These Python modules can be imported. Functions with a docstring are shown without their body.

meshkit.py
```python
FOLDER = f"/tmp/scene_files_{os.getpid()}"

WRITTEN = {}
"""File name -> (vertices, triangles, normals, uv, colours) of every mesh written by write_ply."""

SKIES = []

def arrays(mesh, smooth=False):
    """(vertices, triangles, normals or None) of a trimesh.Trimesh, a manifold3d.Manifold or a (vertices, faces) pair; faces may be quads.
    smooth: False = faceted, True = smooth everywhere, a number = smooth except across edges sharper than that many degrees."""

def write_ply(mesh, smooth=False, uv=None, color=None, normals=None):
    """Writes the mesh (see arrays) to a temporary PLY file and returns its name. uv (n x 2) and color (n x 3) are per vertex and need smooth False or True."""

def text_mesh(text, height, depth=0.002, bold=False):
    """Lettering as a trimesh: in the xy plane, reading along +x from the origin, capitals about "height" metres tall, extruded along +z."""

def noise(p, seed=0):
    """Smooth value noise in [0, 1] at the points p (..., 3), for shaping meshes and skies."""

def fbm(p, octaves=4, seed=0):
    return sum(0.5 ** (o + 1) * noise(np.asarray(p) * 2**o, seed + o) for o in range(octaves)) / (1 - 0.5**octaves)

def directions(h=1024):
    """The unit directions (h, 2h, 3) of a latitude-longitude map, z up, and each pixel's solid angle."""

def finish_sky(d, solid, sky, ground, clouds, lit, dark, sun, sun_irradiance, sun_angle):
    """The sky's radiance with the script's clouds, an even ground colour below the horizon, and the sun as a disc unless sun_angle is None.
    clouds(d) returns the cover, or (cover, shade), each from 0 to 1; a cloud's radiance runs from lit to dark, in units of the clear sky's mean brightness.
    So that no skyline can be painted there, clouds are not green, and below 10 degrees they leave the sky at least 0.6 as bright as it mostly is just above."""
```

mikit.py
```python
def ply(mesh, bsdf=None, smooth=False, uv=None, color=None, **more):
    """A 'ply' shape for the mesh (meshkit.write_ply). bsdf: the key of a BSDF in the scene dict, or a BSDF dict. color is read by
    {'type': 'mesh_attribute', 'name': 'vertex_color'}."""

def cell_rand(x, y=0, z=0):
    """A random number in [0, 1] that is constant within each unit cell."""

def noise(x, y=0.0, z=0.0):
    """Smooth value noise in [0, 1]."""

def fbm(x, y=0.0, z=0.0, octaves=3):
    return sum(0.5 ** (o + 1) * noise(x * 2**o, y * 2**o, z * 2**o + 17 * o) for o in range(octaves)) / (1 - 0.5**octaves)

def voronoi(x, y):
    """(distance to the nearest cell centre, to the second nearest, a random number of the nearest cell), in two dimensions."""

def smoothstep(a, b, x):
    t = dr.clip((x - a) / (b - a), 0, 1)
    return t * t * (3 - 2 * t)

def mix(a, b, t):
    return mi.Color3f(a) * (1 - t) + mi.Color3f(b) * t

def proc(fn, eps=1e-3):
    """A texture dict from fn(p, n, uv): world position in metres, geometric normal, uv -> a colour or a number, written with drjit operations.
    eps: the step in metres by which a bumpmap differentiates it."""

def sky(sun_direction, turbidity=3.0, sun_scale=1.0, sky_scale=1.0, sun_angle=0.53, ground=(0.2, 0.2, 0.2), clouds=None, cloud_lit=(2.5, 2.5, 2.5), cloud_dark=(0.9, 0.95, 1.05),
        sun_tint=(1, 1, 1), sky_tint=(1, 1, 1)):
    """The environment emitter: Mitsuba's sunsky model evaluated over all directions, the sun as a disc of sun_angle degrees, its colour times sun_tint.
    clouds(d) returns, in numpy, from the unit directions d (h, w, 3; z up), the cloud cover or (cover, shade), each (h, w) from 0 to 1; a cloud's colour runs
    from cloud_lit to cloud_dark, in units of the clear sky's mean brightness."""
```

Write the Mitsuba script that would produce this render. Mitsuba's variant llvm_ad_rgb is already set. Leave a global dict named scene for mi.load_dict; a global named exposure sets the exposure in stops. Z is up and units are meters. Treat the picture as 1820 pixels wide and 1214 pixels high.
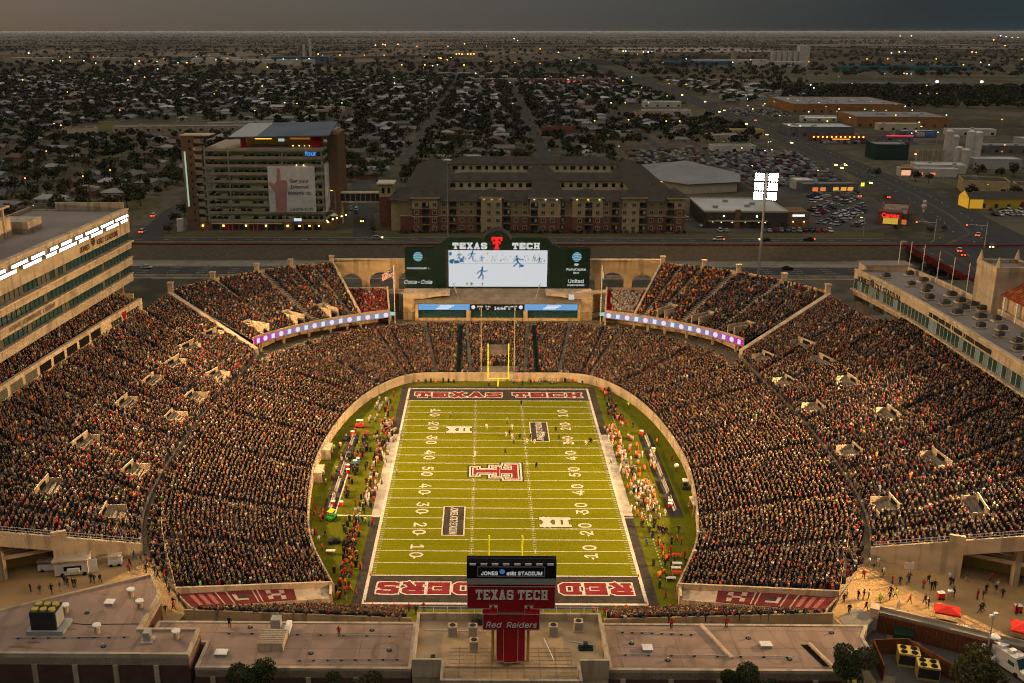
import math, random
import numpy as np, trimesh, drjit as dr, mitsuba as mi, mikit, meshkit
from mikit import noise, fbm, cell_rand, smoothstep, mix, proc
from scipy.interpolate import CubicSpline
from shapely.geometry import Polygon, box as sbox, LineString
from shapely.ops import unary_union
from shapely import affinity
T = mi.ScalarTransform4f
scene, labels = {}, {}
rng = np.random.default_rng(7); random.seed(7)
G = 8.5                      # grade outside the bowl; the playing field lies at 0

# ---------------------------------------------------------------- camera, sky, exposure
exposure = 0.0; PPS = -1; HAZE = 1.6e-5
CAM = np.array([-3.486, -209.583, 95.173]); YAW, PITCH = -0.0096, -0.2982
fwd = np.array([math.sin(YAW)*math.cos(PITCH), math.cos(YAW)*math.cos(PITCH), math.sin(PITCH)])
scene['camera'] = {'type': 'perspective', 'fov_axis': 'x', 'fov': math.degrees(2*math.atan(910/1794.565)), 'near_clip': 1.0, 'far_clip': 200000.0,
    'principal_point_offset_x': -63.16/1820*PPS, 'to_world': T().look_at(origin=CAM.tolist(), target=(CAM+fwd).tolist(), up=[0, 0, 1])}
def veil(d):                 # low cool cloud north and east; bright overhead cover added to light the city
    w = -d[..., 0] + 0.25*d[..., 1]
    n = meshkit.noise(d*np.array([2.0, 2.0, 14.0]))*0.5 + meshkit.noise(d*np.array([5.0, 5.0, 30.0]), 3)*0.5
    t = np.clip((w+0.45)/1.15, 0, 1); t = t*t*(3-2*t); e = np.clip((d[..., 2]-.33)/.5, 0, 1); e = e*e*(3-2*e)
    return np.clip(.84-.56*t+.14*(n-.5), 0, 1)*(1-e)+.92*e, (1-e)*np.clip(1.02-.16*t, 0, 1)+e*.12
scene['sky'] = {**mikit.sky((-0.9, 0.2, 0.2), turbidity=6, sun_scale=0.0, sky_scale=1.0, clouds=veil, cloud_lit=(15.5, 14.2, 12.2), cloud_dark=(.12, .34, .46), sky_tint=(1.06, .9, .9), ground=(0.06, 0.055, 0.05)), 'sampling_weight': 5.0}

# ---------------------------------------------------------------- helpers
class M:                      # collects pieces; mesh() gives (vertices, triangles)
    def __init__(s): s.v, s.f, s.c, s.n = [], [], [], 0
    def add(s, v, f, c=None):
        v = np.asarray(v, float).reshape(-1, 3); f = np.asarray(f, int)
        if f.shape[1] == 4: f = np.vstack([f[:, [0, 1, 2]], f[:, [0, 2, 3]]])
        s.v.append(v); s.f.append(f + s.n); s.n += len(v)
        s.c.append(np.broadcast_to(np.asarray((.5, .5, .5) if c is None else c, float), (len(v), 3)))
        return s
    def box(s, c, d, rz=0.0, col=None):
        h = np.array(d, float)/2
        v = np.array([[x, y, z] for x in (-1, 1) for y in (-1, 1) for z in (-1, 1)])*h
        if rz: k, q = math.cos(rz), math.sin(rz); v = np.stack([v[:, 0]*k - v[:, 1]*q, v[:, 0]*q + v[:, 1]*k, v[:, 2]], 1)
        return s.add(v + np.array(c, float), BOXF, col)
    def bx(s, x0, x1, y0, y1, z0, z1, col=None): return s.box(((x0+x1)/2, (y0+y1)/2, (z0+z1)/2), (x1-x0, y1-y0, z1-z0), 0, col)
    def quad(s, a, b, c, d, col=None): return s.add([a, b, c, d], [[0, 1, 2], [0, 2, 3]], col)
    def grid(s, P, col=None):
        n, m = P.shape[:2]; i, j = np.meshgrid(np.arange(n-1), np.arange(m-1), indexing='ij'); a = (i*m + j).ravel()
        return s.add(P.reshape(-1, 3), np.stack([a, a+1, a+m+1, a+m], 1), col)
    def tube(s, p, q, r, n=6, r2=None, col=None):
        p, q = np.array(p, float), np.array(q, float); t = (q-p)/np.linalg.norm(q-p)
        a = np.cross(t, [0, 0, 1.0] if abs(t[2]) < .9 else [1.0, 0, 0]); a /= np.linalg.norm(a); b = np.cross(t, a)
        g = np.arange(n)*2*math.pi/n; ring = np.cos(g)[:, None]*a + np.sin(g)[:, None]*b
        i = np.arange(n); k = (i+1) % n
        f = np.vstack([np.stack([i, k, k+n], 1), np.stack([i, k+n, i+n], 1), np.stack([k, i, i*0+2*n], 1), np.stack([i+n, k+n, i*0+2*n+1], 1)])
        return s.add(np.vstack([p + ring*r, q + ring*(r if r2 is None else r2), p, q]), f, col)
    def poly(s, pg, z0, z1, col=None):
        for g in getattr(pg, 'geoms', [pg]):
            if g.is_empty or g.geom_type != 'Polygon': continue
            t = trimesh.creation.extrude_polygon(g, z1-z0, engine='earcut'); s.add(t.vertices + [0, 0, z0], t.faces, col)
        return s
    def flat(s, pg, z, col=None):      # a horizontal sheet
        for g in getattr(pg, 'geoms', [pg]):
            if g.is_empty or g.geom_type != 'Polygon': continue
            v, f = trimesh.creation.triangulate_polygon(g, engine='earcut'); v = np.column_stack([v, np.full(len(v), z)])
            n = np.cross(v[f[:, 1]]-v[f[:, 0]], v[f[:, 2]]-v[f[:, 0]])[:, 2]; f = np.where((n < 0)[:, None], f[:, ::-1], f); s.add(v, f, col)
        return s
    def tm(s, t, mat=None, col=None):
        v = np.asarray(t.vertices, float)
        if mat is not None: v = v @ np.asarray(mat)[:3, :3].T + np.asarray(mat)[:3, 3]
        return s.add(v, t.faces, col)
    def hip(s, x0, x1, y0, y1, z0, z1, over=0.0, col=None):   # hipped roof with a ridge along the longer side
        x0, x1, y0, y1 = x0-over, x1+over, y0-over, y1+over; w, d = x1-x0, y1-y0; k = min(w, d)/2
        a, b = ((x0+k, (y0+y1)/2), (x1-k, (y0+y1)/2)) if w >= d else (((x0+x1)/2, y0+k), ((x0+x1)/2, y1-k))
        v = [(x0, y0, z0), (x1, y0, z0), (x1, y1, z0), (x0, y1, z0), (*a, z1), (*b, z1)]
        f = [(0, 1, 5), (0, 5, 4), (1, 2, 5), (2, 3, 4), (2, 4, 5), (3, 0, 4), (0, 3, 2), (0, 2, 1)] if w >= d else [(0, 1, 4), (1, 2, 5), (1, 5, 4), (2, 3, 5), (3, 0, 4), (3, 4, 5), (0, 3, 2), (0, 2, 1)]
        return s.add(v, f, col)
    def mesh(s): return np.vstack(s.v), np.vstack(s.f)
    def colors(s): return np.vstack(s.c)
    def xf(s, mat):
        mat = np.asarray(mat); s.v = [v @ mat[:3, :3].T + mat[:3, 3] for v in s.v]; return s
BOXF = np.array([[0, 1, 3], [0, 3, 2], [4, 6, 7], [4, 7, 5], [0, 4, 5], [0, 5, 1], [2, 3, 7], [2, 7, 6], [0, 2, 6], [0, 6, 4], [1, 5, 7], [1, 7, 3]])
_used = {}
def nm(base):
    k = _used.get(base, 0); _used[base] = k+1
    return base if k == 0 else f'{base}_{k:03d}'
def thing(base, label=None, cat=None, group=None, kind=None):
    key = nm(base); d = {}
    if label: d['label'] = label
    if cat: d['category'] = cat
    if group: d['group'] = group
    if kind: d['kind'] = kind
    labels[key] = d
    return key
def put(key, m, bsdf, smooth=False, **kw):
    scene[key] = mikit.ply(m.mesh() if isinstance(m, M) else m, bsdf, smooth, **kw); return key
def part(parent, base, m, bsdf, smooth=False, label=None, kind=None, **kw):
    key = nm(parent + '__' + base); put(key, m, bsdf, smooth, **kw)
    if label or kind: labels[key] = {k: v for k, v in (('label', label), ('kind', kind)) if v}
    return key
def one(base, m, bsdf, label, cat, group=None, kind=None, smooth=False, **kw):
    key = thing(base, label, cat, group, kind); put(key, m, bsdf, smooth, **kw); return key
def emit(r, g, b, s=1.0, w=0.02): return {'type': 'area', 'radiance': {'type': 'rgb', 'value': [r*s, g*s, b*s]}, 'sampling_weight': w}
def shapegroup(name, kids):    # kids: {part name: shape dict}; the first name is used alone when there is one
    scene[name] = {'type': 'shapegroup', **kids}; return name
def inst(base, group_id, x, y, z=G, rz=0.0, s=1.0, label=None, cat=None, group=None, kind=None):
    key = thing(base, label, cat, group, kind)
    sc = s if isinstance(s, (list, tuple)) else (s, s, s)
    scene[key] = {'type': 'instance', 'g': {'type': 'ref', 'id': group_id}, 'to_world': T().translate([x, y, z]).rotate([0, 0, 1], math.degrees(rz)).scale(list(sc))}
    return key
def RT(x, y, z, rz=0.0, rx=0.0, s=1.0): return np.array((T().translate([x, y, z]).rotate([0, 0, 1], math.degrees(rz)).rotate([1, 0, 0], math.degrees(rx)).scale(s)).matrix, float)

# ---------------------------------------------------------------- materials
def two(b): return {'type': 'twosided', 'b': b}
def mat(name, c, rough=0.8, metal=0.0, spec=0.3):
    col = {'type': 'rgb', 'value': list(c)} if not callable(c) else proc(c)
    scene[name] = two({'type': 'principled', 'base_color': col, 'roughness': rough, 'metallic': metal, 'specular': spec}); return name
def dif(name, c):
    scene[name] = two({'type': 'diffuse', 'reflectance': {'type': 'rgb', 'value': list(c)} if not callable(c) else proc(c)}); return name
def cast(a, b):              # cast concrete: run-off streaks down the face, dull panel joints
    def fn(p, n, uv):
        k = fbm(p.x*.25, p.y*.25, p.z*.6, 4); s = smoothstep(.52, .8, noise(p.x*1.1, p.y*1.1, p.z*.12)); h = p.x*.31+p.y*.27; j = smoothstep(.46, .5, dr.abs(h-dr.floor(h)-.5))
        return mix(mix(a, b, smoothstep(.3, .7, k)), mi.Color3f(b)*.52, s*.55 + j*.35)
    return fn
def worn(a, b, scale=0.25, streak=0.0):     # two tones mixed by dirt, with fine grain
    def fn(p, n, uv):
        k = fbm(p.x*scale, p.y*scale, p.z*scale*(1+streak), 4); g = noise(p.x*6, p.y*6, p.z*6)
        return mix(a, b, smoothstep(0.3, 0.72, k*0.85 + g*0.15))
    return fn
dif('vcol', (0.5, 0.5, 0.5)); scene['vcol'] = two({'type': 'diffuse', 'reflectance': {'type': 'mesh_attribute', 'name': 'vertex_color'}})
dif('tan', cast((0.52, 0.37, 0.20), (0.42, 0.29, 0.155)))
dif('tan_pale', cast((0.53, 0.41, 0.28), (0.43, 0.325, 0.215)))
dif('stone', cast((0.44, 0.36, 0.265), (0.35, 0.28, 0.20)))
dif('deck', worn((0.22, 0.18, 0.14), (0.15, 0.12, 0.09), 0.6))
dif('floor_tan', worn((0.40, 0.29, 0.17), (0.30, 0.21, 0.12), 0.35))
dif('white', worn((0.72, 0.70, 0.66), (0.60, 0.57, 0.52), 0.5))
dif('line_white', worn((0.58, 0.52, 0.44), (0.48, 0.43, 0.36), 1.5))
dif('strip_white', worn((.46, .40, .32), (.38, .33, .26), 1.0))
dif('field_black', worn((0.045, 0.038, 0.034), (0.065, 0.055, 0.045), 1.2))
dif('field_red', worn((0.22, 0.03, 0.035), (0.17, 0.025, 0.028), 1.2))
dif('black', (0.012, 0.012, 0.013)); dif('charcoal', (0.035, 0.036, 0.038)); dif('dark_green', (0.010, 0.022, 0.017))
dif('red', worn((0.33, 0.018, 0.022), (0.27, 0.014, 0.018), 0.6)); dif('canopy_red', (0.62, 0.045, 0.03))
mat('steel', (0.45, 0.45, 0.44), 0.45, 0.6); mat('grey_metal', (0.30, 0.30, 0.29), 0.6, 0.2)
mat('yellow', (0.80, 0.80, 0.02), 0.45)
mat('glass', (0.015, 0.05, 0.056), 0.08, 0.0, 0.6); mat('glass_far', (0.03, 0.035, 0.035), 0.15, 0.0, 0.5)
def turf_fn(p, n, uv):
    band = smoothstep(0.45, 0.55, dr.abs(dr.abs(p.y)*(1/9.144) - dr.floor(dr.abs(p.y)*(1/9.144)) - 0.5)*2)
    k = fbm(p.x*0.12, p.y*0.12, 0.0, 4); g = noise(p.x*3.1, p.y*3.1)
    return mix((0.124, 0.126, 0.004), (0.154, 0.153, 0.006), band*0.25 + k*0.5 + g*0.25)
def apron_fn(p, n, uv):
    k = fbm(p.x*0.1, p.y*0.1, 3.0, 4); g = noise(p.x*3.1, p.y*3.1)
    return mix((0.082, 0.092, 0.006), (0.124, 0.124, 0.011), k*0.7 + g*0.3)
dif('turf', turf_fn); dif('apron', apron_fn)

# ---------------------------------------------------------------- the stadium lighting: banks on the two roofs and the lit tower
WARM = np.array([1.0, 0.635, 0.285])
def spot(x, y, z, tx, ty, tz, power, cut=48, w=1.0):
    power *= 0.44
    key = f'lamp_{len([k for k in scene if k.startswith("lamp_")])}'
    scene[key] = {'type': 'spot', 'to_world': T().look_at(origin=[x, y, z], target=[tx, ty, tz], up=[0, 0, 1]), 'intensity': {'type': 'rgb', 'value': (WARM*power).tolist()}, 'cutoff_angle': cut, 'beam_width': cut*0.72, 'sampling_weight': w}
# ================================================================ THE BOWL
# rings of the bowl, south-west end to north centre; mirrored for the east
R0 = [(-30.2, -53.4), (-36.1, -39.1), (-39.4, -25.4), (-41.9, -4), (-41.6, 13.6), (-39.7, 29), (-36.5, 42), (-32.3, 51.6), (-24.5, 60.5), (-12, 62), (0, 62)]
R1 = [(-53.4, -66), (-61.2, -47.5), (-65.7, -30), (-67.5, -5), (-67.3, 15), (-66, 33), (-62.6, 49), (-54.2, 63.8), (-34.6, 83.6), (-15, 89.2), (0, 90)]
R2 = [(-62.7, -53.7), (-65.9, -44.4), (-68.6, -28.8), (-69.6, -5), (-69.2, 15), (-67.9, 33), (-67.0, 57.0)]
R3 = [(-97.5, -72), (-100.4, -48), (-100.9, -25), (-99.7, -3), (-98.2, 18), (-96.2, 43), (-93.4, 67.5)]
D0 = [(-68.6, 59.8), (-62.4, 68.6), (-54, 76.8), (-47, 81.9), (-41.6, 84.9), (-33, 89)]
D1 = [(-93.2, 68.0), (-84, 82.3), (-73.4, 93.4), (-64.2, 99.7), (-52.3, 104.7)]
ZW, ZR, ZD0, ZD1 = 2.2, 23.4, 13.0, 24.4
def ring(pts, mirror=False):
    p = np.array(pts, float)
    if mirror: p = np.vstack([p, (p[:-1]*[-1, 1])[::-1]])
    return CubicSpline(np.arange(len(p)), p, axis=0), len(p)-1
r0, NL = ring(R0, True); r1, _ = ring(R1, True); r2, NU = ring(R2); r3, _ = ring(R3); d1, ND = ring(D1); d0, _ = ring(D0[:5])
def loft(a, b, u, v): return a(u)*(1-np.asarray(v)[..., None]) + b(u)*np.asarray(v)[..., None]
def flipx(P, s): return P*np.array([s, 1.0, 1.0]) if s < 0 else P
def terrace(a, b, u, rows, za, zb, lip=0.0, s=1):
    """the stepped concrete of a stand, rows along the ring parameters u"""
    prof = []
    for i in range(rows):
        z = za + (zb-za)*i/(rows-1); prof += [(i/rows, z - (zb-za)/(rows-1) if i else z-lip), (i/rows, z), ((i+1)/rows, z)]
    P = np.zeros((len(prof), len(u), 3))
    for k, (v, z) in enumerate(prof): P[k, :, :2] = loft(a, b, u, np.full(len(u), v)); P[k, :, 2] = z
    return flipx(P, s)
def wall_along(c, u, z0, z1, t, s=1, off=0.0):
    """a wall of thickness t standing on a curve, z0/z1 numbers or arrays"""
    p = c(u); d = np.gradient(p, axis=0); d /= np.linalg.norm(d, axis=1, keepdims=True); n = np.stack([d[:, 1], -d[:, 0]], 1)
    a, b = p + n*off, p + n*(off+t)
    z0, z1 = np.broadcast_to(z0, len(u)), np.broadcast_to(z1, len(u))
    P = np.stack([np.column_stack([a, z0]), np.column_stack([a, z1]), np.column_stack([b, z1]), np.column_stack([b, z0])], 0)
    m = M().grid(flipx(P, s))
    for k in (0, -1): m.quad(*flipx(P[:, k], s))
    return m
def bar(p, q, za0, za1, zb0, zb1, t):
    """a straight wall from p to q whose foot and top may slope"""
    p, q = np.array(p, float), np.array(q, float); d = (q-p)/np.linalg.norm(q-p); n = np.array([-d[1], d[0]])*t/2
    v = [(*(p+n), za0), (*(p+n), za1), (*(p-n), za0), (*(p-n), za1), (*(q+n), zb0), (*(q+n), zb1), (*(q-n), zb0), (*(q-n), zb1)]
    return np.array(v), BOXF
def linfn(p, q): p, q = np.array(p, float), np.array(q, float); return lambda u: p + (q-p)*np.asarray(u)[..., None]

dif('banner_print', (.28, .10, .085)); dif('banner_red', worn((.135, .028, .028), (.10, .022, .022), .6)); dif('banner_line', (.34, .25, .20))
spec = []                    # crowd: seats (x, y, z, facing, kind)
vom = []                     # holes in the seating: (x, y, half length, half depth, facing)
def seat_rows(a, b, u0, u1, rows, za, zb, kind, s=1, aisles=(), pitch=0.47, fill=0.95, gaps=None, v0=0, v1=1):
    for i in range(rows):
        v = (i+0.5)/rows
        if v < v0 or v > v1: continue
        uu = np.linspace(u0, u1, 240); p = loft(a, b, uu, np.full(240, v)); L = np.r_[0, np.cumsum(np.linalg.norm(np.diff(p, axis=0), axis=1))]
        n = int(L[-1]/pitch); l = (np.arange(n)+rng.random())*pitch + rng.uniform(-.18, .18, n); us = np.interp(l, L, uu); q = loft(a, b, us, np.full(n, v))
        inw = a(us)-b(us); ang = np.arctan2(inw[:, 1], inw[:, 0])
        keep = rng.random(n) < (fill if gaps is None else gaps(us, v))
        for k in aisles: keep &= np.abs(l - np.interp(k, uu, L)) > 0.62
        q = q + np.stack([np.cos(ang), np.sin(ang)], 1)*rng.uniform(-.24, .24, n)[:, None]
        if s < 0: q = q*[-1, 1]; ang = math.pi - ang
        for (vx, vy, hl, hd, va) in vom:
            dx, dy = q[:, 0]-vx, q[:, 1]-vy; keep &= ~((np.abs(dx*math.cos(va)+dy*math.sin(va)) < hd+.3) & (np.abs(-dx*math.sin(va)+dy*math.cos(va)) < hl+.3))
        z = za + (zb-za)*i/(rows-1)
        spec.append(np.column_stack([q, np.full(n, z), ang, np.full(n, kind)])[keep])

# --- lower bowl
ROWS = 31
ul = np.linspace(0, NL, 260)
lb = thing('lower_stand', 'horseshoe of lower seating packed with people around the green field', 'grandstand')
part(lb, 'terrace', M().grid(terrace(r0, r1, ul, ROWS, ZW-0.5, G-0.1)), 'deck')
part(lb, 'front_wall', wall_along(r0, ul, 0.0, ZW+0.35, 0.35), 'tan_pale')
part(lb, 'top_rail', wall_along(r1, ul, G-0.4, G+0.35, 0.12), 'tan')
for s in (1, -1):
    a, b = np.array(R0[0])*[s, 1], np.array(R1[0])*[s, 1]
    part(lb, 'end_wall', M().add(*bar(a, b, 0, ZW+1.0, G-2, G+0.9, 0.4)), 'tan_pale')
au = [0.9, 2.0, 3.0, 4.0, 5.0, 6.0, 7.0, 7.9, 8.6, 9.35]; AIS = au + [NL-k for k in au]
st = M()
for k in AIS:
    for i in range(ROWS):
        v = (i+.5)/ROWS; p = loft(r0, r1, np.array([k]), np.array([v]))[0]; q = r1(k)-r0(k); st.box((*p, ZW-.5+(G-.1-ZW+.5)*i/(ROWS-1)+.1), (0.42, 1.0, .2), math.atan2(q[1], q[0]))
part(lb, 'aisle_steps', st, 'stone', kind='stuff')

# --- upper side stands
UROWS = 40
side_name = {1: 'west', -1: 'east'}
VOM = {1: [(4.9, .12), (5.15, .47), (4.6, .44), (4.05, .12), (3.95, .45), (3.35, .13), (3.2, .46), (2.2, .47), (2.1, .13), (1.15, .47), (1.0, .14), (5.75, .42)], -1: [(5.6, .13), (5.35, .46), (4.75, .10), (4.75, .45), (4.0, .45), (3.75, .11), (2.95, .46), (2.6, .10), (1.9, .46), (1.4, .10), (0.8, .47)]}
for s in (1, -1):
    uu = np.linspace(0, NU, 110)
    up = thing('upper_stand', 'steep %s side stand full of people under the %s' % (('west', 'tall glazed press building') if s > 0 else ('east', 'long flat roofed suite building')), 'grandstand')
    part(up, 'terrace', M().grid(terrace(r2, r3, uu, UROWS, G+1.3, ZR-.6, 1.3, s)), 'deck')
    part(up, 'front_wall', wall_along(r2, uu, G, G+1.1, 0.10, s), 'deck')
    part(up, 'rim_wall', wall_along(r3, uu, G, ZR+.3, 0.35, s), 'tan')
    for k, (za, zb) in ((0, (G+2.1, ZR+.8)), (NU, (G+2.2, ZR+.9))):
        a, b = r2(k)*[s, 1], r3(k)*[s, 1]
        if k: part(up, 'end_wall', M().add(*bar(a, b, G, za+.3, G, zb+.3, 1.5)), 'tan_pale')
        else:
            c = a+(b-a)*.36; zc = za+(zb-za)*.36; part(up, 'end_wall', M().add(*bar(a, c, G, za, G, zc, 0.5)), 'tan_pale'); part(up, 'end_beam', M().add(*bar(c, b, zc-2.6, zc, zb-2.6, zb, 0.5)), 'tan_pale'); part(up, 'portal', M().add(*bar(a+(b-a)*.30, c, zc-.9, zc+.5, zc, zc+.6, .6)), 'tan_pale')
    for (u, v) in VOM[s]:
        p = loft(r2, r3, np.array([u]), np.array([v]))[0]; q = r2(u)-r3(u); ang = math.atan2(q[1], q[0])
        if s < 0: p = p*[-1, 1]; ang = math.pi-ang
        z = G+1.3 + (ZR-1.9-G)*v; X = RT(p[0], p[1], z, ang); front = v < .2
        hl, hd = (2.7, 1.8) if front else (3.5, 1.3); vom.append((p[0], p[1], hl, hd, ang))
        m = M().bx(-hd, -hd+.22, -hl, hl, -1.5, 1.6).bx(-hd+.22, hd, -hl, -hl+.22, -1.5, .75).bx(-hd+.22, hd, hl-.22, hl, -1.5, .75)
        vk = part(up, 'vomitory', m.xf(X), 'tan_pale')
        m = M().bx(-hd+.3, hd, -hl+.3, hl-.3, -.9, -.55); part(vk, 'floor', m.xf(X), 'deck')
        m = M().bx(-hd+.3, -hd+.36, -1.3, 1.3, -.55, 1.2); part(vk, 'opening', m.xf(X), 'black')  # solid black panel, the dark of the doorway put into its colour
        m = M()
        for y in (-hl+.15, hl-.15): m.tube((-hd, y, 1.5), (hd, y, 1.3), .04, 4); [m.tube((x, y, .7), (x, y, 1.4), .03, 4) for x in (-hd+.2, 0, hd-.1)]
        part(vk, 'handrail', m.xf(X), 'charcoal')
    seat_rows(r2, r3, 0.02, NU-.03, UROWS, G+1.3, ZR-.6, 1 if s > 0 else 2, s, aisles=[.55, 1.1, 1.7, 2.3, 2.9, 3.5, 4.1, 4.7, 5.3], fill=.94)
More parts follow.
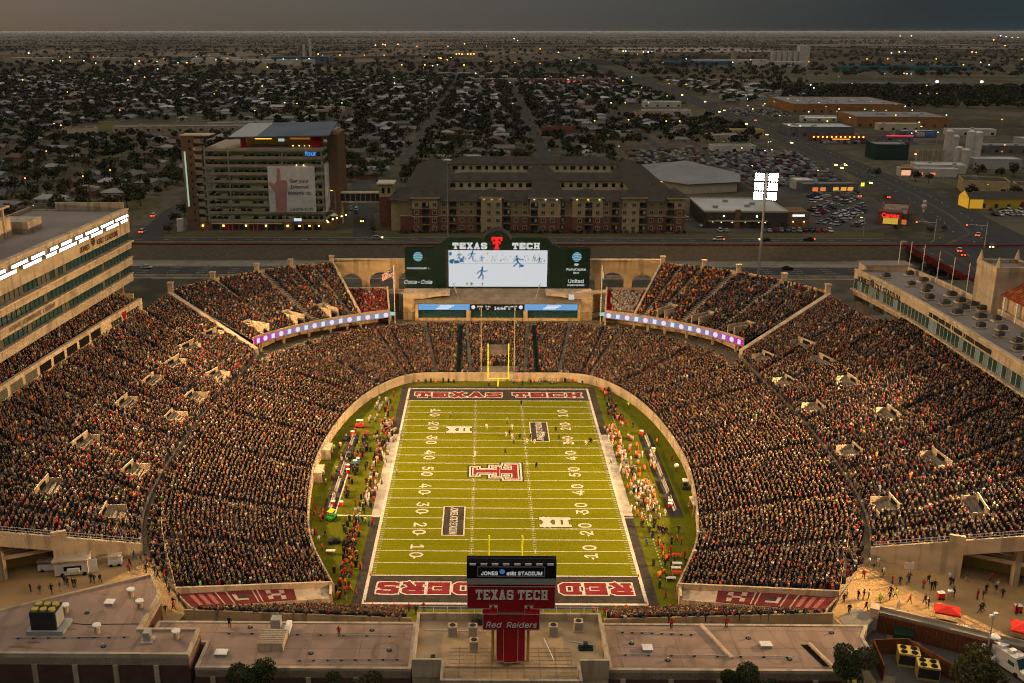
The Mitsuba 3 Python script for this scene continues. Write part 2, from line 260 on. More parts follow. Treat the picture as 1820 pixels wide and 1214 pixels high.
# --- corner decks above the ribbon boards
DROWS = 30
for s in (1, -1):
    uu = np.linspace(0, ND, 70)
    ck = thing('corner_deck', 'raised north-%s corner deck of seats behind the purple ribbon board' % side_name[s], 'grandstand')
    part(ck, 'terrace', M().grid(terrace(d0, d1, uu, DROWS, ZD0-.4, ZD1-.6, 1.8, s)), 'deck')
    part(ck, 'front_wall', wall_along(d0, uu, ZD0-1.9, ZD0+.5, .4, s, off=.0), 'tan')
    part(ck, 'rim_wall', wall_along(d1, uu, G, ZD1+.5, .5, s), 'tan')
    for k, (ze) in ((ND, ZD1+.9),):
        a, b = d0(k)*[s, 1], d1(k)*[s, 1]; part(ck, 'end_wall', M().add(*bar(a, b, G+2.6, ZD0+1, G, ze, .6)), 'tan_pale')
    for u in (0.02, .95, 1.95, 2.95, 3.98):
        p = d1(u)*[s, 1]; m = M().box((*p, ZD1+1.2), (1.3, 1.3, 2.4)); m.box((*p, ZD1+2.5), (1.7, 1.7, .35)); part(ck, 'rim_pier', m, 'tan_pale')
    for u, v in ((.55, .14), (1.6, .15), (2.75, .15)):
        p = loft(d0, d1, np.array([u]), np.array([v]))[0]*[s, 1]; q = (d0(u)-d1(u))*[s, 1]; ang = math.atan2(q[1], q[0]); z = ZD0-.4+(ZD1-ZD0-.2)*v; X = RT(*p, z, ang)
        vom.append((*p, 1.5, 3.6, ang))
        m = M().bx(-3.6, -3.3, -1.5, 1.5, -1, 2.0).bx(-3.3, 3.6, -1.5, -1.2, -1, 1.6).bx(-3.3, 3.6, 1.2, 1.5, -1, 1.6); vk = part(ck, 'vomitory', m.xf(X), 'tan_pale')
        part(vk, 'opening', M().bx(-3.3, 3.0, -1.2, 1.2, -.8, -.4).xf(X), 'black')  # black slab on the pit floor paints the darkness inside
    st = M()
    for u in (1.0, 2.0, 3.0, 3.55):
        for i in range(DROWS):
            v = (i+.5)/DROWS; p = loft(d0, d1, np.array([u]), np.array([v]))[0]*[s, 1]; q = (d0(u)-d1(u))*[s, 1]; st.box((*p, ZD0-.3+(ZD1-ZD0-.2)*i/(DROWS-1)+.1), (.45, 1.1, .2), math.atan2(q[1], q[0]))
    part(ck, 'aisle_steps', st, 'stone', kind='stuff')
    bn = M()
    for i in range(DROWS):
        uu2 = np.linspace(.03, ND-.03, 40); p = loft(d0, d1, uu2, np.full(40, (i+.35)/DROWS)); z = ZD0-.4+(ZD1-ZD0-.2)*i/(DROWS-1)+.42
        q = d1(uu2)-d0(uu2); q /= np.linalg.norm(q, axis=1, keepdims=True); P = np.stack([np.column_stack([p, np.full(40, z)]), np.column_stack([p+q*.3, np.full(40, z)])], 0); bn.grid(flipx(P, s))
    part(ck, 'benches', bn, 'tan_pale', kind='stuff')
    gp = None
    if s < 0: gp = lambda u, v: np.where((u > .2) & (u < 1.9) & (v > .45) & (np.sin(u*9)+np.sin(v*23) > -.3), .45, np.where(u < 2, .82, .9))
    for ua, ub, kd in ((.03, 2.1, 3 if s > 0 else 2), (2.1, ND-.03, 3 if s > 0 else 4)): seat_rows(d0, d1, ua, ub, DROWS, ZD0-.4, ZD1-.6, kd, s, aisles=[1.0, 2.0, 3.0, 3.55], fill=.93, gaps=gp)
    # small red section by the video board
    a, b = linfn((-42.3, 85.2), (-33.2, 89.6)), linfn((-48, 99.5), (-34.6, 99.8))
    rs = thing('red_section', 'small block of red seats beside the %s flagpole%s' % (side_name[s], ' with people filling it' if s > 0 else ' spelling white letters'), 'grandstand')
    u3 = np.linspace(0, 1, 14)
    part(rs, 'terrace', M().grid(terrace(a, b, u3, 14, ZD0-.4, 16.4, 1.8, s)), 'deck')
    part(rs, 'front_wall', wall_along(a, u3, ZD0-1.9, ZD0+.5, .4, s), 'tan')
    part(rs, 'back_wall', wall_along(b, u3, 12, 17.9, .5, s, off=-.5), 'stone')
    part(rs, 'end_wall', M().add(*bar(a(1)*[s, 1], b(1)*[s, 1], G, ZD0+1.1, G, 18.2, .5)), 'tan_pale')
    for i in range(14):
        m = M()
        for u in np.linspace(.04, .96, 22 if s < 0 else 20):
            p = loft(a, b, np.array([u]), np.array([(i+.4)/14]))[0]*[s, 1]; z = ZD0-.4+(3.4+.4)*i/13
            if i in (0, 13) and rng.random() < .1: continue
            m.box((*p, z+.35), (.46, .45, .08)); m.box((p[0]+.1*s, p[1]+.25, z+.62), (.46, .07, .5))
        part(rs, 'seat_row', m, 'red')
    seat_rows(a, b, .04, .96, 14, ZD0-.4, 16.4, 5 if s > 0 else 6, s, fill=.8 if s > 0 else 1, gaps=None if s > 0 else (lambda u, v: np.where((np.abs(u-.5) < .36) & (np.abs(v-.5) < .4) & (np.sin(u*21)*np.sin(v*17+u*5) > -.55), .93, .04)))
seat_rows(r0, r1, .03, NL/2-1.9, ROWS, ZW-.5, G-.1, 0, 1, aisles=AIS, fill=.965, pitch=.46)
seat_rows(r0, r1, NL/2+1.9, NL-.03, ROWS, ZW-.5, G-.1, 0, 1, aisles=AIS, fill=.965, pitch=.46)
# north end: two clear green strips, a covered patch in the middle
vom += [(0, 74.5, 3.4, 3.2, 0), (-11.2, 76, 13.5, .55, 0), (11.2, 76, 13.5, .55, 0), (0, 64.2, 5.5, 1.9, -math.pi/2)]
seat_rows(r0, r1, NL/2-1.9, NL/2+1.9, ROWS, ZW-.5, G-.1, 0, 1, aisles=[8.6, 9.35, NL-8.6, NL-9.35], fill=.96)
for sx in (-11.2, 11.2):
    m = M(); nst = 26
    for i in range(nst):
        y = 62.6+26*i/nst; z = ZW-.5+(G-.1-ZW+.5)*i/nst; m.box((sx, y+.5, z+.35), (1.0, 1.05, .9))
    one('hedge_strip', m, 'dark_green', 'dark green strip between crowd blocks %s of the far goal' % ('left' if sx < 0 else 'right'), 'screen')
# concourse floor between lower bowl and upper stands
cf = M()
for s in (1, -1):
    u = np.linspace(0, 6.2, 60); P = np.stack([np.column_stack([r1(u), np.full(60, G)]), np.column_stack([r2(np.minimum(u, NU)), np.full(60, G)])], 0)
    P[1, u > 6, :2] = r2(NU)
    cf.grid(flipx(P, s))
    u = np.linspace(6.2, 9.0, 40); o = np.column_stack([np.interp(u, [6.2, 6.6, 7, 8, 9], [-67.3, -68, -64, -45, -30]), np.interp(u, [6.2, 6.6, 7, 8, 9], [54, 62, 72, 91, 96])])
    P = np.stack([np.column_stack([r1(u), np.full(40, G)]), np.column_stack([o, np.full(40, G)])], 0); cf.grid(flipx(P, s))
P = np.stack([np.column_stack([r1(np.linspace(9, NL-9, 20)), np.full(20, G)]), np.column_stack([np.linspace(-30, 30, 20), np.full(20, 96), np.full(20, G)])], 0); cf.grid(P)
labels['concourse_floor'] = {'kind': 'structure'}; put('concourse_floor', cf, 'floor_tan')
for s in (1, -1):            # back wall of the corner concourse, columns
    o = np.array([(-68.4, 63.5), (-64, 73.5), (-56.5, 80.8), (-46, 88), (-38, 92), (-33, 94)])
    w = M().grid(np.stack([flipx(np.column_stack([o, np.full(6, G)]), s), flipx(np.column_stack([o, np.full(6, 11.6)]), s)], 0))
    w.grid(np.stack([flipx(np.column_stack([o, np.full(6, 11.3)]), s), flipx(np.column_stack([np.array([d0(u) for u in np.linspace(0, ND, 5)]+[(-33, 89)]), np.full(6, 11.3)]), s)], 0))
    one('concourse_wall', w, 'tan', 'tan back wall of the %s corner concourse below the ribbon board' % side_name[s], 'wall')
    for u in np.linspace(.3, ND, 6):
        p = (d0(u)+np.array([-.0, 1.2]))*[s, 1]; one('concourse_column', M().bx(p[0]-.3, p[0]+.3, p[1]-.3, p[1]+.3, G, 11.3), 'tan_pale', 'square concourse column under the %s ribbon board' % side_name[s], 'column', 'columns below the ribbon boards on the %s' % side_name[s])
    # people along the concourse rail
    n = 150; u = rng.uniform(6.3, 8.0, n); d = np.abs(rng.normal(0, 1.6, n))+.5; q = r1(u); q = q + np.stack([-np.ones(n)*.6, np.ones(n)*.8], 1)*np.minimum(d, 4)[:, None]
    ang = rng.normal(-math.pi/2, .5, n)
    if s < 0: q = q*[-1, 1]
    spec.append(np.column_stack([q, np.full(n, G), ang, np.full(n, 1)]))
    n = 420; u = rng.uniform(0.1, 6, n); q = r1(u) + (r2(np.minimum(u, NU))-r1(u))*rng.uniform(.12, .9, n)[:, None]*.8
    if s < 0: q = q*[-1, 1]
    spec.append(np.column_stack([q, np.full(n, G), rng.uniform(-3, 3, n), np.full(n, 1)]))
# --- south end: banner slopes, end stands
for s in (1, -1):
    a, b, c, d = [np.array(p) for p in ((-30.6, -52.9, 2.1), (-53.2, -66.4, 8.4), (-49.6, -70.6, 8.4), (-30.0, -57.0, 2.1))]
    F = lambda p: np.array(p)*[s, 1, 1]
    ba = thing('banner_slope', 'dark red sponsor tarpaulin on the slope at the south-%s corner of the stands' % side_name[s], 'banner')
    lo = [np.array([p[0], p[1], 0]) for p in (a, b, c, d)]
    def Q(i, j, dz=.0): return F((a*(1-i)+b*i)*(1-j)+(d*(1-i)+c*i)*j + [0, 0, dz])
    def patch(i0, i1, j0, j1, dz, n=8, k=4): return M().grid(np.array([[Q(i, j, dz) for i in np.linspace(i0, i1, n)] for j in np.linspace(j0, j1, k)]))
    base = patch(0, 1, 0, 1, 0, 16, 8)
    for i in range(4): base.quad(F((a, b, c, d)[i]), F((a, b, c, d)[(i+1) % 4]), F(lo[(i+1) % 4]), F(lo[i]))
    part(ba, 'slope', base, 'tan_pale')
    part(ba, 'tarpaulin', patch(.26, .99, .04, .97, .12, 16, 8), 'banner_red')
    for i in (.50, .53, .70, .765): part(ba, 'white_stripe', patch(i, i+.010, .05, .96, .16), 'banner_line')
    for (i0, i1, j0, j1) in ((.33, .365, .18, .45), (.33, .365, .6, .88), (.42, .455, .12, .4), (.42, .455, .55, .82), (.36, .425, .44, .58), (.59, .68, .62, .74), (.655, .68, .3, .75)): part(ba, 'emblem', patch(i0, i1, j0, j1, .17), 'banner_line')
    part(ba, 'emblem', patch(.58, .69, .40, .62, .155), 'charcoal')
    for i in (.80, .855, .91): part(ba, 'print', patch(i, i+.03, .15, .88, .165), 'banner_print')
    part(ba, 'end_wall', M().add(*bar(F(a)[:2], F(d)[:2], 0, 3.0, 0, 2.9, .4)), 'tan_pale')
    # end stand facing the field
    e0, e1 = linfn((-17, -60.5), (-31.5, -58.8)), linfn((-14.5, -76.5), (-49.5, -74.5))
    es = thing('end_stand', 'low south end stand of people %s of the sign tower seen from behind' % ('left' if s > 0 else 'right'), 'grandstand')
    u3 = np.linspace(0, 1, 12)
    part(es, 'terrace', M().grid(terrace(e0, e1, u3, 20, 1.2, 9.6, 1.2, s)), 'deck'); part(es, 'front_wall', wall_along(e0, u3, 0, 2.0, .25, s), 'tan_pale')
    part(es, 'back_wall', wall_along(e1, u3, G, 10.6, .25, s), 'tan')
    seat_rows(e0, e1, .02, .98, 20, 1.2, 9.6, 0, s, fill=.95)

# ================================================================ LETTERING in slab capitals and flat shapes
def slab(ch, w=0.8, t=0.24):
    B = lambda x0, x1, y0, y1: sbox(x0, y0, x1, y1); s = t*.62; U = []
    if ch == 'T': U = [B(0, w, 1-t, 1), B(0, t*.75, 1-t*1.7, 1), B(w-t*.75, w, 1-t*1.7, 1), B(w/2-t/2, w/2+t/2, 0, 1), B(w/2-t, w/2+t, 0, s)]
    elif ch == 'E': U = [B(.04, .04+t, 0, 1), B(0, w, 0, t), B(0, w, 1-t, 1), B(0, w*.72, .5-t*.4, .5+t*.4), B(w-t*.7, w, 0, t*1.5), B(w-t*.7, w, 1-t*1.5, 1)]
    elif ch == 'H': U = [B(t*.3, t*1.3, 0, 1), B(w-t*1.3, w-t*.3, 0, 1), B(t, w-t, .5-t*.45, .5+t*.45)] + [B(x, x+t*1.6, y, y+s) for x in (0, w-t*1.6) for y in (0, 1-s)]
    elif ch == 'I': U = [B(w/2-t/2, w/2+t/2, 0, 1), B(w/2-t*1.1, w/2+t*1.1, 0, s), B(w/2-t*1.1, w/2+t*1.1, 1-s, 1)]
    elif ch == 'X': U = [LineString([(t*.6, 0), (w-t*.6, 1)]).buffer(t*.5, cap_style=2), LineString([(t*.6, 1), (w-t*.6, 0)]).buffer(t*.5, cap_style=2)] + [B(x, x+t*1.5, y, y+s) for x in (0, w-t*1.5) for y in (0, 1-s)]
    elif ch == 'A': U = [LineString([(t*.6, 0), (w/2, 1)]).buffer(t*.48, cap_style=2), LineString([(w-t*.6, 0), (w/2, 1)]).buffer(t*.48, cap_style=2), B(w*.25, w*.75, .26, .26+t*.7), B(0, t*1.5, 0, s), B(w-t*1.5, w, 0, s)]
    elif ch == 'R': U = [B(t*.3, t*1.3, 0, 1), B(0, w*.8, 1-t*.85, 1), B(0, w*.8, .42, .42+t*.8), Polygon([(w*.8-.02, 1), (w, .87), (w, .55), (w*.8-.02, .42), (w*.8-.02, .42+t*.8), (w-t, .6), (w-t, .82), (w*.8-.02, 1-t*.85)]), LineString([(w*.5, .5), (w-t*.5, 0)]).buffer(t*.5, cap_style=2), B(0, t*1.6, 0, s), B(w-t*1.2, w, 0, s)]
    elif ch == 'D': U = [B(t*.3, t*1.3, 0, 1), B(0, w*.75, 1-t*.85, 1), B(0, w*.75, 0, t*.85), Polygon([(w*.7, 0), (w*.8, 0), (w, .2), (w, .8), (w*.8, 1), (w*.7, 1), (w*.7, 1-t*.85), (w-t, .72), (w-t, .28), (w*.7, t*.85)])]
    elif ch in 'SC':
        U = [B(t*.6, w-t*.6, 1-t*.85, 1), B(t*.6, w-t*.6, 0, t*.85), Polygon([(0, .8), (t*.8, 1), (t*.8, 1-t*.6), (t, .7), (t, .5), (0, .5)])]
        if ch == 'S': U += [B(t*.5, w-t*.5, .5-t*.42, .5+t*.42), B(w-t, w, .18, .5), B(w-t, w, .68, .95), B(0, t, .05, .32), B(w-t*1.2, w-.03, .03, .3), B(0.03, t*1.2, .6, .97)]
        else: U += [B(0, t, .18, .82), B(.03, t*1.1, .06, .94), B(w-t, w, .66, .95), B(w-t, w, .05, .34)]
    return unary_union(U).buffer(0)
def words(text, height, width=0.8, gap=0.14, t=0.24, space=0.55):
    x, out = 0.0, []
    for ch in text:
        if ch == ' ': x += space; continue
        w = width*(.55 if ch == 'I' else 1); out.append(affinity.translate(slab(ch, w, t), x, 0)); x += w+gap
    x -= gap; return affinity.scale(affinity.translate(unary_union(out), -x/2, -.5), height, height, origin=(0, 0))
def pg2m(pg, X, depth=0.02):     # a flat shape, thickened, set into the world
    m = M().poly(pg, 0, depth); return m.xf(X)
def inter(text, height, X, depth=.02, bold=True):
    t = meshkit.text_mesh(text, height, depth, bold); b = t.bounds; return M().tm(t, np.asarray(X) @ np.array((T().translate([-(b[0][0]+b[1][0])/2, -height/2, 0])).matrix, float))
def frame3(o, ex, ey):           # matrix whose x runs along ex, y along ey
    ex, ey = np.array(ex, float), np.array(ey, float); ex /= np.linalg.norm(ex); ey /= np.linalg.norm(ey); X = np.eye(4); X[:3, 0], X[:3, 1], X[:3, 2], X[:3, 3] = ex, ey, np.cross(ex, ey), o; return X
DT = unary_union([sbox(-1, .62, 1, 1), sbox(-1, .36, -.66, .7), sbox(.66, .36, 1, .7), sbox(-.34, 0, .34, .7), sbox(-.72, -.02, .72, .3), sbox(-.72, -.2, -.46, .1), sbox(.46, -.2, .72, .1), sbox(-.27, -.8, .27, .1), sbox(-.52, -1, .52, -.72)])
def globe(r, n=5):               # a ball with bands
    ball = sbox(-1, -1, 1, 1).intersection(LineString([(0, 0), (0.001, 0)]).buffer(1)); out = ball
    for y in np.linspace(-.72, .72, n): out = out.difference(LineString([(-1.2, y+.12), (-.2, y-.08), (1.2, y+.1)]).buffer(.06))
    return affinity.scale(out, r, r, origin=(0, 0))

# ================================================================ GROUND, FREEWAY, ROADS
HOLE = Polygon([(-53, -66.5)] + [tuple(r1(u)) for u in np.linspace(0, NL, 160)] + [(53, -66.5), (49.5, -72.5), (50, -78), (-50, -78), (-49.5, -72.5)]).buffer(0).buffer(.05)
TX = 2500.0
trench = sbox(-TX, 150, TX, 209)
YARD = Polygon([(51, -79), (57.0, -72.2), (75.0, -81.4), (110, -99.5), (110, -150), (51, -150)])
land = sbox(-90000, -400, 90000, 120000).difference(HOLE).difference(trench).difference(YARD)
def land_fn(p, n, uv):
    d = p.y
    k = fbm(p.x*.012, p.y*.012, 1.0, 5); g = fbm(p.x*.15, p.y*.15, 5.0, 3)
    near = mix((.050, .045, .032), (.115, .098, .068), smoothstep(.3, .7, k*.6+g*.4))
    c1, c2, cell = mikit.voronoi(p.x*.0016+noise(p.x*.001, p.y*.0008)*.6, p.y*.00085)
    far = mix((.055, .045, .034), (.19, .145, .105), cell*cell*0.8 + .25*fbm(p.x*.003, p.y*.0012, 2.0, 4))
    bush = smoothstep(.50, .64, fbm(p.x*.006, p.y*.0021, 8.0, 5)); far = mix(far, (.022, .022, .018), bush*.85)
    pale = smoothstep(0., 60., p.x-560)*smoothstep(0., 300., 1500-p.x)*smoothstep(0., 80., p.y-4300)*smoothstep(0., 200., 5750-p.y)
    far = mix(far, (.34, .27, .23), pale*(.55+.45*noise(p.x*.0004, p.y*.008)))
    return mix(near, far, smoothstep(1900., 2900., d))
dif('land', land_fn)
def asphalt_fn(p, n, uv): return mix((.044, .043, .042), (.070, .067, .064), fbm(p.x*.22, p.y*.22, p.z, 4))
dif('asphalt', asphalt_fn); dif('asphalt_worn', worn((.075, .072, .068), (.055, .054, .053), .2)); dif('concrete', worn((.24, .21, .17), (.17, .15, .12), .25)); dif('curb', (.26, .24, .2)); dif('road_paint', (.55, .52, .42))
dif('dry_grass', worn((.072, .066, .030), (.10, .082, .044), .12)); dif('rubble_wall', worn((.25, .205, .145), (.185, .15, .105), 1.1)); dif('rail_red', (.13, .018, .02)); dif('lot', worn((.062, .057, .053), (.088, .078, .068), .1))
dif('plaza_pave', worn((.40, .255, .115), (.31, .19, .085), .25))
def structure(base, m, bsdf, **kw): key = nm(base); labels[key] = {'kind': 'structure'}; put(key, m, bsdf, **kw); return key
gm = M()
# one sheet: near part cut fine enough, far part in bands to the horizon
gm.flat(land, G); structure('ground', gm, 'land')
structure('bowl_floor', M().flat(HOLE.buffer(2), -.06), 'apron')
fw = M().quad((-TX, 150, 2.5), (TX, 150, 2.5), (TX, 209, 2.5), (-TX, 209, 2.5)); structure('freeway_bed', fw, 'concrete')
structure('freeway_bank', M().quad((-TX, 147, G), (TX, 147, G), (TX, 158, 2.55), (-TX, 158, 2.55)), 'dry_grass')
for (y0, y1) in ((159, 174), (181, 197)):
    k = structure('freeway_lane', M().quad((-TX, y0, 2.53), (TX, y0, 2.53), (TX, y1, 2.53), (-TX, y1, 2.53)), 'asphalt')
    mk = M()
    for j in (1, 2, 3):
        yy = y0 + (y1-y0)*j/4
        for x in range(-420, 460, 12): mk.quad((x, yy-.1, 2.55), (x+4, yy-.1, 2.55), (x+4, yy+.1, 2.55), (x, yy+.1, 2.55))
    for yy in (y0+.5, y1-.5): mk.quad((-TX, yy-.09, 2.55), (TX, yy-.09, 2.55), (TX, yy+.09, 2.55), (-TX, yy+.09, 2.55))
    put(k+'__lane_mark', mk, 'road_paint'); labels[k+'__lane_mark'] = {'kind': 'stuff'}
one('median_barrier', M().bx(-TX, TX, 177.2, 177.6, 2.5, 3.5), 'stone', 'low concrete barrier along the middle of the sunken freeway', 'barrier')
rw = thing('retaining_wall', 'long rough stone retaining wall with dark red cap above the freeway', 'wall')
part(rw, 'wall', M().bx(-TX, TX, 208.6, 209.3, 2.4, G+.5), 'rubble_wall'); part(rw, 'cap', M().bx(-TX, TX, 208.5, 209.4, G+.5, G+1.0), 'rail_red')
FR = sbox(-TX, 217.5, TX, 226.5); AV = Polygon([(174, 149), (173, 207), (196, 226), (203, 242), (208, 275), (221, 360), (228, 435), (232, 514), (239, 650), (250, 904), (256, 1320), (262, 1905), (262, 2885), (288, 5200), (298, 5200), (290, 2885), (297, 1905), (287, 1320), (276, 986), (265, 664), (256, 531), (252, 443), (248, 395), (246, 336), (240, 281), (234, 229), (232, 207), (200, 170), (191, 149)])
structure('verge', M().flat(sbox(-400, 209.5, 400, 217), G+.012), 'dry_grass'); structure('verge', M().flat(sbox(-148, 227, 172, 238), G+.012), 'dry_grass')
structure('frontage_road', M().flat(FR, G+.03), 'asphalt'); structure('avenue', M().flat(AV, G+.045), 'asphalt')
structure('kerb', M().bx(-145, 170, 226.6, 226.95, G, G+.14).bx(-400, 172, 217.0, 217.35, G, G+.14), 'curb')
mm = M()
for x in range(-180, 170, 12): mm.quad((x, 221.9, G+.05), (x+3, 221.9, G+.05), (x+3, 222.1, G+.05), (x, 222.1, G+.05))
md = M(); cl = np.array([(181, 149), (186, 207), (214, 240), (224, 280), (234, 350), (240, 440), (245, 531), (252, 664), (264, 986), (272, 1320), (280, 1905)], float)
for i in range(len(cl)-1):
    L = np.linalg.norm(cl[i+1]-cl[i]); d = (cl[i+1]-cl[i])/L; n = np.array([-d[1], d[0]])
    md.quad(*[(*(cl[i+a] + n*o), G+.06) for a, o in ((0, -.9), (1, -.9), (1, .9), (0, .9))])
    for l in np.arange(0, L, 11.0):
        for o in (-7, 7): c = cl[i]+d*l+n*o; mm.quad(*[(*(c+d*a+n*b), G+.06) for a, b in ((0, -.1), (3, -.1), (3, .1), (0, .1))])
structure('lane_marking', mm, 'road_paint'); structure('median_strip', md, 'median_pave')
dif('median_pave', worn((.105, .085, .07), (.08, .065, .055), .1))
br = thing('road_bridge', 'concrete bridge with dark red railing carrying the avenue over the freeway', 'bridge')
part(br, 'deck', M().bx(173.5, 231, 147, 209, G-1.3, G-.02), 'concrete')
part(br, 'parapet', M().bx(172.6, 173.4, 146, 210, G-1.4, G+1.1), 'rail_red'); part(br, 'parapet', M().bx(231, 231.7, 146, 210, G-1.4, G+1.1), 'rail_red')
for y in (157, 177.4, 199):
    for x in (178, 192, 206, 220): part(br, 'pier', M().bx(x-.7, x+.7, y-.7, y+.7, 2.4, G-1.3), 'stone')
one('stone_post', M().bx(171.5, 173.4, 209.4, 211.5, G, G+2.2), 'stone', 'stone post where the red bridge railing meets the retaining wall', 'post')

# ================================================================ PLAYING FIELD
FX, FY, GL = 24.384, 54.864, 45.72
inner = Polygon([tuple(r0(u)) for u in np.linspace(0, NL, 160)] + [(31, -58.5), (16, -61), (-16, -61), (-31, -58.5)]).buffer(0)
labels['playing_field'] = {'kind': 'structure', 'label': 'bright green football field with white yard lines and black end zones'}
put('playing_field', M().flat(sbox(-FX, -GL, FX, GL), 0.0), 'turf')
structure('field_apron', M().flat(inner.difference(sbox(-FX, -GL, FX, GL)), -.01), 'apron')
pf = 'playing_field'
def fpart(base, m, b, **kw): return part(pf, base, m, b, **kw)
BW = 1.75
fpart('end_zone', M().flat(sbox(-FX, GL, FX, FY), .005), 'field_black'); fpart('end_zone', M().flat(sbox(-FX, -FY, FX, -GL), .005), 'field_black')
for s in (1, -1):
    fpart('border', M().flat(sbox(*sorted((s*(FX+.6), s*(FX+.6+BW)))[:1], 22.0, sorted((s*(FX+.6), s*(FX+.6+BW)))[1], FY+2.2), .004), 'field_black')
    fpart('border', M().flat(sbox(sorted((s*(FX+.6), s*(FX+.6+BW)))[0], -FY-2.2, sorted((s*(FX+.6), s*(FX+.6+BW)))[1], -22.6), .004), 'field_black')
    fpart('sideline', M().flat(sbox(sorted((s*FX, s*(FX+.6)))[0], -FY-.6, sorted((s*FX, s*(FX+.6)))[1], FY+.6), .01), 'line_white')
    fpart('coach_strip', M().flat(sbox(sorted((s*(FX+.6), s*(FX+2.5)))[0], -22.6, sorted((s*(FX+.6), s*(FX+2.5)))[1], 22.0), .004), 'strip_white')
    fpart('border', M().flat(sbox(-FX-.6, sorted((s*(FY+.6), s*(FY+2.2)))[0], FX+.6, sorted((s*(FY+.6), s*(FY+2.2)))[1]), .003), 'field_black')
    fpart('end_line', M().flat(sbox(-FX, sorted((s*FY, s*(FY+.6)))[0], FX, sorted((s*FY, s*(FY+.6)))[1]), .008), 'line_white')
    # team area: black mat, white box line, dotted limit
    fpart('bench_mat', M().flat(sbox(*((-37.2, -21.5, -34.6, 22) if s > 0 else (34.6, -21.5, 37.2, 22))), .004), 'field_black')
    fpart('box_line', M().flat(unary_union([sbox(*((-34.6, -22.2, -FX-.6, -21.7) if s > 0 else (FX+.6, -22.2, 37.2, -21.7))), sbox(*((-34.6, -22, -34.3, 4) if s > 0 else (34.2, -22, 34.5, 22)))]), .012), 'line_white' if s > 0 else 'field_black')
    dl = M()
    for y in np.arange(-45, 46, 1.2): dl.flat(sbox(s*29.4-.12, y, s*29.4+.12, y+.45), .014)
    fpart('dotted_line', dl, 'line_white', kind='stuff')
for k in range(21):
    y = -GL + k*4.572; hw = .11 if k not in (0, 20) else .16
    fpart('yard_line', M().flat(sbox(-FX, y-hw, FX, y+hw), .012), 'line_white')
hm = M()
for k in range(101):
    if k % 5 == 0: continue
    y = -GL+k*.9144
    for x in (-6.1, 6.1, -FX+.45, FX-.45): hm.flat(sbox(x-.4, y-.06, x+.4, y+.06), .012)
for k in range(21):
    y = -GL+k*4.572
    for x in (-6.1, 6.1): hm.flat(sbox(x-.07, y-.6, x+.07, y+.6), .013)
fpart('hash_marks', hm, 'line_white', kind='stuff')
def digits(t): return meshkit.text_mesh(t, 2.3, .004, True)
for i, n in enumerate((10, 20, 30, 40, 50, 40, 30, 20, 10)):
    y = -36.576 + i*9.144
    for s in (-1, 1):
        X = frame3((s*16.6, y, .012), (0, s, 0), (-s, 0, 0)); fpart('number', inter(str(n)[0]+' '+str(n)[1], 2.5, X, .004), 'line_white')
        if n != 50:
            q = (1 if y < 0 else -1); yy = y - q*2.3 if True else y
            fpart('arrow', M().flat(Polygon([(s*16.9-.35, yy), (s*16.9+.35, yy), (s*16.9, yy-q*.9)]), .014), 'line_white')
def ezone(text, y, ang, w, tt):
    pg = words(text, 4.0, w, .16, tt, .7); b = pg.bounds; pg = affinity.scale(pg, min(1.0, 45.6/(b[2]-b[0])), 1, origin=(0, 0)); X = RT(0, y, .012, ang)
    fpart('lettering_edge', pg2m(pg.buffer(.30, join_style=2), X, .004), 'line_white'); fpart('lettering', pg2m(pg, X @ RT(0, 0, .012), .004), 'field_red')
ezone('TEXAS TECH', 50.3, 0, 1.22, .34); ezone('RED RAIDERS', -50.1, math.pi, 1.06, .32)
X = frame3((-1.2, 0, .016), (0, -1, 0), (1, 0, 0)); D = affinity.scale(DT, 4.3, 5.4, origin=(0, 0)); fpart('emblem_edge', pg2m(D.buffer(.95, join_style=2), X, .003), 'field_black'); fpart('emblem_line', pg2m(D.buffer(.55, join_style=2), X @ RT(0, 0, .008), .003), 'line_white'); fpart('emblem', pg2m(D.buffer(.15, join_style=2), X @ RT(0, 0, .016), .003), 'field_black'); fpart('emblem_line', pg2m(D.buffer(-.12, join_style=2), X @ RT(0, 0, .024), .003), 'line_white'); fpart('emblem_fill', pg2m(D.buffer(-.42, join_style=2).intersection(sbox(-9, 1.0, 9, 9)), X @ RT(0, 0, .032), .003), 'field_red'); fpart('emblem_fill', pg2m(D.buffer(-.42, join_style=2).intersection(sbox(-9, -9, 9, .9)), X @ RT(0, 0, .032), .003), 'field_red')
for (x, y, s) in ((-9.9, -24, -1), (9.9, 24, 1)):
    fpart('name_panel_edge', M().flat(sbox(x-2.3, y-6.4, x+2.3, y+6.4), .015), 'line_white'); fpart('name_panel', M().flat(sbox(x-2.05, y-6.15, x+2.05, y+6.15), .02), 'field_black')
    Xp = frame3((x, y, .024), (0, s, 0), (-s, 0, 0)); Xp[:3, 0] *= .51; fpart('panel_text', inter('JONES AT&T STADIUM', 1.5, Xp, .004), 'line_white')
for (x, y) in ((-10.2, 25), (10.6, -24.5)):
    pg = words('XII', 3.0, .95, .05, .3); pg = affinity.scale(pg, .95, 1.3, origin=(0, 0)); X = frame3((x, y, .016), (1, 0, 0), (0, 1, 0))
    fpart('roman_numeral_edge', pg2m(pg.buffer(.32), X, .003), 'field_black'); fpart('roman_numeral', pg2m(pg.buffer(.16), X @ RT(0, 0, .01), .003), 'line_white')
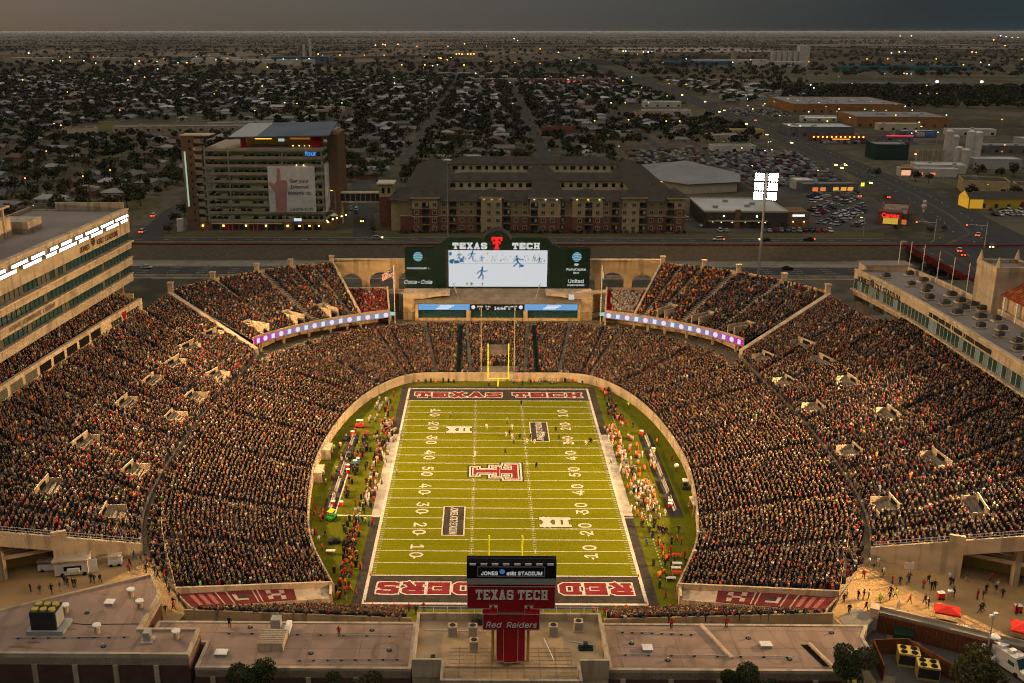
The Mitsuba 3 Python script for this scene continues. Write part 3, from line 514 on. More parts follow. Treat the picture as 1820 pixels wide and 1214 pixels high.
def goal(y, s, lab):
    g = thing('goal_post', lab, 'goal post', 'yellow goal posts'); part(g, 'base', M().tube((0, y+s*2.0, 0), (0, y+s*2.0, 2.6), .17, 8).tube((0, y+s*2.0, 2.6), (0, y, 3.05), .15, 8), 'yellow'); part(g, 'crossbar', M().tube((-2.9, y, 3.05), (2.9, y, 3.05), .13, 8), 'yellow')
    for x in (-2.82, 2.82): part(g, 'upright', M().tube((x, y, 3.05), (x, y, 13.2), .16, 8), 'yellow')
goal(FY+.3, 1, 'yellow goal post at the far end in front of the crowd'); goal(-FY-.3, -1, 'yellow goal post at the near end rising behind the sign tower')
for i, (x, w) in enumerate(((-4.75, "left"), (4.65, "right"))):
    one('net_pole', M().tube((x, 63.6, 1), (x, 63.6, 21.1), .12, 8), 'tan_pale', 'tall pale net pole behind the far goal on its %s side' % w, 'pole', 'net poles behind the far goal')
# ================================================================ NORTH END: video board, end building, arches, ribbon boards
def lit(parent, base, m, rgb, s=1.0, b='black', w=.02, **kw): return part(parent, base, m, b, emitter=emit(*rgb, s, w), **kw)
def XZ(x, y, z): return frame3((x, y, z), (1, 0, 0), (0, 0, 1))      # flat things that face south
vb = thing('video_board', 'huge dark video board with glowing screen at the far end of the stadium', 'scoreboard')
YB = 103.0
body = Polygon([(-29.1, 16.6), (29.4, 16.6), (29.4, 29.6), (20, 29.7), (17.5, 31.2), (16, 32.6), (4.2, 32.6), (3.2, 34.2), (1.6, 35.2), (-.1, 35.5), (-1.8, 35.2), (-3.4, 34.2), (-4.4, 32.6), (-15.8, 32.6), (-17.3, 31.2), (-19.8, 29.7), (-29.1, 29.6)])
part(vb, 'cabinet', M().poly(body, 0, 3.2).xf(XZ(0, YB+3.2, 0)), 'dark_green')
arc = LineString([(-4.6, 32.7), (-3.5, 34.3), (-1.8, 35.4), (-.1, 35.7), (1.6, 35.4), (3.3, 34.3), (4.4, 32.7)]).buffer(.28)
part(vb, 'arch_trim', M().poly(arc, 0, 3.6).xf(XZ(0, YB+3.4, 0)), 'charcoal')
scr = lit(vb, 'screen', M().bx(-15.3, 15.9, YB-.06, YB+.05, 17.4, 29.2), (.60, .62, .64), 1.0, w=.6)
sm, sb = M(), M(); r = np.random.default_rng(3)
def blob(cx, cz, w, h, n=9):
    a = np.sort(r.uniform(0, 6.283, n)); return Polygon([(cx+math.cos(t)*w*r.uniform(.5, 1), cz+math.sin(t)*h*r.uniform(.5, 1)) for t in a]).buffer(0)
def stick(cx, cz, h, lean=0.0, stride=.3, arms=(.5, -.4)):      # a running figure on the screen
    L = lambda *q: LineString([(cx+x*h, cz+z*h) for x, z in q]); k = lean
    return unary_union([L((0, 0), (k*.5, .36)).buffer(h*.085), L((k*.5, .36), (k*.7, .44)).buffer(h*.07), LineString([(cx+k*.8*h, cz+.56*h), (cx+k*.8*h+.001, cz+.56*h)]).buffer(h*.09), L((0, 0), (stride*.6, -.2), (stride*.5, -.48)).buffer(h*.055), L((0, 0), (-stride*.5, -.22), (-stride*1.1, -.4)).buffer(h*.055), L((k*.5, .38), (arms[0]*.5, .2), (arms[0], .28)).buffer(h*.04), L((k*.5, .38), (arms[1]*.6, .18), (arms[1], .02)).buffer(h*.04)])
for f in ((-4.9, 21.6, 3.6, .1, .25), (6.6, 25.4, 3.4, -.15, .35), (-8.1, 27.4, 2.6, .2, .3), (-4.8, 26.4, 1.8, 0, .2), (13.4, 26.0, 1.9, 0, .2), (-10.8, 26.2, 1.9, .2, .2), (-12.0, 27.2, 2.0, 0, .2)): sm.poly(stick(*f).simplify(.03), 0, .03)
for f in ((-14.2, 25.7, 1.1, .9), (-12.8, 25.4, 1.3, .7), (-11.2, 25.8, .6, .8), (7.9, 24.2, .8, .5), (-14.7, 27.9, .5, 1.0)): sm.poly(blob(*f).buffer(.05), 0, .03)
for i in range(60):
    cx, cz = r.uniform(-12, 15), 25.3+abs(r.normal(0, .9)); sb.poly(unary_union([sbox(cx, cz, cx+.07, cz+r.uniform(.3, 1.0)), sbox(cx-.16, cz+.35, cx+.2, cz+.42)]), 0, .03)
sb.poly(sbox(-15, 25.0, 15.6, 25.06), 0, .03)
for cx in (-9.5, -8.2, -7.9, -4.6): sb.poly(stick(cx, 18.2, 1.0).simplify(.03), 0, .03)
lit(scr, 'blue_figure', sm.xf(XZ(0, YB-.08, 0)), (.012, .10, .24), 1.0); part(scr, 'dark_figure', sb.xf(XZ(0, YB-.08, 0)), 'charcoal')
lit(scr, 'orange_dot', M().poly(blob(-3.1, 28.2, .5, .55), 0, .03).xf(XZ(0, YB-.09, 0)), (.75, .4, .08))
for t, x in (('TEXAS', -8.6), ('TECH', 9.1)):
    pg = words(t, 2.0, .98, .14, .29); lit(vb, 'letter_row', pg2m(pg, XZ(x, YB-.05, 30.6), .25), (.62, .62, .60))
lit(vb, 'red_emblem', pg2m(affinity.scale(DT, 1.75, 1.95, origin=(0, 0)), XZ(-.1, YB-.06, 31.5), .3), (.85, .012, .015), 1.1)
for t, h, x, z in (('CovenantHealth +', .62, -25.0, 23.4), ('PlainsCapital', .75, 25.1, 23.1), ('Bank', .6, 25.1, 22.0), ('United', 1.2, 25.1, 19.3), ('supermarkets', .62, 25.1, 18.0)): lit(vb, 'sponsor_text', inter(t, h, XZ(x, YB-.05, z), .06), (.5, .52, .5))
X = XZ(-25.0, YB-.05, 18.9); X[:3, 1] += np.array([.28, 0, 0]); lit(vb, 'sponsor_text', inter('Coca-Cola', 1.25, X, .06), (.5, .5, .48))
for x in (-25.0, 25.2): lit(vb, 'globe_emblem', pg2m(globe(1.5), XZ(x, YB-.05, 27.1), .06), (.20, .44, .55))
lit(vb, 'bison_emblem', pg2m(unary_union([blob(25.0, 24.6, 1.0, .5), blob(25.6, 24.7, .5, .4)]), XZ(0, YB-.05, 0), .06), (.4, .42, .4))
part(vb, 'seam', M().bx(-21, -20.9, YB-.04, YB, 16.8, 29.4).bx(21, 21.1, YB-.04, YB, 16.8, 29.4).bx(-16.2, -15.5, YB-.1, YB, 17, 29.5).bx(16.1, 16.5, YB-.1, YB, 17, 29.5), 'charcoal')
for s in (1, -1):
    pier = thing('board_pier', 'tall tan stone pier carrying the %s side of the video board' % ('left' if s > 0 else 'right'), 'pier')
    x0, x1 = (-29.3, -25.8) if s > 0 else (26.3, 29.8)
    part(pier, 'shaft', M().bx(x0, x1, 95.2, 102.5, 7, 15.2), 'tan'); part(pier, 'band', M().bx(x0-.15, x1+.15, 95.0, 102.6, 11.2, 11.6), 'tan_pale')
    part(pier, 'cap', M().poly(Polygon([(-.3*s, 15.2), (-.3*s, 16.9), (14.2*s, 16.9), (14.2*s, 16.3), (10*s, 16.0), (6*s, 15.2)]), 0, 6.8).xf(XZ(-29.0 if s > 0 else 29.6, 102.6, 0)), 'tan_pale')
eb = thing('end_building', 'low tan building with blue ribbon display below the video board', 'building')
part(eb, 'wall', M().bx(-25.6, 26.1, 94.6, 94.9, 7.5, 9.3).bx(-25.6, -24.6, 94.4, 96, 7.5, 14.2).bx(25.2, 26.1, 94.4, 96, 7.5, 14.2).bx(-9.6, -8.2, 94.4, 95, 7.5, 12.0).bx(8.2, 9.6, 94.4, 95, 7.5, 12.0).bx(-24.6, 25.2, 95.4, 95.8, 9, 14), 'tan')
for x0, x1 in ((-24.6, -9.6), (-8.2, 8.2), (9.6, 25.2)):
    w = (x1-x0)/6
    for i in range(6): part(eb, 'window', M().bx(x0+i*w+.06, x0+(i+1)*w-.06, 95.15, 95.25, 9.35, 11.95), 'glass')
part(eb, 'roof', M().add(np.array([(-25.8, 94.0, 14.0), (26.3, 94.0, 14.0), (26.3, 103, 16.4), (-25.8, 103, 16.4), (-25.8, 94.0, 14.35), (26.3, 94.0, 14.35), (26.3, 103, 16.8), (-25.8, 103, 16.8)]), [[0, 1, 2, 3], [4, 5, 6, 7], [0, 1, 5, 4], [1, 2, 6, 5], [2, 3, 7, 6], [3, 0, 4, 7]]), 'deck')
for x in (-12, 12): part(eb, 'strut', M().tube((x, 96.5, 14.9), (x*1.15, 102.8, 18.5), .12, 6), 'stone')
for x0, x1, nmx in ((-24.5, -8.5, 'left'), (8.6, 25.1, 'right')):
    k = lit(eb, 'ribbon_panel', M().bx(x0, x1, 94.2, 94.4, 12.05, 13.95), (.14, .34, .62), 1.0, w=.1)
    m = M(); c = (x0+x1)/2
    for j in range(3): m.bx(c-2.5+j*.6, c+1.5+j*.8, 94.15, 94.19, 12.35+j*.45, 12.7+j*.45)
    lit(k, 'white_text', m, (.7, .74, .76))
cb = part(eb, 'clock_panel', M().bx(-8.4, 8.5, 94.2, 94.4, 12.05, 13.95), 'black')
lit(cb, 'digits', inter('14:44', .95, XZ(.9, 94.17, 12.65), .03), (.95, .9, .95))
for t, x, z in (('DOWN', -5.3, 13.2), ('1', -5.5, 12.4), ('TO GO', -2.9, 13.2), ('10', -2.9, 12.4), ('BALL ON', 3.8, 13.2), ('29', 3.8, 12.4), ('QTR', 5.7, 13.2), ('1', 5.7, 12.4)): lit(cb, 'digits', inter(t, .42, XZ(x, 94.17, z), .03), (.9, .85, .7))
for x in (-7.4, 7.4): lit(cb, 'round_emblem', pg2m(globe(.62, 3), XZ(x, 94.17, 13.0), .03), (.9, .8, .85))
lit(eb, 'small_sign', M().bx(22.3, 24.0, 95.2, 95.3, 15.2, 16.8), (.55, .55, .5))
# arcade wall behind the corner decks
for s in (1, -1):
    x0, x1 = -53.0, -28.8
    pg = Polygon([(x0, G-1), (x1, G-1), (x1, 25.4), (x0, 24.8)])
    for cx, w, zt in ((-46.6, 3.35, 20.9), (-37.0, 3.8, 21.5), (-28.2, 3.2, 21.5)):
        a = np.linspace(0, math.pi, 18); pg = pg.difference(Polygon([(cx+w, G-2), *[(cx+w*math.cos(t), zt-w*.85+w*.85*math.sin(t)) for t in a], (cx-w, G-2)]))
    if s < 0: pg = affinity.scale(pg, -1, 1, origin=(0, 0))
    aw = thing('arcade_wall', 'tan wall with round arches joining the %s corner deck to the video board' % ('left' if s > 0 else 'right'), 'wall')
    part(aw, 'wall', M().poly(pg, 0, 1.2).xf(XZ(0, 106.6, 0)), 'tan'); part(aw, 'coping', M().bx(min(s*x0, s*x1), max(s*x0, s*x1), 105.2, 106.8, 25.35, 25.75), 'tan_pale')
    fl = M().bx(min(-48.5*s, -29.5*s), max(-48.5*s, -29.5*s), 99.9, 105.3, 15.6, 16.0); part(aw, 'walkway', fl, 'floor_tan')
# ribbon boards
rp = np.array([d0(u) for u in np.linspace(.02, ND, 40)] + [(-41.6+8.6*t, 84.9+4.2*t) for t in np.linspace(.1, 1, 10)]); rl = np.r_[0, np.cumsum(np.linalg.norm(np.diff(rp, axis=0), axis=1))]
for s in (1, -1):
    rb = thing('ribbon_board', 'long curved purple display board with white squares and dots on the %s' % ('left' if s > 0 else 'right'), 'display board')
    N = 16; mag = np.array([(.52, .01, .42), (.42, .02, .40)]); lav = np.array([.24, .17, .33]); grey = np.array([.27, .25, .32])
    for i in range(N):
        p, q = [np.array([np.interp(rl[-1]*k/N, rl, rp[:, 0]), np.interp(rl[-1]*k/N, rl, rp[:, 1])])*[s, 1] for k in (i, i+1)]
        if s < 0: p, q = q, p
        d = (q-p)/np.linalg.norm(q-p); n = np.array([d[1], -d[0]]); p, q = p+n*.5, q+n*.5; L = np.linalg.norm(q-p)
        X = frame3((*((p+q)/2), 12.1), (*d, 0), (0, 0, 1)); t = i/(N-1)
        col = mag[i % 2]*(1-min(1, t*3.2)) + (lav*(1-t)+grey*t)*min(1, t*3.2)
        k = lit(rb, 'panel', M().poly(sbox(-L/2, -.88, L/2, .88), -.2, 0).xf(X), col, 1.0, w=.05)
        if i % 2 == 0: lit(k, 'white_square', M().poly(Polygon([(-.62, -.66), (.52, -.66), (.62, .66), (-.56, .66)]), .01, .05).xf(X), (.72, .80, .80), 1.0)
        else: lit(k, 'red_ring', M().poly(affinity.scale(sbox(-1, -1, 1, 1).intersection(LineString([(0, 0), (.001, 0)]).buffer(1)), .86, .86), .005, .02).xf(X), (.75, .12, .2)); lit(k, 'white_dot', M().poly(LineString([(0, 0), (.001, 0)]).buffer(.74), .01, .05).xf(X), (.72, .78, .80), 1.0)
    p = np.array((-32.2, 90.2))*[s, 1]; lit(rb, 'end_sign', M().bx(p[0]-.7, p[0]+.7, p[1]-.5, p[1]-.4, 11.5, 12.6), (.35, .6, .45))
# flagpoles beside the board
for s in (1, -1):
    fp = thing('flagpole', 'white flagpole %s' % ('flying a striped national flag left of the video board' if s > 0 else 'with a limp pale flag right of the video board'), 'flagpole'); x = -31.6*s+.3*(s < 0)
    part(fp, 'pole', M().tube((x, 90.8, G), (x, 90.8, 26.8), .14, 8), 'white'); part(fp, 'finial', M().tm(trimesh.creation.icosphere(1, .25), RT(x, 90.8, 26.9)), 'yellow')
    n = 14; W = 3.9 if s > 0 else .8; H = 2.5 if s > 0 else 2.2
    def cloth(u, v): u = np.asarray(u, float); return np.stack([x-.15-W*u*.92*(1 if s > 0 else -1), 90.8+.35*np.sin(u*7+v*2)*u, 26.3-H*v-2.1*u*(1 if s > 0 else .8)], -1)
    uu = np.linspace(0, 1, n)
    if s > 0:
        for i in range(13):
            u0 = .42 if i < 7 else 0; u2 = np.linspace(u0, 1, n); part(fp, 'stripe', M().grid(np.stack([cloth(u2, i/13), cloth(u2, (i+1)/13)], 0)), 'red' if i % 2 == 0 else 'white')
        scene['flag_blue'] = two({'type': 'diffuse', 'reflectance': {'type': 'rgb', 'value': [.02, .03, .10]}}); u2 = np.linspace(0, .42, n); part(fp, 'canton', M().grid(np.stack([cloth(u2, 0.0), cloth(u2, 7/13)], 0)), 'flag_blue')
        st = M()
        for a in range(5):
            for b_ in range(4): p = cloth(np.array(.05+a*.08), .06+b_*.12); st.box(p+[0, -.05, 0], (.12, .03, .12))
        part(fp, 'stars', st, 'white')
    else: part(fp, 'flag', M().grid(np.stack([cloth(uu, 0.0), cloth(uu, .5), cloth(uu, 1.0)], 0)), 'white')

# ================================================================ LIGHT TOWER, roof lamps
def tower(x, y, z0, z1, facing, lab, spots):
    t = thing('light_tower', lab, 'light tower'); part(t, 'pole', M().tube((x, y, z0), (x, y, z1+9.8), .55, 10, .34), 'steel')
    X = RT(x, y, z1, facing); fr = M()
    for c in (-1, 1):
        for r_ in range(3):
            xc, zc = c*2.35, 1.7+r_*3.35
            fr.box((xc, .35, zc), (3.7, .3, 3.3))
    part(t, 'lamp_frame', fr.xf(X), 'charcoal')
    disc = np.array([(math.cos(a)*.43, 0, math.sin(a)*.47) for a in np.linspace(0, 2*math.pi, 9)[:-1]])
    for c in (-1, 1):
        for r_ in range(9):
            m = M()
            for k in range(4): m.add(np.vstack([disc, [[0, 0, 0]]]) + [c*2.35-1.26+k*.84, 0.1, .65+r_*.98+(r_//3)*.4], [[i, (i+1) % 8, 8] for i in range(8)])
            v, f = m.xf(X).mesh(); lit(t, 'lamp_row', (v, f), (1.0, .93, .82), 14 if c > 0 else 8, w=.01)
    for tx, ty, pw, cut in spots: spot(x, y-1.0, z1+5, tx, ty, 0, pw, cut)
tower(96.3, 152, G, 37.2, math.radians(-14), 'tall lit floodlight tower behind the far right corner deck', [(-5, 12, 130000, 36)])
# ================================================================ WEST PRESS BUILDING
FWc = CubicSpline([-95, -60, -30, -8, 10, 30, 62], [-105.6, -105.4, -104.9, -104.2, -103.5, -102.5, -101.0])
FEc = CubicSpline([-95, -60, -15, 16, 48, 72], [108.5, 107.3, 105.8, 105.6, 104.6, 101.6])
def facade(fc, y0, y1, n, z0, z1, off0, off1, s):          # a band of facade standing on a curve; off: metres out over the seats
    y = np.linspace(y0, y1, n); x = fc(y)
    P = np.stack([np.column_stack([x+s*off0, y, np.full(n, z0)]), np.column_stack([x+s*off1, y, np.full(n, z1)])], 0); return P
def band(fc, y0, y1, n, z0, z1, off, depth, s):
    m = M(); y = np.linspace(y0, y1, n); x = fc(y); a, b = x+s*off, x+s*(off-depth)
    m.grid(np.stack([np.column_stack([b, y, np.full(n, z0)]), np.column_stack([a, y, np.full(n, z0)]), np.column_stack([a, y, np.full(n, z1)]), np.column_stack([b, y, np.full(n, z1)])], 0))
    for i in (0, -1): m.quad((a[i], y[i], z0), (b[i], y[i], z0), (b[i], y[i], z1), (a[i], y[i], z1))
    return m
scene['window_lit'] = two({'type': 'diffuse', 'reflectance': {'type': 'rgb', 'value': [.1, .1, .08]}})
def glazing(parent, fc, ys, z0, z1, off, s, lit_f, tint):
    mu = M(); k = 0
    for i in range(len(ys)-1):
        a, b = ys[i]+.08, ys[i+1]-.08; p, q = (fc(a)+s*off, a), (fc(b)+s*off, b)
        m = M().quad((*p, z0), (*q, z0), (*q, z1), (*p, z1))
        if lit_f(ys[i]): part(parent, 'window', m, 'window_lit', emitter=emit(*tint, rng.uniform(.5, 1.4), .004))
        else: part(parent, 'window', m, 'glass')
        mu.box((fc(ys[i])+s*(off+.05), ys[i], (z0+z1)/2), (.16, .16, z1-z0))
    part(parent, 'mullions', mu, 'tan_pale' if s < 0 else 'charcoal', kind='stuff')
pb = thing('press_building', 'tall tan press building with three bands of glass and lamps on its roof', 'building')
YN, YS = 62.0, -90.0
ys = np.arange(YN, -62, -2.1)
for (z0, z1, off, dep, b) in ((42.8, 49.0, .3, 1.2, 'stone'), (38.4, 40.3, .3, 2, 'stone'), (33.8, 35.9, .1, 2, 'stone'), (29.2, 31.4, -.1, 3, 'stone'), (40.2, 40.55, 1.1, 2, 'tan_pale'), (48.9, 49.3, .5, 1.5, 'tan_pale'), (35.8, 36.05, .4, 1, 'tan_pale'), (31.3, 31.5, .25, 1, 'tan_pale')):
    part(pb, 'facade_band', band(FWc, YS, YN, 60, z0, z1, off, dep, 1), b)
glazing(pb, FWc, ys, 40.5, 42.85, -.5, 1, lambda y: (y < 26 and rng.random() < .55) , (.17, .23, .06))
glazing(pb, FWc, ys, 35.9, 38.45, -.6, 1, lambda y: rng.random() < .08, (.10, .08, .03))
glazing(pb, FWc, ys, 31.4, 33.85, -.8, 1, lambda y: rng.random() < .12, (.10, .05, .015))
n = 60; y = np.linspace(YS, YN, n); x = FWc(y)
part(pb, 'roof', M().grid(np.stack([np.column_stack([x-.5, y, np.full(n, 48.6)]), np.column_stack([x-27, y, np.full(n, 48.6)])], 0)), 'roof_grey')
part(pb, 'wall', M().bx(-128, -102.2, YN-.4, YN, 29.2, 49.0).bx(-128, -104, YN-.8, YN-.2, G, 29.3), 'stone')
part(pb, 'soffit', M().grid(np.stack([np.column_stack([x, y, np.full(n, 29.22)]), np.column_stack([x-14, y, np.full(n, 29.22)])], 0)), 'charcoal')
part(pb, 'back_wall', M().grid(np.stack([np.column_stack([x-26.5, y, np.full(n, G)]), np.column_stack([x-26.5, y, np.full(n, 49.0)])], 0)), 'stone')
part(pb, 'roof_parapet', M().bx(-120, -101.6, YN-1.0, YN-.5, 48.7, 51.0).bx(-127.5, -127, -60, YN, 48.7, 49.6), 'stone')
ph = M().bx(-126, -116, -40, 26, 48.6, 53.2)
part(pb, 'penthouse', ph, 'tan_pale')
pg_ = M()
for yy in range(-38, 28, 6): pg_.bx(-116.1, -115.6, yy, yy+.5, 48.6, 56.0)
pg_.bx(-116.1, -115.7, -40, 26, 55.6, 56.0).bx(-126, -115.8, 25.6, 26, 55.6, 56).bx(-126, -125.6, 25.6, 26, 48.6, 56)
part(pb, 'roof_frame', pg_, 'tan_pale'); part(pb, 'stair_house', M().bx(-121, -113, 28, 36, 48.6, 51.6), 'stone')
def facing(y, fc, off, z, s): d = np.array([fc(y+.5)-fc(y-.5), 1.0])*s; return frame3((fc(y)+s*off, y, z), (*d, 0), (0, 0, 1))
def scribble(fc, y0, y1, h, off, z, s):    # worn raised inscription, too small to read: a run of upright strokes
    m = M()
    for y in np.arange(y0, y1, .42):
        if rng.random() < .93: m.add(*M().poly(sbox(-.15, 0, .15, h*rng.uniform(.8, 1)), 0, .08).xf(facing(y, fc, off, z, s)).mesh())
    return m
# on the west face, looking at it from the field, left is south: x runs north
for t, h, y in (('JONES', 1.25, 33.0), ('AT&T STADIUM', 1.25, 46.5)): part(pb, 'wall_text', inter(t, h, facing(y, FWc, .34, 44.2, 1), .08), 'brick_dark')
part(pb, 'round_emblem', pg2m(globe(1.1, 4), facing(38, FWc, .34, 45.0, 1), .08), 'charcoal')
for y0_, y1_ in ((-6, -1), (0, 8), (9.5, 15)): part(pb, 'inscription', scribble(FWc, y0_, y1_, 1.0, .12, 34.4, 1), 'deck')
row1 = False
# lamps on the roof edge: pairs of long banks, spots where the light leaves
k = -1
for y0, L, row in ((60, 8.6, 0), (50, 8.0, 0), (40.5, 7.4, 0), (31.5, 4.0, 0), (25.5, 5.5, 0), (18.5, 4, 0), (12, 6.6, 0), (4, 7.5, 0), (-6, 10, 0), (-18, 9, 0), (-29, 10, 0), (58.5, 4.5, 1), (52.5, 8.2, 1), (42.5, 7, 1), (34, 5.5, 1), (27.5, 9.4, 1), (17, 5.5, 1), (9.5, 8.5, 1), (-2, 9, 1), (-13, 9, 1), (-24, 10, 1)):
    k = 0 if k >= 0 and row == 1 and not row1 else k+1; row1 = row == 1
    z = 47.4 if row == 0 else 46.4; off = 1.0 if row == 0 else 1.25
    fl = thing('floodlight_bank', 'white floodlight bank, %s row of the press building roof, %s' % ('upper' if row == 0 else 'lower', ('at the far corner', 'second from the far corner', 'third from the far corner', 'before the middle', 'in the middle', 'past the middle', 'toward the left edge', 'at the left picture edge', 'just outside the left edge', 'farther outside the left edge', 'last in the row')[k % 11]), 'floodlight', 'floodlight banks on the press building roof, %s row' % ('upper' if row == 0 else 'lower'))
    yy = np.linspace(y0-L, y0, 8); part(fl, 'housing', band(FWc, y0-L, y0, 8, z-.1, z+.75, off-.1, .7, 1), 'grey_metal')
    part(fl, 'lamp_face', M().grid(facade(FWc, y0-L+.1, y0-.1, 8, z, z+.65, off-.02, off-.02, 1)), 'black', emitter=emit(1.0, .93, .80, 9, .03))
for y0, tx, ty, pw in ((44, 14, 56, 66000), (18, 16, 26, 52000), (-10, 14, -10, 46000), (-32, 18, -44, 46000)): spot(FWc(y0)+1.6, y0, 47, tx, ty, 0, pw*1.05, 44)
# seats terrace in front of the press building, with boxes in its fascia
r3i = lambda y: float(np.interp(y, r3(np.linspace(0, NU, 80))[:, 1], r3(np.linspace(0, NU, 80))[:, 0]))
rimx = lambda y: np.vectorize(r3i)(y)
ct = thing('club_terrace', 'long open terrace of club seats behind a tan fascia with boxes and lettering', 'grandstand')
ysd = np.linspace(-85, 51, 60)
part(ct, 'fascia', band(rimx, -85, 51, 60, ZR-1, 27.0, -.05, .8, 1), 'tan_pale'); part(ct, 'end_wall', M().bx(-106, -97.6, 50.6, 51.2, 12, 28.2), 'tan')
ca_, cb_ = (lambda u: np.column_stack([rimx(u)-1.0, u])), (lambda u: np.column_stack([FWc(u)-2.8, u]))
part(ct, 'terrace', M().grid(terrace(ca_, cb_, ysd[::-1], 8, 25.6, 28.6)), 'deck')
part(ct, 'back_wall', M().grid(np.stack([np.column_stack([FWc(ysd)-2.9, ysd, np.full(60, 28)]), np.column_stack([FWc(ysd)-2.9, ysd, np.full(60, 29.3)])], 0)), 'tan')
for yb in np.arange(26, -70, -6.2):
    lk = yb < -2 and rng.random() < .6
    m = M(); d = rimx(np.array([yb, yb-4.9])); m.quad((d[0]+.06, yb, 24.2), (d[1]+.06, yb-4.9, 24.2), (d[1]+.06, yb-4.9, 26.1), (d[0]+.06, yb, 26.1))
    if lk: part(ct, 'box_window', m, 'window_lit', emitter=emit(.45, .30, .03, 1, .004))
    else: part(ct, 'box_window', m, 'black')
for t, y, h in (('TEXAS', 44.5, 1.3), ('TECH', 35, 1.3)): part(ct, 'letters', pg2m(words(t, h, .95, .2, .26), facing(y, rimx, .12, 24.9, 1), .08), 'charcoal')
part(ct, 'red_emblem', pg2m(affinity.scale(DT, 1.1, 1.3, origin=(0, 0)), facing(39.6, rimx, .12, 25.0, 1), .1), 'red')
_spec0 = len(spec)
# (its people join the crowd below)

# ================================================================ EAST SUITE BUILDING
es = thing('suite_building', 'long flat roofed tan suite building with two bands of glass above the east stand', 'building')
YN2, YS2 = 72.0, -90.0; ys = np.arange(YN2, -62, -2.0)
for (z0, z1, off, dep, b) in ((27.9, 30.3, .1, 1.4, 'stone'), (23.2, 24.7, .1, 3, 'stone'), (24.65, 25.0, .9, 2, 'tan_pale'), (30.2, 30.6, .25, .9, 'tan_pale')): part(es, 'facade_band', band(FEc, YS2, YN2, 60, z0, z1, off, dep, -1), b)
glazing(es, FEc, ys, 25.0, 27.95, -.12, -1, lambda y: rng.random() < .3, (.03, .065, .06))
glazing(es, FEc, np.arange(YN2-3, 34, -2.0), 21.2, 23.4, -1.3, -1, lambda y: rng.random() < .2, (.04, .06, .045))
y = np.linspace(YS2, YN2, n); x = FEc(y)
part(es, 'roof', M().grid(np.stack([np.column_stack([x+.4, y, np.full(n, 29.9)]), np.column_stack([x+15, y, np.full(n, 29.9)])], 0)), 'roof_grey')
part(es, 'back_wall', M().grid(np.stack([np.column_stack([x+15, y, np.full(n, G)]), np.column_stack([x+15, y, np.full(n, 30.9)])], 0)).bx(101.9, 116.6, YN2-.3, YN2, 21, 30.3), 'stone')
part(es, 'parapet', M().grid(np.stack([np.column_stack([x+14.6, y, np.full(n, 29.9)]), np.column_stack([x+14.6, y, np.full(n, 31.2)]), np.column_stack([x+15.1, y, np.full(n, 31.2)])], 0)), 'tan_pale')
part(es, 'stair_house', M().bx(104.5, 117.5, YN2-.2, YN2+5.5, 22, 31.4), 'tan_pale'); part(es, 'stair_roof', M().bx(104.2, 117.8, YN2-.5, YN2+5.8, 31.4, 31.7), 'roof_grey')
part(es, 'rear_wall', M().grid(np.stack([np.column_stack([x+1.6, y, np.full(n, G)]), np.column_stack([x+1.6, y, np.full(n, 21.3)])], 0)).bx(103.2, 116, YN2-.35, YN2-.05, G, 21.3), 'stone')
part(es, 'rear_band', M().grid(np.stack([np.column_stack([x+3.5, y, np.full(n, 20.8)]), np.column_stack([x+3.5, y, np.full(n, 23.5)])], 0)), 'charcoal')
for t, h, yy in (('JONES', 1.5, 67.0), ('AT&T STADIUM', 1.5, 54.5)): part(es, 'wall_text', inter(t, h, facing(yy, FEc, .16, 28.35, -1), .08), 'charcoal')
for y0_, y1_ in ((22, 30), (13, 21), (-1, 12)): part(es, 'inscription', scribble(FEc, y0_, y1_, 1.1, .16, 28.4, -1), 'charcoal')
part(es, 'round_emblem', pg2m(globe(1.0, 4), facing(62.2, FEc, .16, 28.8, -1), .08), 'charcoal')
for (ax, ay) in ((107.2, 63.8), (110.2, 54.1), (111.2, 47), (109.2, 40), (110.8, 34.6), (113.4, 30), (110, 26), (113.8, 22), (110.2, 14.4), (114, 12), (111, 7), (112.6, 2.4), (110, -3), (113, -9), (115.4, 58.6), (113.2, 50.5), (116.2, 43.2), (115.8, 37), (117.6, 29.5), (116.6, 20), (116.4, 6), (114.8, 66.5), (117, 33)):
    ac = thing('rooftop_unit', 'grey rooftop unit, %s in its row, %s row, suite building roof' % (('farthest', 'far end', 'third from the far end', 'fourth from the far end', 'before the tower', 'beside the tower', 'just past the tower', 'middle', 'nearer', 'near the tile roof', 'beside the hall porch', 'near the right edge', 'at the right edge', 'beyond the right edge')[min(13, int((68-ay)/5.6))], 'front' if ax-float(FEc(ay)) < 6.2 else ('second' if ax-float(FEc(ay)) < 10 else 'back')), 'air conditioner', 'air conditioning units on the suite building roof'); X = RT(ax, ay, 29.95, .12); big = rng.uniform(.9, 1.25)
    part(ac, 'base', M().box((0, 0, .15), (2.5*big, 1.9*big, .3)).xf(X), 'tan_pale'); part(ac, 'casing', M().box((0.1, 0, .8), (1.7*big, 1.2*big, .9)).box((.1, 0, 1.3), (1.3*big, .8*big, .12)).xf(X), 'unit_grey'); part(ac, 'fan', M().tube((0.1, 0, 1.36), (.1, 0, 1.42), .45*big, 8).xf(X), 'charcoal')
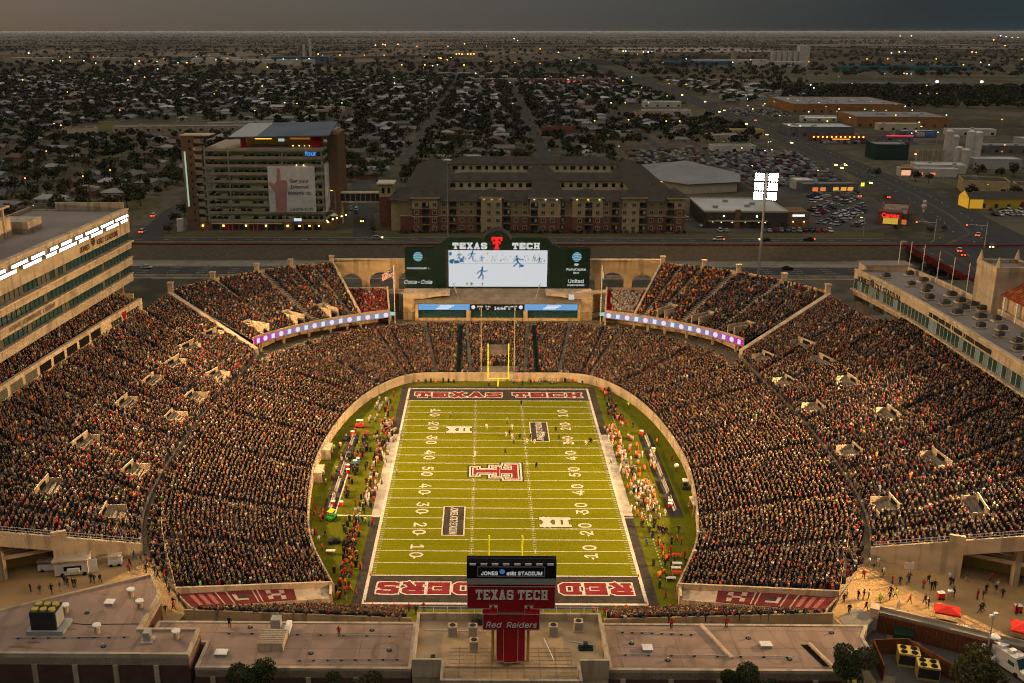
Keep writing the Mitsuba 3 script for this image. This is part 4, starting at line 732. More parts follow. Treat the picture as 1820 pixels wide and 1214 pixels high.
for (fx, fy) in ((113.6, 72), (116.3, 71), (118.2, 66.7), (118.8, 58.4), (119.4, 50.7), (120.2, 43.9)):
    f_ = thing('flagpole', 'pale flagpole behind the suite building roof, %s' % ('leftmost of six', 'second from the left', 'third from the left', 'third from the right', 'second from the right', 'rightmost, beside the tower')[int(np.argmin([abs(fy-q) for q in (72, 71, 66.7, 58.4, 50.7, 43.9)]))], 'flagpole', 'flagpoles in a row behind the suite building roof'); part(f_, 'pole', M().tube((fx, fy, 29.5), (fx, fy, 38.6), .09, 6), 'white'); part(f_, 'flag', M().grid(np.array([[(fx, fy, 38.4), (fx+.3, fy-.1, 38.2)], [(fx, fy, 37.0), (fx+.35, fy-.15, 36.9)]])), 'red')
tw = thing('corner_tower', 'square tan stone tower with pointed corner posts beside the red tile roof', 'tower')
part(tw, 'shaft', M().bx(118.5, 128.5, 27, 37, G, 40.2), 'stone'); part(tw, 'roof', M().bx(119.2, 127.8, 27.7, 36.3, 40.2, 40.3), 'roof_grey')
part(tw, 'parapet', M().bx(118.4, 128.6, 26.9, 27.5, 40.1, 41.2).bx(118.4, 128.6, 36.5, 37.1, 40.1, 41.2).bx(118.4, 119, 27.5, 36.5, 40.1, 41.2).bx(128, 128.6, 27.5, 36.5, 40.1, 41.2), 'tan_pale')
for cx in (119, 128):
    for cy in (27.5, 36.5): part(tw, 'finial', M().tube((cx, cy, 41.2), (cx, cy, 43.6), .7, 6, .12), 'tan_pale')
th = thing('tile_roof_hall', 'tan hall with red clay tile roof behind the suite building', 'building')
part(th, 'wall', M().bx(121, 134, -6, 27, G, 34.6).bx(119.5, 121, -6, -3, G, 37), 'tan_pale')
rv = np.array([(120.3, 27, 34.5), (127.5, 27, 38.4), (135, 27, 34.5), (120.3, -5, 34.5), (127.5, -5, 38.4), (135, -5, 34.5)])
def tiles_fn(p, n, uv): return mix((.24, .055, .02), (.36, .15, .07), smoothstep(.45, .75, fbm(p.x*.9, p.y*.9, p.z, 3)))
dif('unit_grey', worn((.10, .095, .085), (.065, .06, .055), .8)); dif('clay_tile', tiles_fn); dif('roof_grey', worn((.25, .21, .185), (.18, .15, .13), .12)); rf = part(th, 'roof', M().add(rv, [[0, 3, 4], [0, 4, 1], [1, 4, 5], [1, 5, 2], [0, 1, 2], [3, 5, 4]]), 'clay_tile')
part(th, 'gable', M().add(np.array([(119.2, -5, G), (136, -5, G), (136, -5, 35.4), (127.5, -5, 39.6), (119.2, -5, 35.4), (119.2, -6, G), (136, -6, G), (136, -6, 35.4), (127.5, -6, 39.6), (119.2, -6, 35.4)]), [[0, 1, 2], [0, 2, 4], [2, 3, 4], [5, 7, 6], [5, 9, 7], [7, 9, 8], [0, 4, 9], [0, 9, 5], [4, 3, 8], [4, 8, 9], [3, 2, 7], [3, 7, 8]]), 'tan_pale')
tr_ = M()
for yy in np.arange(-4.5, 27, 1.2): tr_.tube((127.4, yy, 38.45), (120.35, yy, 34.6), .12, 4)
part(rf, 'tile_rows', tr_, 'clay_tile', kind='stuff'); part(th, 'finial', M().tube((120, -5.5, 36), (120, -5.5, 38.5), .7, 6, .12), 'tan_pale')
for yy in (0, 6, 12, 18, 24): part(th, 'post', M().bx(119.9, 120.3, yy, yy+.4, 30, 34.6), 'white')
# light banks on the suite roof (further south, beyond the frame) whose light throws the shadows on the south-east plaza
for y0 in (-14, -26, -38, -50):
    fl = thing('floodlight_bank', 'floodlight bank on the suite roof outside the frame, %s' % ('first', 'second', 'third', 'last')[int((-14-y0)/12)], 'floodlight', 'floodlight banks on the suite building roof')
    part(fl, 'housing', band(FEc, y0-8, y0, 8, 31.6, 32.6, .6, .7, -1), 'grey_metal'); part(fl, 'lamp_face', M().grid(facade(FEc, y0-7.9, y0-.1, 8, 31.65, 32.5, .62, .62, -1)), 'black', emitter=emit(1.0, .93, .80, 9, .01))
for y0, tx, ty, pw in ((-8, -20, 50, 96000), (-22, -26, 14, 62000), (-36, -28, -18, 56000), (-46, -22, -52, 54000), (-56, 38, -84, 36000)): spot(FEc(y0)-1.4, y0, 36, tx, ty, 0, pw, 34 if y0 > -50 else 54)
seat_rows(ca_, cb_, 50, -60, 8, 25.6, 28.6, 1, fill=.93)
ea_, eb_ = (lambda u: np.column_stack([-(rimx(u)-1.0), u])), (lambda u: np.column_stack([FEc(u)+3.0, u]))
seat_rows(lambda u: ea_(u)*[-1, 1], lambda u: eb_(u)*[-1, 1], 44, -60, 8, 22.3, 23.2, 2, -1, fill=.9)
et = thing('suite_terrace', 'narrow terrace of seats along the foot of the suite building', 'grandstand'); part(et, 'floor', M().grid(flipx(terrace(lambda u: ea_(u)*[-1, 1], lambda u: eb_(u)*[-1, 1], ysd[::-1], 8, 22.3, 23.2), -1)), 'deck')
# ================================================================ SOUTH END: roofs, sign tower, plazas
def patchy(p, n, uv):      # old membrane roof: broad stains, ponding rings, grit
    k = fbm(p.x*.16, p.y*.16, 0., 4); g = noise(p.x*5, p.y*5); w = smoothstep(.55, .62, noise(p.x*.35, p.y*.22, 4.))*smoothstep(.72, .62, noise(p.x*.35, p.y*.22, 4.)); s = smoothstep(.62, .8, noise(p.x*.9, p.y*.16, 7.))
    return mix(mix((.235, .160, .120), (.315, .222, .172), k*.75+g*.25), (.13, .088, .068), w*.35 + s*.3)
dif('gravel_roof', patchy); dif('roof_seam', (.13, .10, .08)); dif('brick_dark', worn((.10, .055, .045), (.075, .04, .032), .8)); dif('wood_fence', worn((.15, .055, .022), (.10, .038, .016), 1.5, 3)); dif('ochre', (.46, .34, .09)); dif('stain', (.15, .095, .065)); dif('green_paint', (.02, .07, .04))
structure('plaza', M().flat(Polygon([(53.5, -66.4), (62, -54), (110, -40), (110, -98), (75.2, -80.6), (57.2, -71.6), (52, -77.5), (50, -72)]), G+.03), 'plaza_pave')
structure('plaza', M().flat(Polygon([(-53.5, -66.4), (-62, -54), (-110, -40), (-110, -100), (-52, -79), (-50, -72)]), G+.03), 'plaza_pave')
structure('service_yard', M().flat(YARD.buffer(.3), 6.0), 'lot')
def roofpiece(t, pg, z, par, zbot=G-3, rm='gravel_roof', pm='stone', w=.45):
    part(t, 'wall', M().poly(pg, zbot, z-.3), 'brick_dark'); part(t, 'roof', M().flat(pg.buffer(-.05), z), rm)
    part(t, 'parapet', M().poly(pg.difference(pg.buffer(-w, join_style=2)), z-1.4, z+par), pm)
def seams(t, pg, z, dx, dy):
    m = M(); x0, y0, x1, y1 = pg.bounds
    for y in np.arange(y0+1, y1, dy): m.flat(LineString([(x0, y), (x1, y)]).buffer(.035).intersection(pg.buffer(-.6)), z+.012)
    for x in np.arange(x0+2, x1, dx): m.flat(LineString([(x, y0), (x, y1)]).buffer(.03).intersection(pg.buffer(-.6)), z+.016)
    part(t, 'roof_seams', m, 'roof_seam', kind='stuff')
def facade_s(t, x0, x1, y, z0, z1, step, lit_p):
    for i, x in enumerate(np.arange(x0, x1, step)):
        part(t, 'pilaster', M().bx(x-.35, x+.35, y-.15, y+.6, z0, z1), 'stone')
        k = rng.random(); a, b = (x+.6, x+1.5) if k < .35 else (x+step*.45, x+step-.8); m = M().bx(a, b, y+.25, y+.35, z0, z1)
        if rng.random() < lit_p: part(t, 'window', m, 'window_lit', emitter=emit(.34, .23, .02, .45, .01))
        else: part(t, 'window', m, 'black')
lb_ = thing('south_building', 'flat roofed building at the lower left with grey parapet and big cooler on its roof', 'building')
PG1 = Polygon([(-100, -90.6), (-94, -90.6), (-44, -90.6), (-44.2, -84.1), (-52.7, -84.2), (-52.7, -75), (-55.8, -68.9), (-75.2, -79.6), (-100, -93.4)][1:-1]); roofpiece(lb_, PG1, 13.4, .35); facade_s(lb_, -71.0, -45, -90.6, G, 12.0, 5.6, .4)
for (cx, cy, r_, n_) in ((-59, -86.2, 1.5, 7), (-66.5, -87.5, .9, 5), (-68.5, -88.6, 1.2, 6), (-63.0, -84.2, .8, 4)):
    a = np.linspace(0, 6.28, 9)[:-1]
    for j in range(n_): part(lb_, 'roof_stain', M().flat(Polygon([(cx+rng.uniform(-1, 1)*r_ + math.cos(t)*rng.uniform(.2, .5)*(1), cy+math.sin(t)*rng.uniform(.08, .2)) for t in a]).buffer(0), 13.415+.004*j), 'stain')
part(lb_, 'cable', M().tube((-68, -81.5, 13.45), (-61.5, -83.0, 13.45), .05, 4).tube((-61.5, -83, 13.45), (-53.2, -82.8, 13.45), .05, 4), 'charcoal')
mb = thing('south_building', 'long low building with brownish flat roof left of the sign tower', 'building'); PG2 = Polygon([(-45.4, -90.4), (-13.6, -90.4), (-13.6, -78.9), (-44.1, -78.9), (-44.1, -84)][:4]); PG2 = Polygon([(-43.4, -90.4), (-13.6, -90.4), (-13.6, -78.9), (-47.0, -78.9), (-52, -78.9), (-52, -84.4), (-43.4, -84.4)]); roofpiece(mb, PG2, 11.4, .12); seams(mb, PG2, 11.4, 7.2, 3.8); facade_s(mb, -41, -15, -90.4, G-2, 10.1, 6.6, .75)
rb_ = thing('south_building', 'long low building with brownish flat roof right of the sign tower', 'building'); PG3 = Polygon([(13.6, -90.4), (46.3, -90.4), (48.5, -85.5), (51.2, -85.3), (51.2, -82), (53.0, -79), (13.6, -78.9)]); roofpiece(rb_, PG3, 11.4, .12); seams(rb_, PG3, 11.4, 8.3, 4.4); facade_s(rb_, 15.5, 45, -90.4, G-2, 10.1, 6.6, .75)
part(rb_, 'roof_kerb', M().add(*bar((28.3, -79.3), (31.0, -87.6), 11.4, 11.75, 11.4, 11.75, .5)), 'tan_pale'); part(rb_, 'roof_kerb', M().add(*bar((42.8, -84), (44.4, -89.5), 11.4, 11.8, 11.4, 11.8, .4)), 'tan_pale'); part(rb_, 'light_well', M().flat(Polygon([(41.6, -84), (42.6, -84), (44.0, -89.2), (43.2, -89.2)]), 11.43), 'black')  # flat black strip laid on the roof beside the kerb
cb_ = thing('sign_plinth', 'raised parapet block with air conditioners carrying the sign tower', 'building')
part(cb_, 'wall', M().bx(-13.4, 13.4, -91.3, -79.8, G-2, 12.2).bx(-9.4, 9.4, -95.4, -91.3, G-2, 12.0), 'stone'); part(cb_, 'roof', M().bx(-13.1, 13.1, -91.2, -80.1, 12.2, 12.5).bx(-9.1, 9.1, -95.1, -91.2, 12.0, 12.3), 'floor_tan')
pz = M().bx(-13.5, 13.5, -80.1, -79.7, 12, 13.7)
for s in (1, -1): pz.bx(*sorted((s*13.4, s*13.0)), -91.4, -80.1, 12, 13.8).bx(*sorted((s*13.4, s*9.4)), -91.6, -91.2, 11, 13.8).bx(*sorted((s*9.4, s*9.0)), -95.3, -91.6, 12, 13.5)
pz.bx(-9.4, 9.4, -95.7, -95.3, 11, 13.5); part(cb_, 'parapet', pz, 'stone')
seams(cb_, sbox(-9, -95.2, 9, -86), 12.52, 2.2, .9)
rl_ = M()
for x in np.arange(-13, 13.1, 2): rl_.tube((x, -79.8, 13.7), (x, -79.8, 14.7), .04, 4)
rl_.tube((-13.2, -79.8, 14.7), (13.2, -79.8, 14.7), .05, 4).tube((-13.2, -79.8, 14.25), (13.2, -79.8, 14.25), .035, 4); part(cb_, 'railing', rl_, 'white')
def acunit(x, y, z, w, d, h, lab, group=None, round_fan=True, rz=0.0, body='tan_pale'):
    t = thing('air_conditioner', lab, 'air conditioner', group); X = RT(x, y, z, rz)
    part(t, 'casing', M().bx(-w/2, w/2, -d/2, d/2, .15, h).xf(X), body); part(t, 'base', M().bx(-w/2-.1, w/2+.1, -d/2-.1, d/2+.1, 0, .15).xf(X), 'stone'); part(t, 'grille', M().bx(-w*.42, w*.42, -d/2-.02, -d/2, .3, h-.2).xf(X), 'grey_metal')
    if round_fan: part(t, 'fan', M().tube((0, 0, h), (0, 0, h+.06), min(w, d)*.36, 10).xf(X), 'charcoal')
for (x, y, l) in ((-8.1, -83.6, 'leftmost of the pair in the back row left of the sign'), (-5.2, -83.6, 'beside the sign on its left, back row'), (-5.0, -87.2, 'nearest the parapet left of the sign'), (6.3, -83.4, 'right of the sign with a round fan on top'), (10.0, -82.3, 'rightmost tall unit right of the sign')): acunit(x, y, 12.5, 1.25, 1.2, 1.55, 'pale box air conditioner %s' % l)
for (x, y, w) in ((-4.3, -80.8, 2.4), (10.6, -87.0, 2.0), (-10.6, -90.3, 1.9)):
    t = thing('pipe_rack', 'dark rooftop pipe unit %s' % ('behind the sign tower' if x == -4.3 else ('in the right corner of the parapet block' if x > 0 else 'in the left corner of the parapet block')), 'equipment'); part(t, 'frame', M().bx(x-w/2, x+w/2, y-.5, y+.5, 12.5, 12.8).bx(x-.3, x+.3, y-.4, y+.4, 12.8, 13.5), 'charcoal'); part(t, 'duct', M().tube((x-w/2, y, 12.95), (x+w/2, y, 12.95), .22, 8), 'green_paint')
for x0, y0, x1, y1 in ((6.0, -89.8, 4.9, -84.5), (8.3, -85.2, 12.0, -86.2), (-12, -82.6, -3.2, -82.9)): one('roof_pipe', M().tube((x0, y0, 12.6), (x1, y1, 12.6), .06, 5), 'white', 'thin pale pipe lying on the plinth roof, %s' % ('right of the sign stem' if x0 == 6.0 else ('far right corner' if x0 > 0 else 'left back row')), 'pipe')
# sign tower: the double T
dt = thing('sign_tower', 'tall red sign tower of two stacked letter T shapes with black display on top', 'sign'); YD = -91.4; DZ = .2
def dpl(base, pg, z0, d, b, y=YD): return part(dt, base, M().poly(pg, 0, d).xf(XZ(0, y+d, 0)), b)
up = unary_union([sbox(-5.85, 22.1, 5.85, 25.0), sbox(-5.85, 21.6, -2.85, 22.2), sbox(2.85, 21.6, 5.85, 22.2), sbox(-1.85, 20.9, 1.85, 22.3)])
lo = unary_union([sbox(-3.8, 18.3, 3.85, 20.75), sbox(-.95, 13.2, .95, 18.4), sbox(-1.95, 13.4, -.95, 18.4), sbox(.95, 13.4, 1.95, 18.4)])
ed = lambda pg, w: pg.difference(pg.buffer(-w, join_style=2))
dpl('upper_letter', up, 0, 1.6, 'red'); dpl('upper_edge', ed(up, .09), 0, .08, 'steel', YD-.08)
dpl('lower_letter', lo, 0, 1.3, 'red', YD+.1); dpl('lower_edge', unary_union([ed(lo, .09), sbox(-1.0, 13.4, -.92, 18.4), sbox(.92, 13.4, 1.0, 18.4)]), 0, .08, 'steel', YD+.02)
part(dt, 'mast', M().bx(-2.6, -2.2, YD+1.4, YD+1.8, 12.5, 21.6).bx(2.2, 2.6, YD+1.4, YD+1.8, 12.5, 21.6).bx(-1.2, 1.2, YD+1.7, YD+2.2, 12.4, 28), 'ochre')
part(dt, 'white_band', M().bx(-5.9, 5.9, YD-.05, YD+1.5, 25.25, 26.15), 'steel'); part(dt, 'display_case', M().bx(-5.9, 5.9, YD, YD+1.6, 26.15, 28.6), 'black'); part(dt, 'display_frame', M().poly(ed(sbox(-4.5, 26.45, 4.4, 27.95), .1), 0, .06).xf(XZ(0, YD-.02, 0)), 'steel')
part(dt, 'top_truss', M().bx(-5.9, 5.9, YD+.6, YD+.8, 28.6, 28.75).bx(-5.9, 5.9, YD-.1, YD+.1, 28.25, 28.5), 'charcoal')
for x in np.linspace(-5.1, 5.1, 8): part(dt, 'top_lamp', M().bx(x-.42, x+.42, YD-.25, YD-.05, 28.22, 28.46), 'white')
for t_, x_ in (('JONES', -2.91), ('at&t', -.02), ('STADIUM', 2.43)): lit(dt, 'display_text', inter(t_, .5, XZ(x_, YD-.06, 26.95), .04), (.40, .42, .40))
lit(dt, 'display_emblem', pg2m(globe(.36, 3), XZ(-1.22, YD-.06, 27.2), .04), (.05, .12, .32))
part(dt, 'letters', pg2m(affinity.scale(words('TEXAS TECH', 1.45, .62, .09, .19, .3), 1, 1), XZ(.05, YD-.06, 23.75), .08), 'white')
X = XZ(.1, YD+.02, 19.15); X[:3, 1] += np.array([.22, 0, 0]); part(dt, 'script_letters', inter('Red  Raiders', .85, X, .06, False), 'white')
# left roof furniture
t = thing('roof_cooler', 'big dark grey cooling unit with fans on the lower left roof', 'cooler'); part(t, 'casing', M().bx(-67.8, -64.2, -85.4, -82.6, 14.0, 16.8), 'charcoal'); part(t, 'panel', M().bx(-64.25, -64.1, -85.2, -82.8, 14.2, 16.6), 'grey_metal'); part(t, 'skid', M().bx(-68.4, -63.2, -85.8, -82.2, 13.4, 14.0), 'grey_metal')
for i in range(3):
    for j in range(2): part(t, 'fan', M().tube((-67.2+i*1.2, -84.7+j*1.4, 16.8), (-67.2+i*1.2, -84.7+j*1.4, 17.1), .5, 9), 'ochre')
for (x, y, l) in ((-65.2, -79.8, 'left of the cable near the back edge'), (-58.6, -85.0, 'in the middle of the roof'), (-54.6, -78.6, 'near the right corner of the roof'), (-57.0, -75.4, 'near the back point of the roof'), (-46.9, -86.4, 'at the right front of the roof')):
    v = thing('roof_vent', 'small pale roof vent %s' % l, 'vent'); part(v, 'stack', M().tube((x, y, 13.4), (x, y, 14.5), .42, 9), 'tan_pale'); part(v, 'cap', M().tube((x, y, 14.5), (x, y, 14.75), .62, 9), 'white')
v = thing('roof_vent', 'boxy dark roof vent near the front edge of the lower left roof', 'vent'); part(v, 'box', M().bx(-51.3, -50.3, -87.4, -86.4, 13.4, 14.9), 'grey_metal'); part(v, 'base', M().bx(-51.7, -49.9, -87.8, -86.0, 13.4, 13.6), 'stone')
t = thing('duct_unit', 'ribbed pale duct unit with dark fan box on the roof left of the sign', 'equipment'); part(t, 'duct', M().bx(-35.6, -32.0, -86.3, -82.6, 11.4, 12.6), 'tan_pale'); part(t, 'fan_box', M().bx(-34.6, -33.2, -81.9, -80.5, 11.4, 13.6), 'grey_metal'); part(t, 'stand', M().bx(-32.6, -31.9, -82.4, -79.8, 11.4, 12.3), 'white')
rbm = M(); [rbm.bx(-35.6, -32, y-.06, y+.06, 12.6, 12.7) for y in np.arange(-86.1, -82.6, .45)]; part(t, 'ribs', rbm, 'stone', kind='stuff')
# retaining fence and ramp on the south-east
d_ = np.array([17.9, -9.3]); d_ /= np.linalg.norm(d_); n_ = np.array([d_[1], -d_[0]]); a0 = np.array([57.3, -72.2]); a1 = a0+d_*46
fe = thing('board_fence', 'long dark brown board wall below the sloping concrete ramp', 'fence'); part(fe, 'boards', M().add(*bar(a0, a1, 6, 9.0, 6, 9.0, .35)), 'wood_fence')
gm_ = M()
for l in np.arange(.3, 45, .55): p = a0+d_*l + n_*.19; gm_.box((*p, 7.5), (.07, .05, 2.9), math.atan2(d_[1], d_[0]))
part(fe, 'board_joints', gm_, 'brick_dark', kind='stuff')
wl = thing('ramp_wall', 'pale sloping concrete ramp edge with railing along the plaza', 'wall'); b0, b1 = a0-n_*.75, a1-n_*.75; part(wl, 'slab', M().add(*bar(b0, b1, G-1, 9.3, G-1, 9.3, 1.0)), 'concrete'); part(wl, 'coping', M().add(*bar(b0-n_*.6, b1-n_*.6, 9.0, 9.75, 9.0, 9.75, .25)), 'tan_pale'); part(wl, 'end_block', M().box((*(b0-d_*.6), 9.1), (1.3, 1.9, 1.6), math.atan2(d_[1], d_[0])), 'tan_pale')
hr = M()
for l in np.arange(0, 46, 2): p = b0+d_*l-n_*1.6; hr.tube((*p, G), (*p, G+1.05), .04, 4)
hr.tube((*(b0-n_*1.6), G+1.05), (*(b1-n_*1.6), G+1.05), .04, 4).tube((*(b0-n_*1.6), G+.55), (*(b1-n_*1.6), G+.55), .03, 4); part(wl, 'railing', hr, 'grey_metal')
part(wl, 'side_slab', M().poly(Polygon([(52, -77.6), (56.4, -72.4), (55.2, -69.4), (51.0, -72.6)]), G-2, G+.1), 'concrete')
# chillers, enclosure, dumpster
en = thing('fence_enclosure', 'brown board enclosure around the two yellowish chillers', 'fence'); 
for p, q in (((54.4, -78.4), (59.6, -78.0)), ((59.6, -78.0), (64.2, -85.6)), ((54.4, -78.4), (53.6, -84.8))): part(en, 'boards', M().add(*bar(p, q, 6, 8.6, 6, 8.6, .15)), 'wood_fence')
for i, (x, y) in enumerate(((58.9, -80.4), (60.4, -83.6))):
    t = thing('chiller', 'yellowish rooftop style chiller with four round fans, %s of the two in the enclosure' % ('farther' if i == 0 else 'nearer'), 'chiller'); X = RT(x, y, 6, -.25); part(t, 'casing', M().bx(-1.5, 1.5, -1.2, 1.2, 0, 2.2).xf(X), 'ochre'); part(t, 'grille', M().bx(-1.4, 1.4, -1.24, -1.2, .4, 1.9).xf(X), 'charcoal')
    for fx in (-.72, .72):
        for fy in (-.58, .58): part(t, 'fan', M().tube((fx, fy, 2.2), (fx, fy, 2.3), .46, 10).xf(X), 'black')
t = thing('dumpster', 'dark green covered dumpster on a concrete pad behind the board wall', 'dumpster'); X = RT(60.3, -75.0, 6, -.3); part(t, 'bin', M().bx(-1.3, 1.3, -.9, .9, .1, 1.6).xf(X), 'green_paint'); part(t, 'lid', M().add(np.array([(-1.4, -1, 1.6), (1.4, -1, 1.6), (1.4, 1, 1.95), (-1.4, 1, 1.95), (-1.4, -1, 1.7), (1.4, -1, 1.7), (1.4, 1, 2.05), (-1.4, 1, 2.05)]), [[0, 1, 2, 3], [4, 5, 6, 7], [0, 1, 5, 4], [1, 2, 6, 5], [2, 3, 7, 6], [3, 0, 4, 7]]).xf(X), 'dark_green'); part(t, 'pad', M().bx(-2.2, 2.6, -1.8, 1.8, 0, .1).xf(X), 'concrete')
# south-west and south-east corner walls of the upper stands: open concourse levels with columns
for s in (1, -1):
    cw = thing('corner_concourse', 'tan open concourse levels under the south end of the %s stand' % side_name[s], 'building')
    pts = [(-75, -58.6), (-83, -62.4), (-97.5, -70.5), (-108, -76)]
    for (p, q) in zip(pts[:-1], pts[1:]):
        P_, Q_ = np.array(p)*[s, 1], np.array(q)*[s, 1]
        part(cw, 'floor_edge', M().add(*bar(P_, Q_, 12.2, 12.9, 12.2, 12.9, .8)), 'tan_pale'); zt_ = {0: 11.6, 1: 13.4, 2: 17}[pts.index(p)]; part(cw, 'back_wall', M().add(*bar(P_+[0, 4.2], Q_+[0, 4.2], G, zt_, G, zt_, .3)), 'ochre'); part(cw, 'column', M().bx(Q_[0]-.5, Q_[0]+.5, Q_[1]-.5, Q_[1]+.5, G, 17), 'tan_pale'); pass
        r2_ = M(); r2_.add(*bar(P_, Q_, 13.6, 13.75, 13.6, 13.75, .1)); r2_.add(*bar(P_, Q_, 13.2, 13.28, 13.2, 13.28, .1)); part(cw, 'railing', r2_, 'steel')
    rr = M(); A, B_ = np.array((-63.0, -53.9))*[s, 1], np.array((-97.2, -72))*[s, 1]
    for k in np.linspace(.01, .8, 34): p = A+(B_-A)*k; z = G+2.1+(ZR+.8-G-2.1)*k; rr.tube((*p, z), (*p, z+1.0), .04, 4)
    for h in (.5, 1.0): rr.tube((*A, G+2.1+h), (*(A+(B_-A)*.8), G+2.1+(ZR-1.3-G)*.8+h), .045, 4)
    part(cw, 'stand_railing', rr, 'steel')
# vendors, canopies, lamps on the plazas
for (x, y, w, d, rz, l) in ((67.1, -73.6, 3.6, 2.7, -.35, 'in the middle of the plaza edge'), (76.3, -78.2, 3.2, 3.4, -.45, 'at the right edge of the picture'),):
    t = thing('canopy_tent', 'bright red canopy tent %s' % l, 'tent'); X = RT(x, y, G, rz); v = [(-w/2, -d/2, 2.3), (w/2, -d/2, 2.3), (w/2, d/2, 2.3), (-w/2, d/2, 2.3), (0, 0, 3.0)]
    part(t, 'roof', M().add(v, [[0, 1, 4], [1, 2, 4], [2, 3, 4], [3, 0, 4]]).xf(X), 'canopy_red'); vm = M()
    for i in range(4): a, b = v[i], v[(i+1) % 4]; vm.quad(a, b, (b[0], b[1], 2.0), (a[0], a[1], 2.0))
    part(t, 'valance', vm.xf(X), 'canopy_red')
    for sx in (-1, 1):
        for sy in (-1, 1): part(t, 'leg', M().tube((sx*(w/2-.05), sy*(d/2-.05), 0), (sx*(w/2-.05), sy*(d/2-.05), 2.3), .04, 5).xf(X), 'steel')
    part(t, 'counter', M().bx(-w/2+.3, w/2-.3, -d/2, -d/2+.7, .75, .85).xf(X), 'charcoal')
t = thing('bench', 'white bench by the ramp railing under the lamp post', 'bench'); X = RT(71.0, -77.6, G, -.1); part(t, 'seat', M().bx(-1.4, 1.4, -.35, .35, .42, .55).xf(X), 'white'); [part(t, 'leg', M().bx(q-.1, q+.1, -.3, .3, 0, .42).xf(X), 'white') for q in (-1.1, 1.1)]
lp = thing('lamp_post', 'slim grey lamp post with twin lamps standing by the board wall', 'lamp post'); part(lp, 'pole', M().tube((70.6, -80.0, 6), (70.6, -80.0, 14.2), .1, 7), 'grey_metal'); [part(lp, 'lamp_head', M().bx(70.6+q-.3, 70.6+q+.3, -80.3, -79.8, 13.6+.4*(q > 0), 13.9+.4*(q > 0)), 'white') for q in (-.25, .25)]
t = thing('sign_board', 'white hand held style sign board standing on the plaza', 'sign'); part(t, 'board', M().bx(65.1, 66.7, -62.0, -61.95, G+2.6, G+3.7), 'white'); part(t, 'post', M().tube((66.0, -61.95, G), (66.0, -61.95, G+2.7), .05, 5), 'steel')
for (x, y, l) in ((69.2, -66.9, 'in the middle of the plaza'), (79.6, -70.6, 'at the right part of the plaza')): t = thing('drink_cart', 'small red drinks cart %s' % l, 'cart'); part(t, 'box', M().bx(x-.5, x+.5, y-.4, y+.4, .3+G, 1.2+G), 'canopy_red'); part(t, 'top', M().bx(x-.55, x+.55, y-.45, y+.45, 1.2+G, 1.28+G), 'white'); [part(t, 'wheel', M().tube((x+q, y-.42, G+.22), (x+q, y-.35, G+.22), .22, 8), 'black') for q in (-.3, .3)]
t = thing('cup_cart', 'white upright cooler beside the red drinks cart', 'cooler'); part(t, 'body', M().bx(70.3, 71.0, -67.2, -66.6, G, G+1.5), 'tan_pale'); part(t, 'lid', M().bx(70.25, 71.05, -67.25, -66.55, G+1.5, G+1.6), 'white')
t = thing('concession_stand', 'white concession trailer with serving hatch on the left plaza', 'stall'); X = RT(-72.0, -59.6, G, .18); part(t, 'body', M().bx(-3.1, 2.2, -1.6, 1.4, .3, 2.9).xf(X), 'white'); part(t, 'roof', M().bx(-3.3, 2.4, -2.1, 1.6, 2.9, 3.1).xf(X), 'tan_pale'); part(t, 'hatch', M().bx(-1.6, 1.2, -1.66, -1.6, 1.1, 1.9).xf(X), 'black'); part(t, 'counter', M().bx(-1.0, .9, -2.1, -1.6, .95, 1.6).xf(X), 'white'); part(t, 'side_door', M().bx(2.2, 3.6, -1.0, -.9, 0.2, 2.6).xf(X), 'white'); [part(t, 'wheel', M().tube((q, -1.7, .35), (q, -1.5, .35), .35, 9).xf(X), 'black') for q in (-1.9, 1.6)]
for (x, y, rz, w) in ((-76.6, -59.2, .1, 3.6), (-66.2, -57.4, .2, 2.2)): t = thing('white_cart', 'pale covered cart on the dim left plaza, %s of the trailer' % ('left' if x < -70 else 'right'), 'cart'); X = RT(x, y, G, rz); part(t, 'body', M().bx(-w/2, w/2, -.7, .7, .3, 1.3).xf(X), 'white'); part(t, 'roof', M().bx(-w/2, w/2, -.8, .8, 1.9, 2.0).xf(X), 'tan_pale'); [part(t, 'post', M().tube((q, -.6, 1.3), (q, -.6, 1.9), .04, 4).xf(X), 'steel') for q in (-w/2+.1, w/2-.1)]; [part(t, 'wheel', M().tube((q, -.75, .3), (q, -.6, .3), .3, 8).xf(X), 'black') for q in (-w*.3, w*.3)]
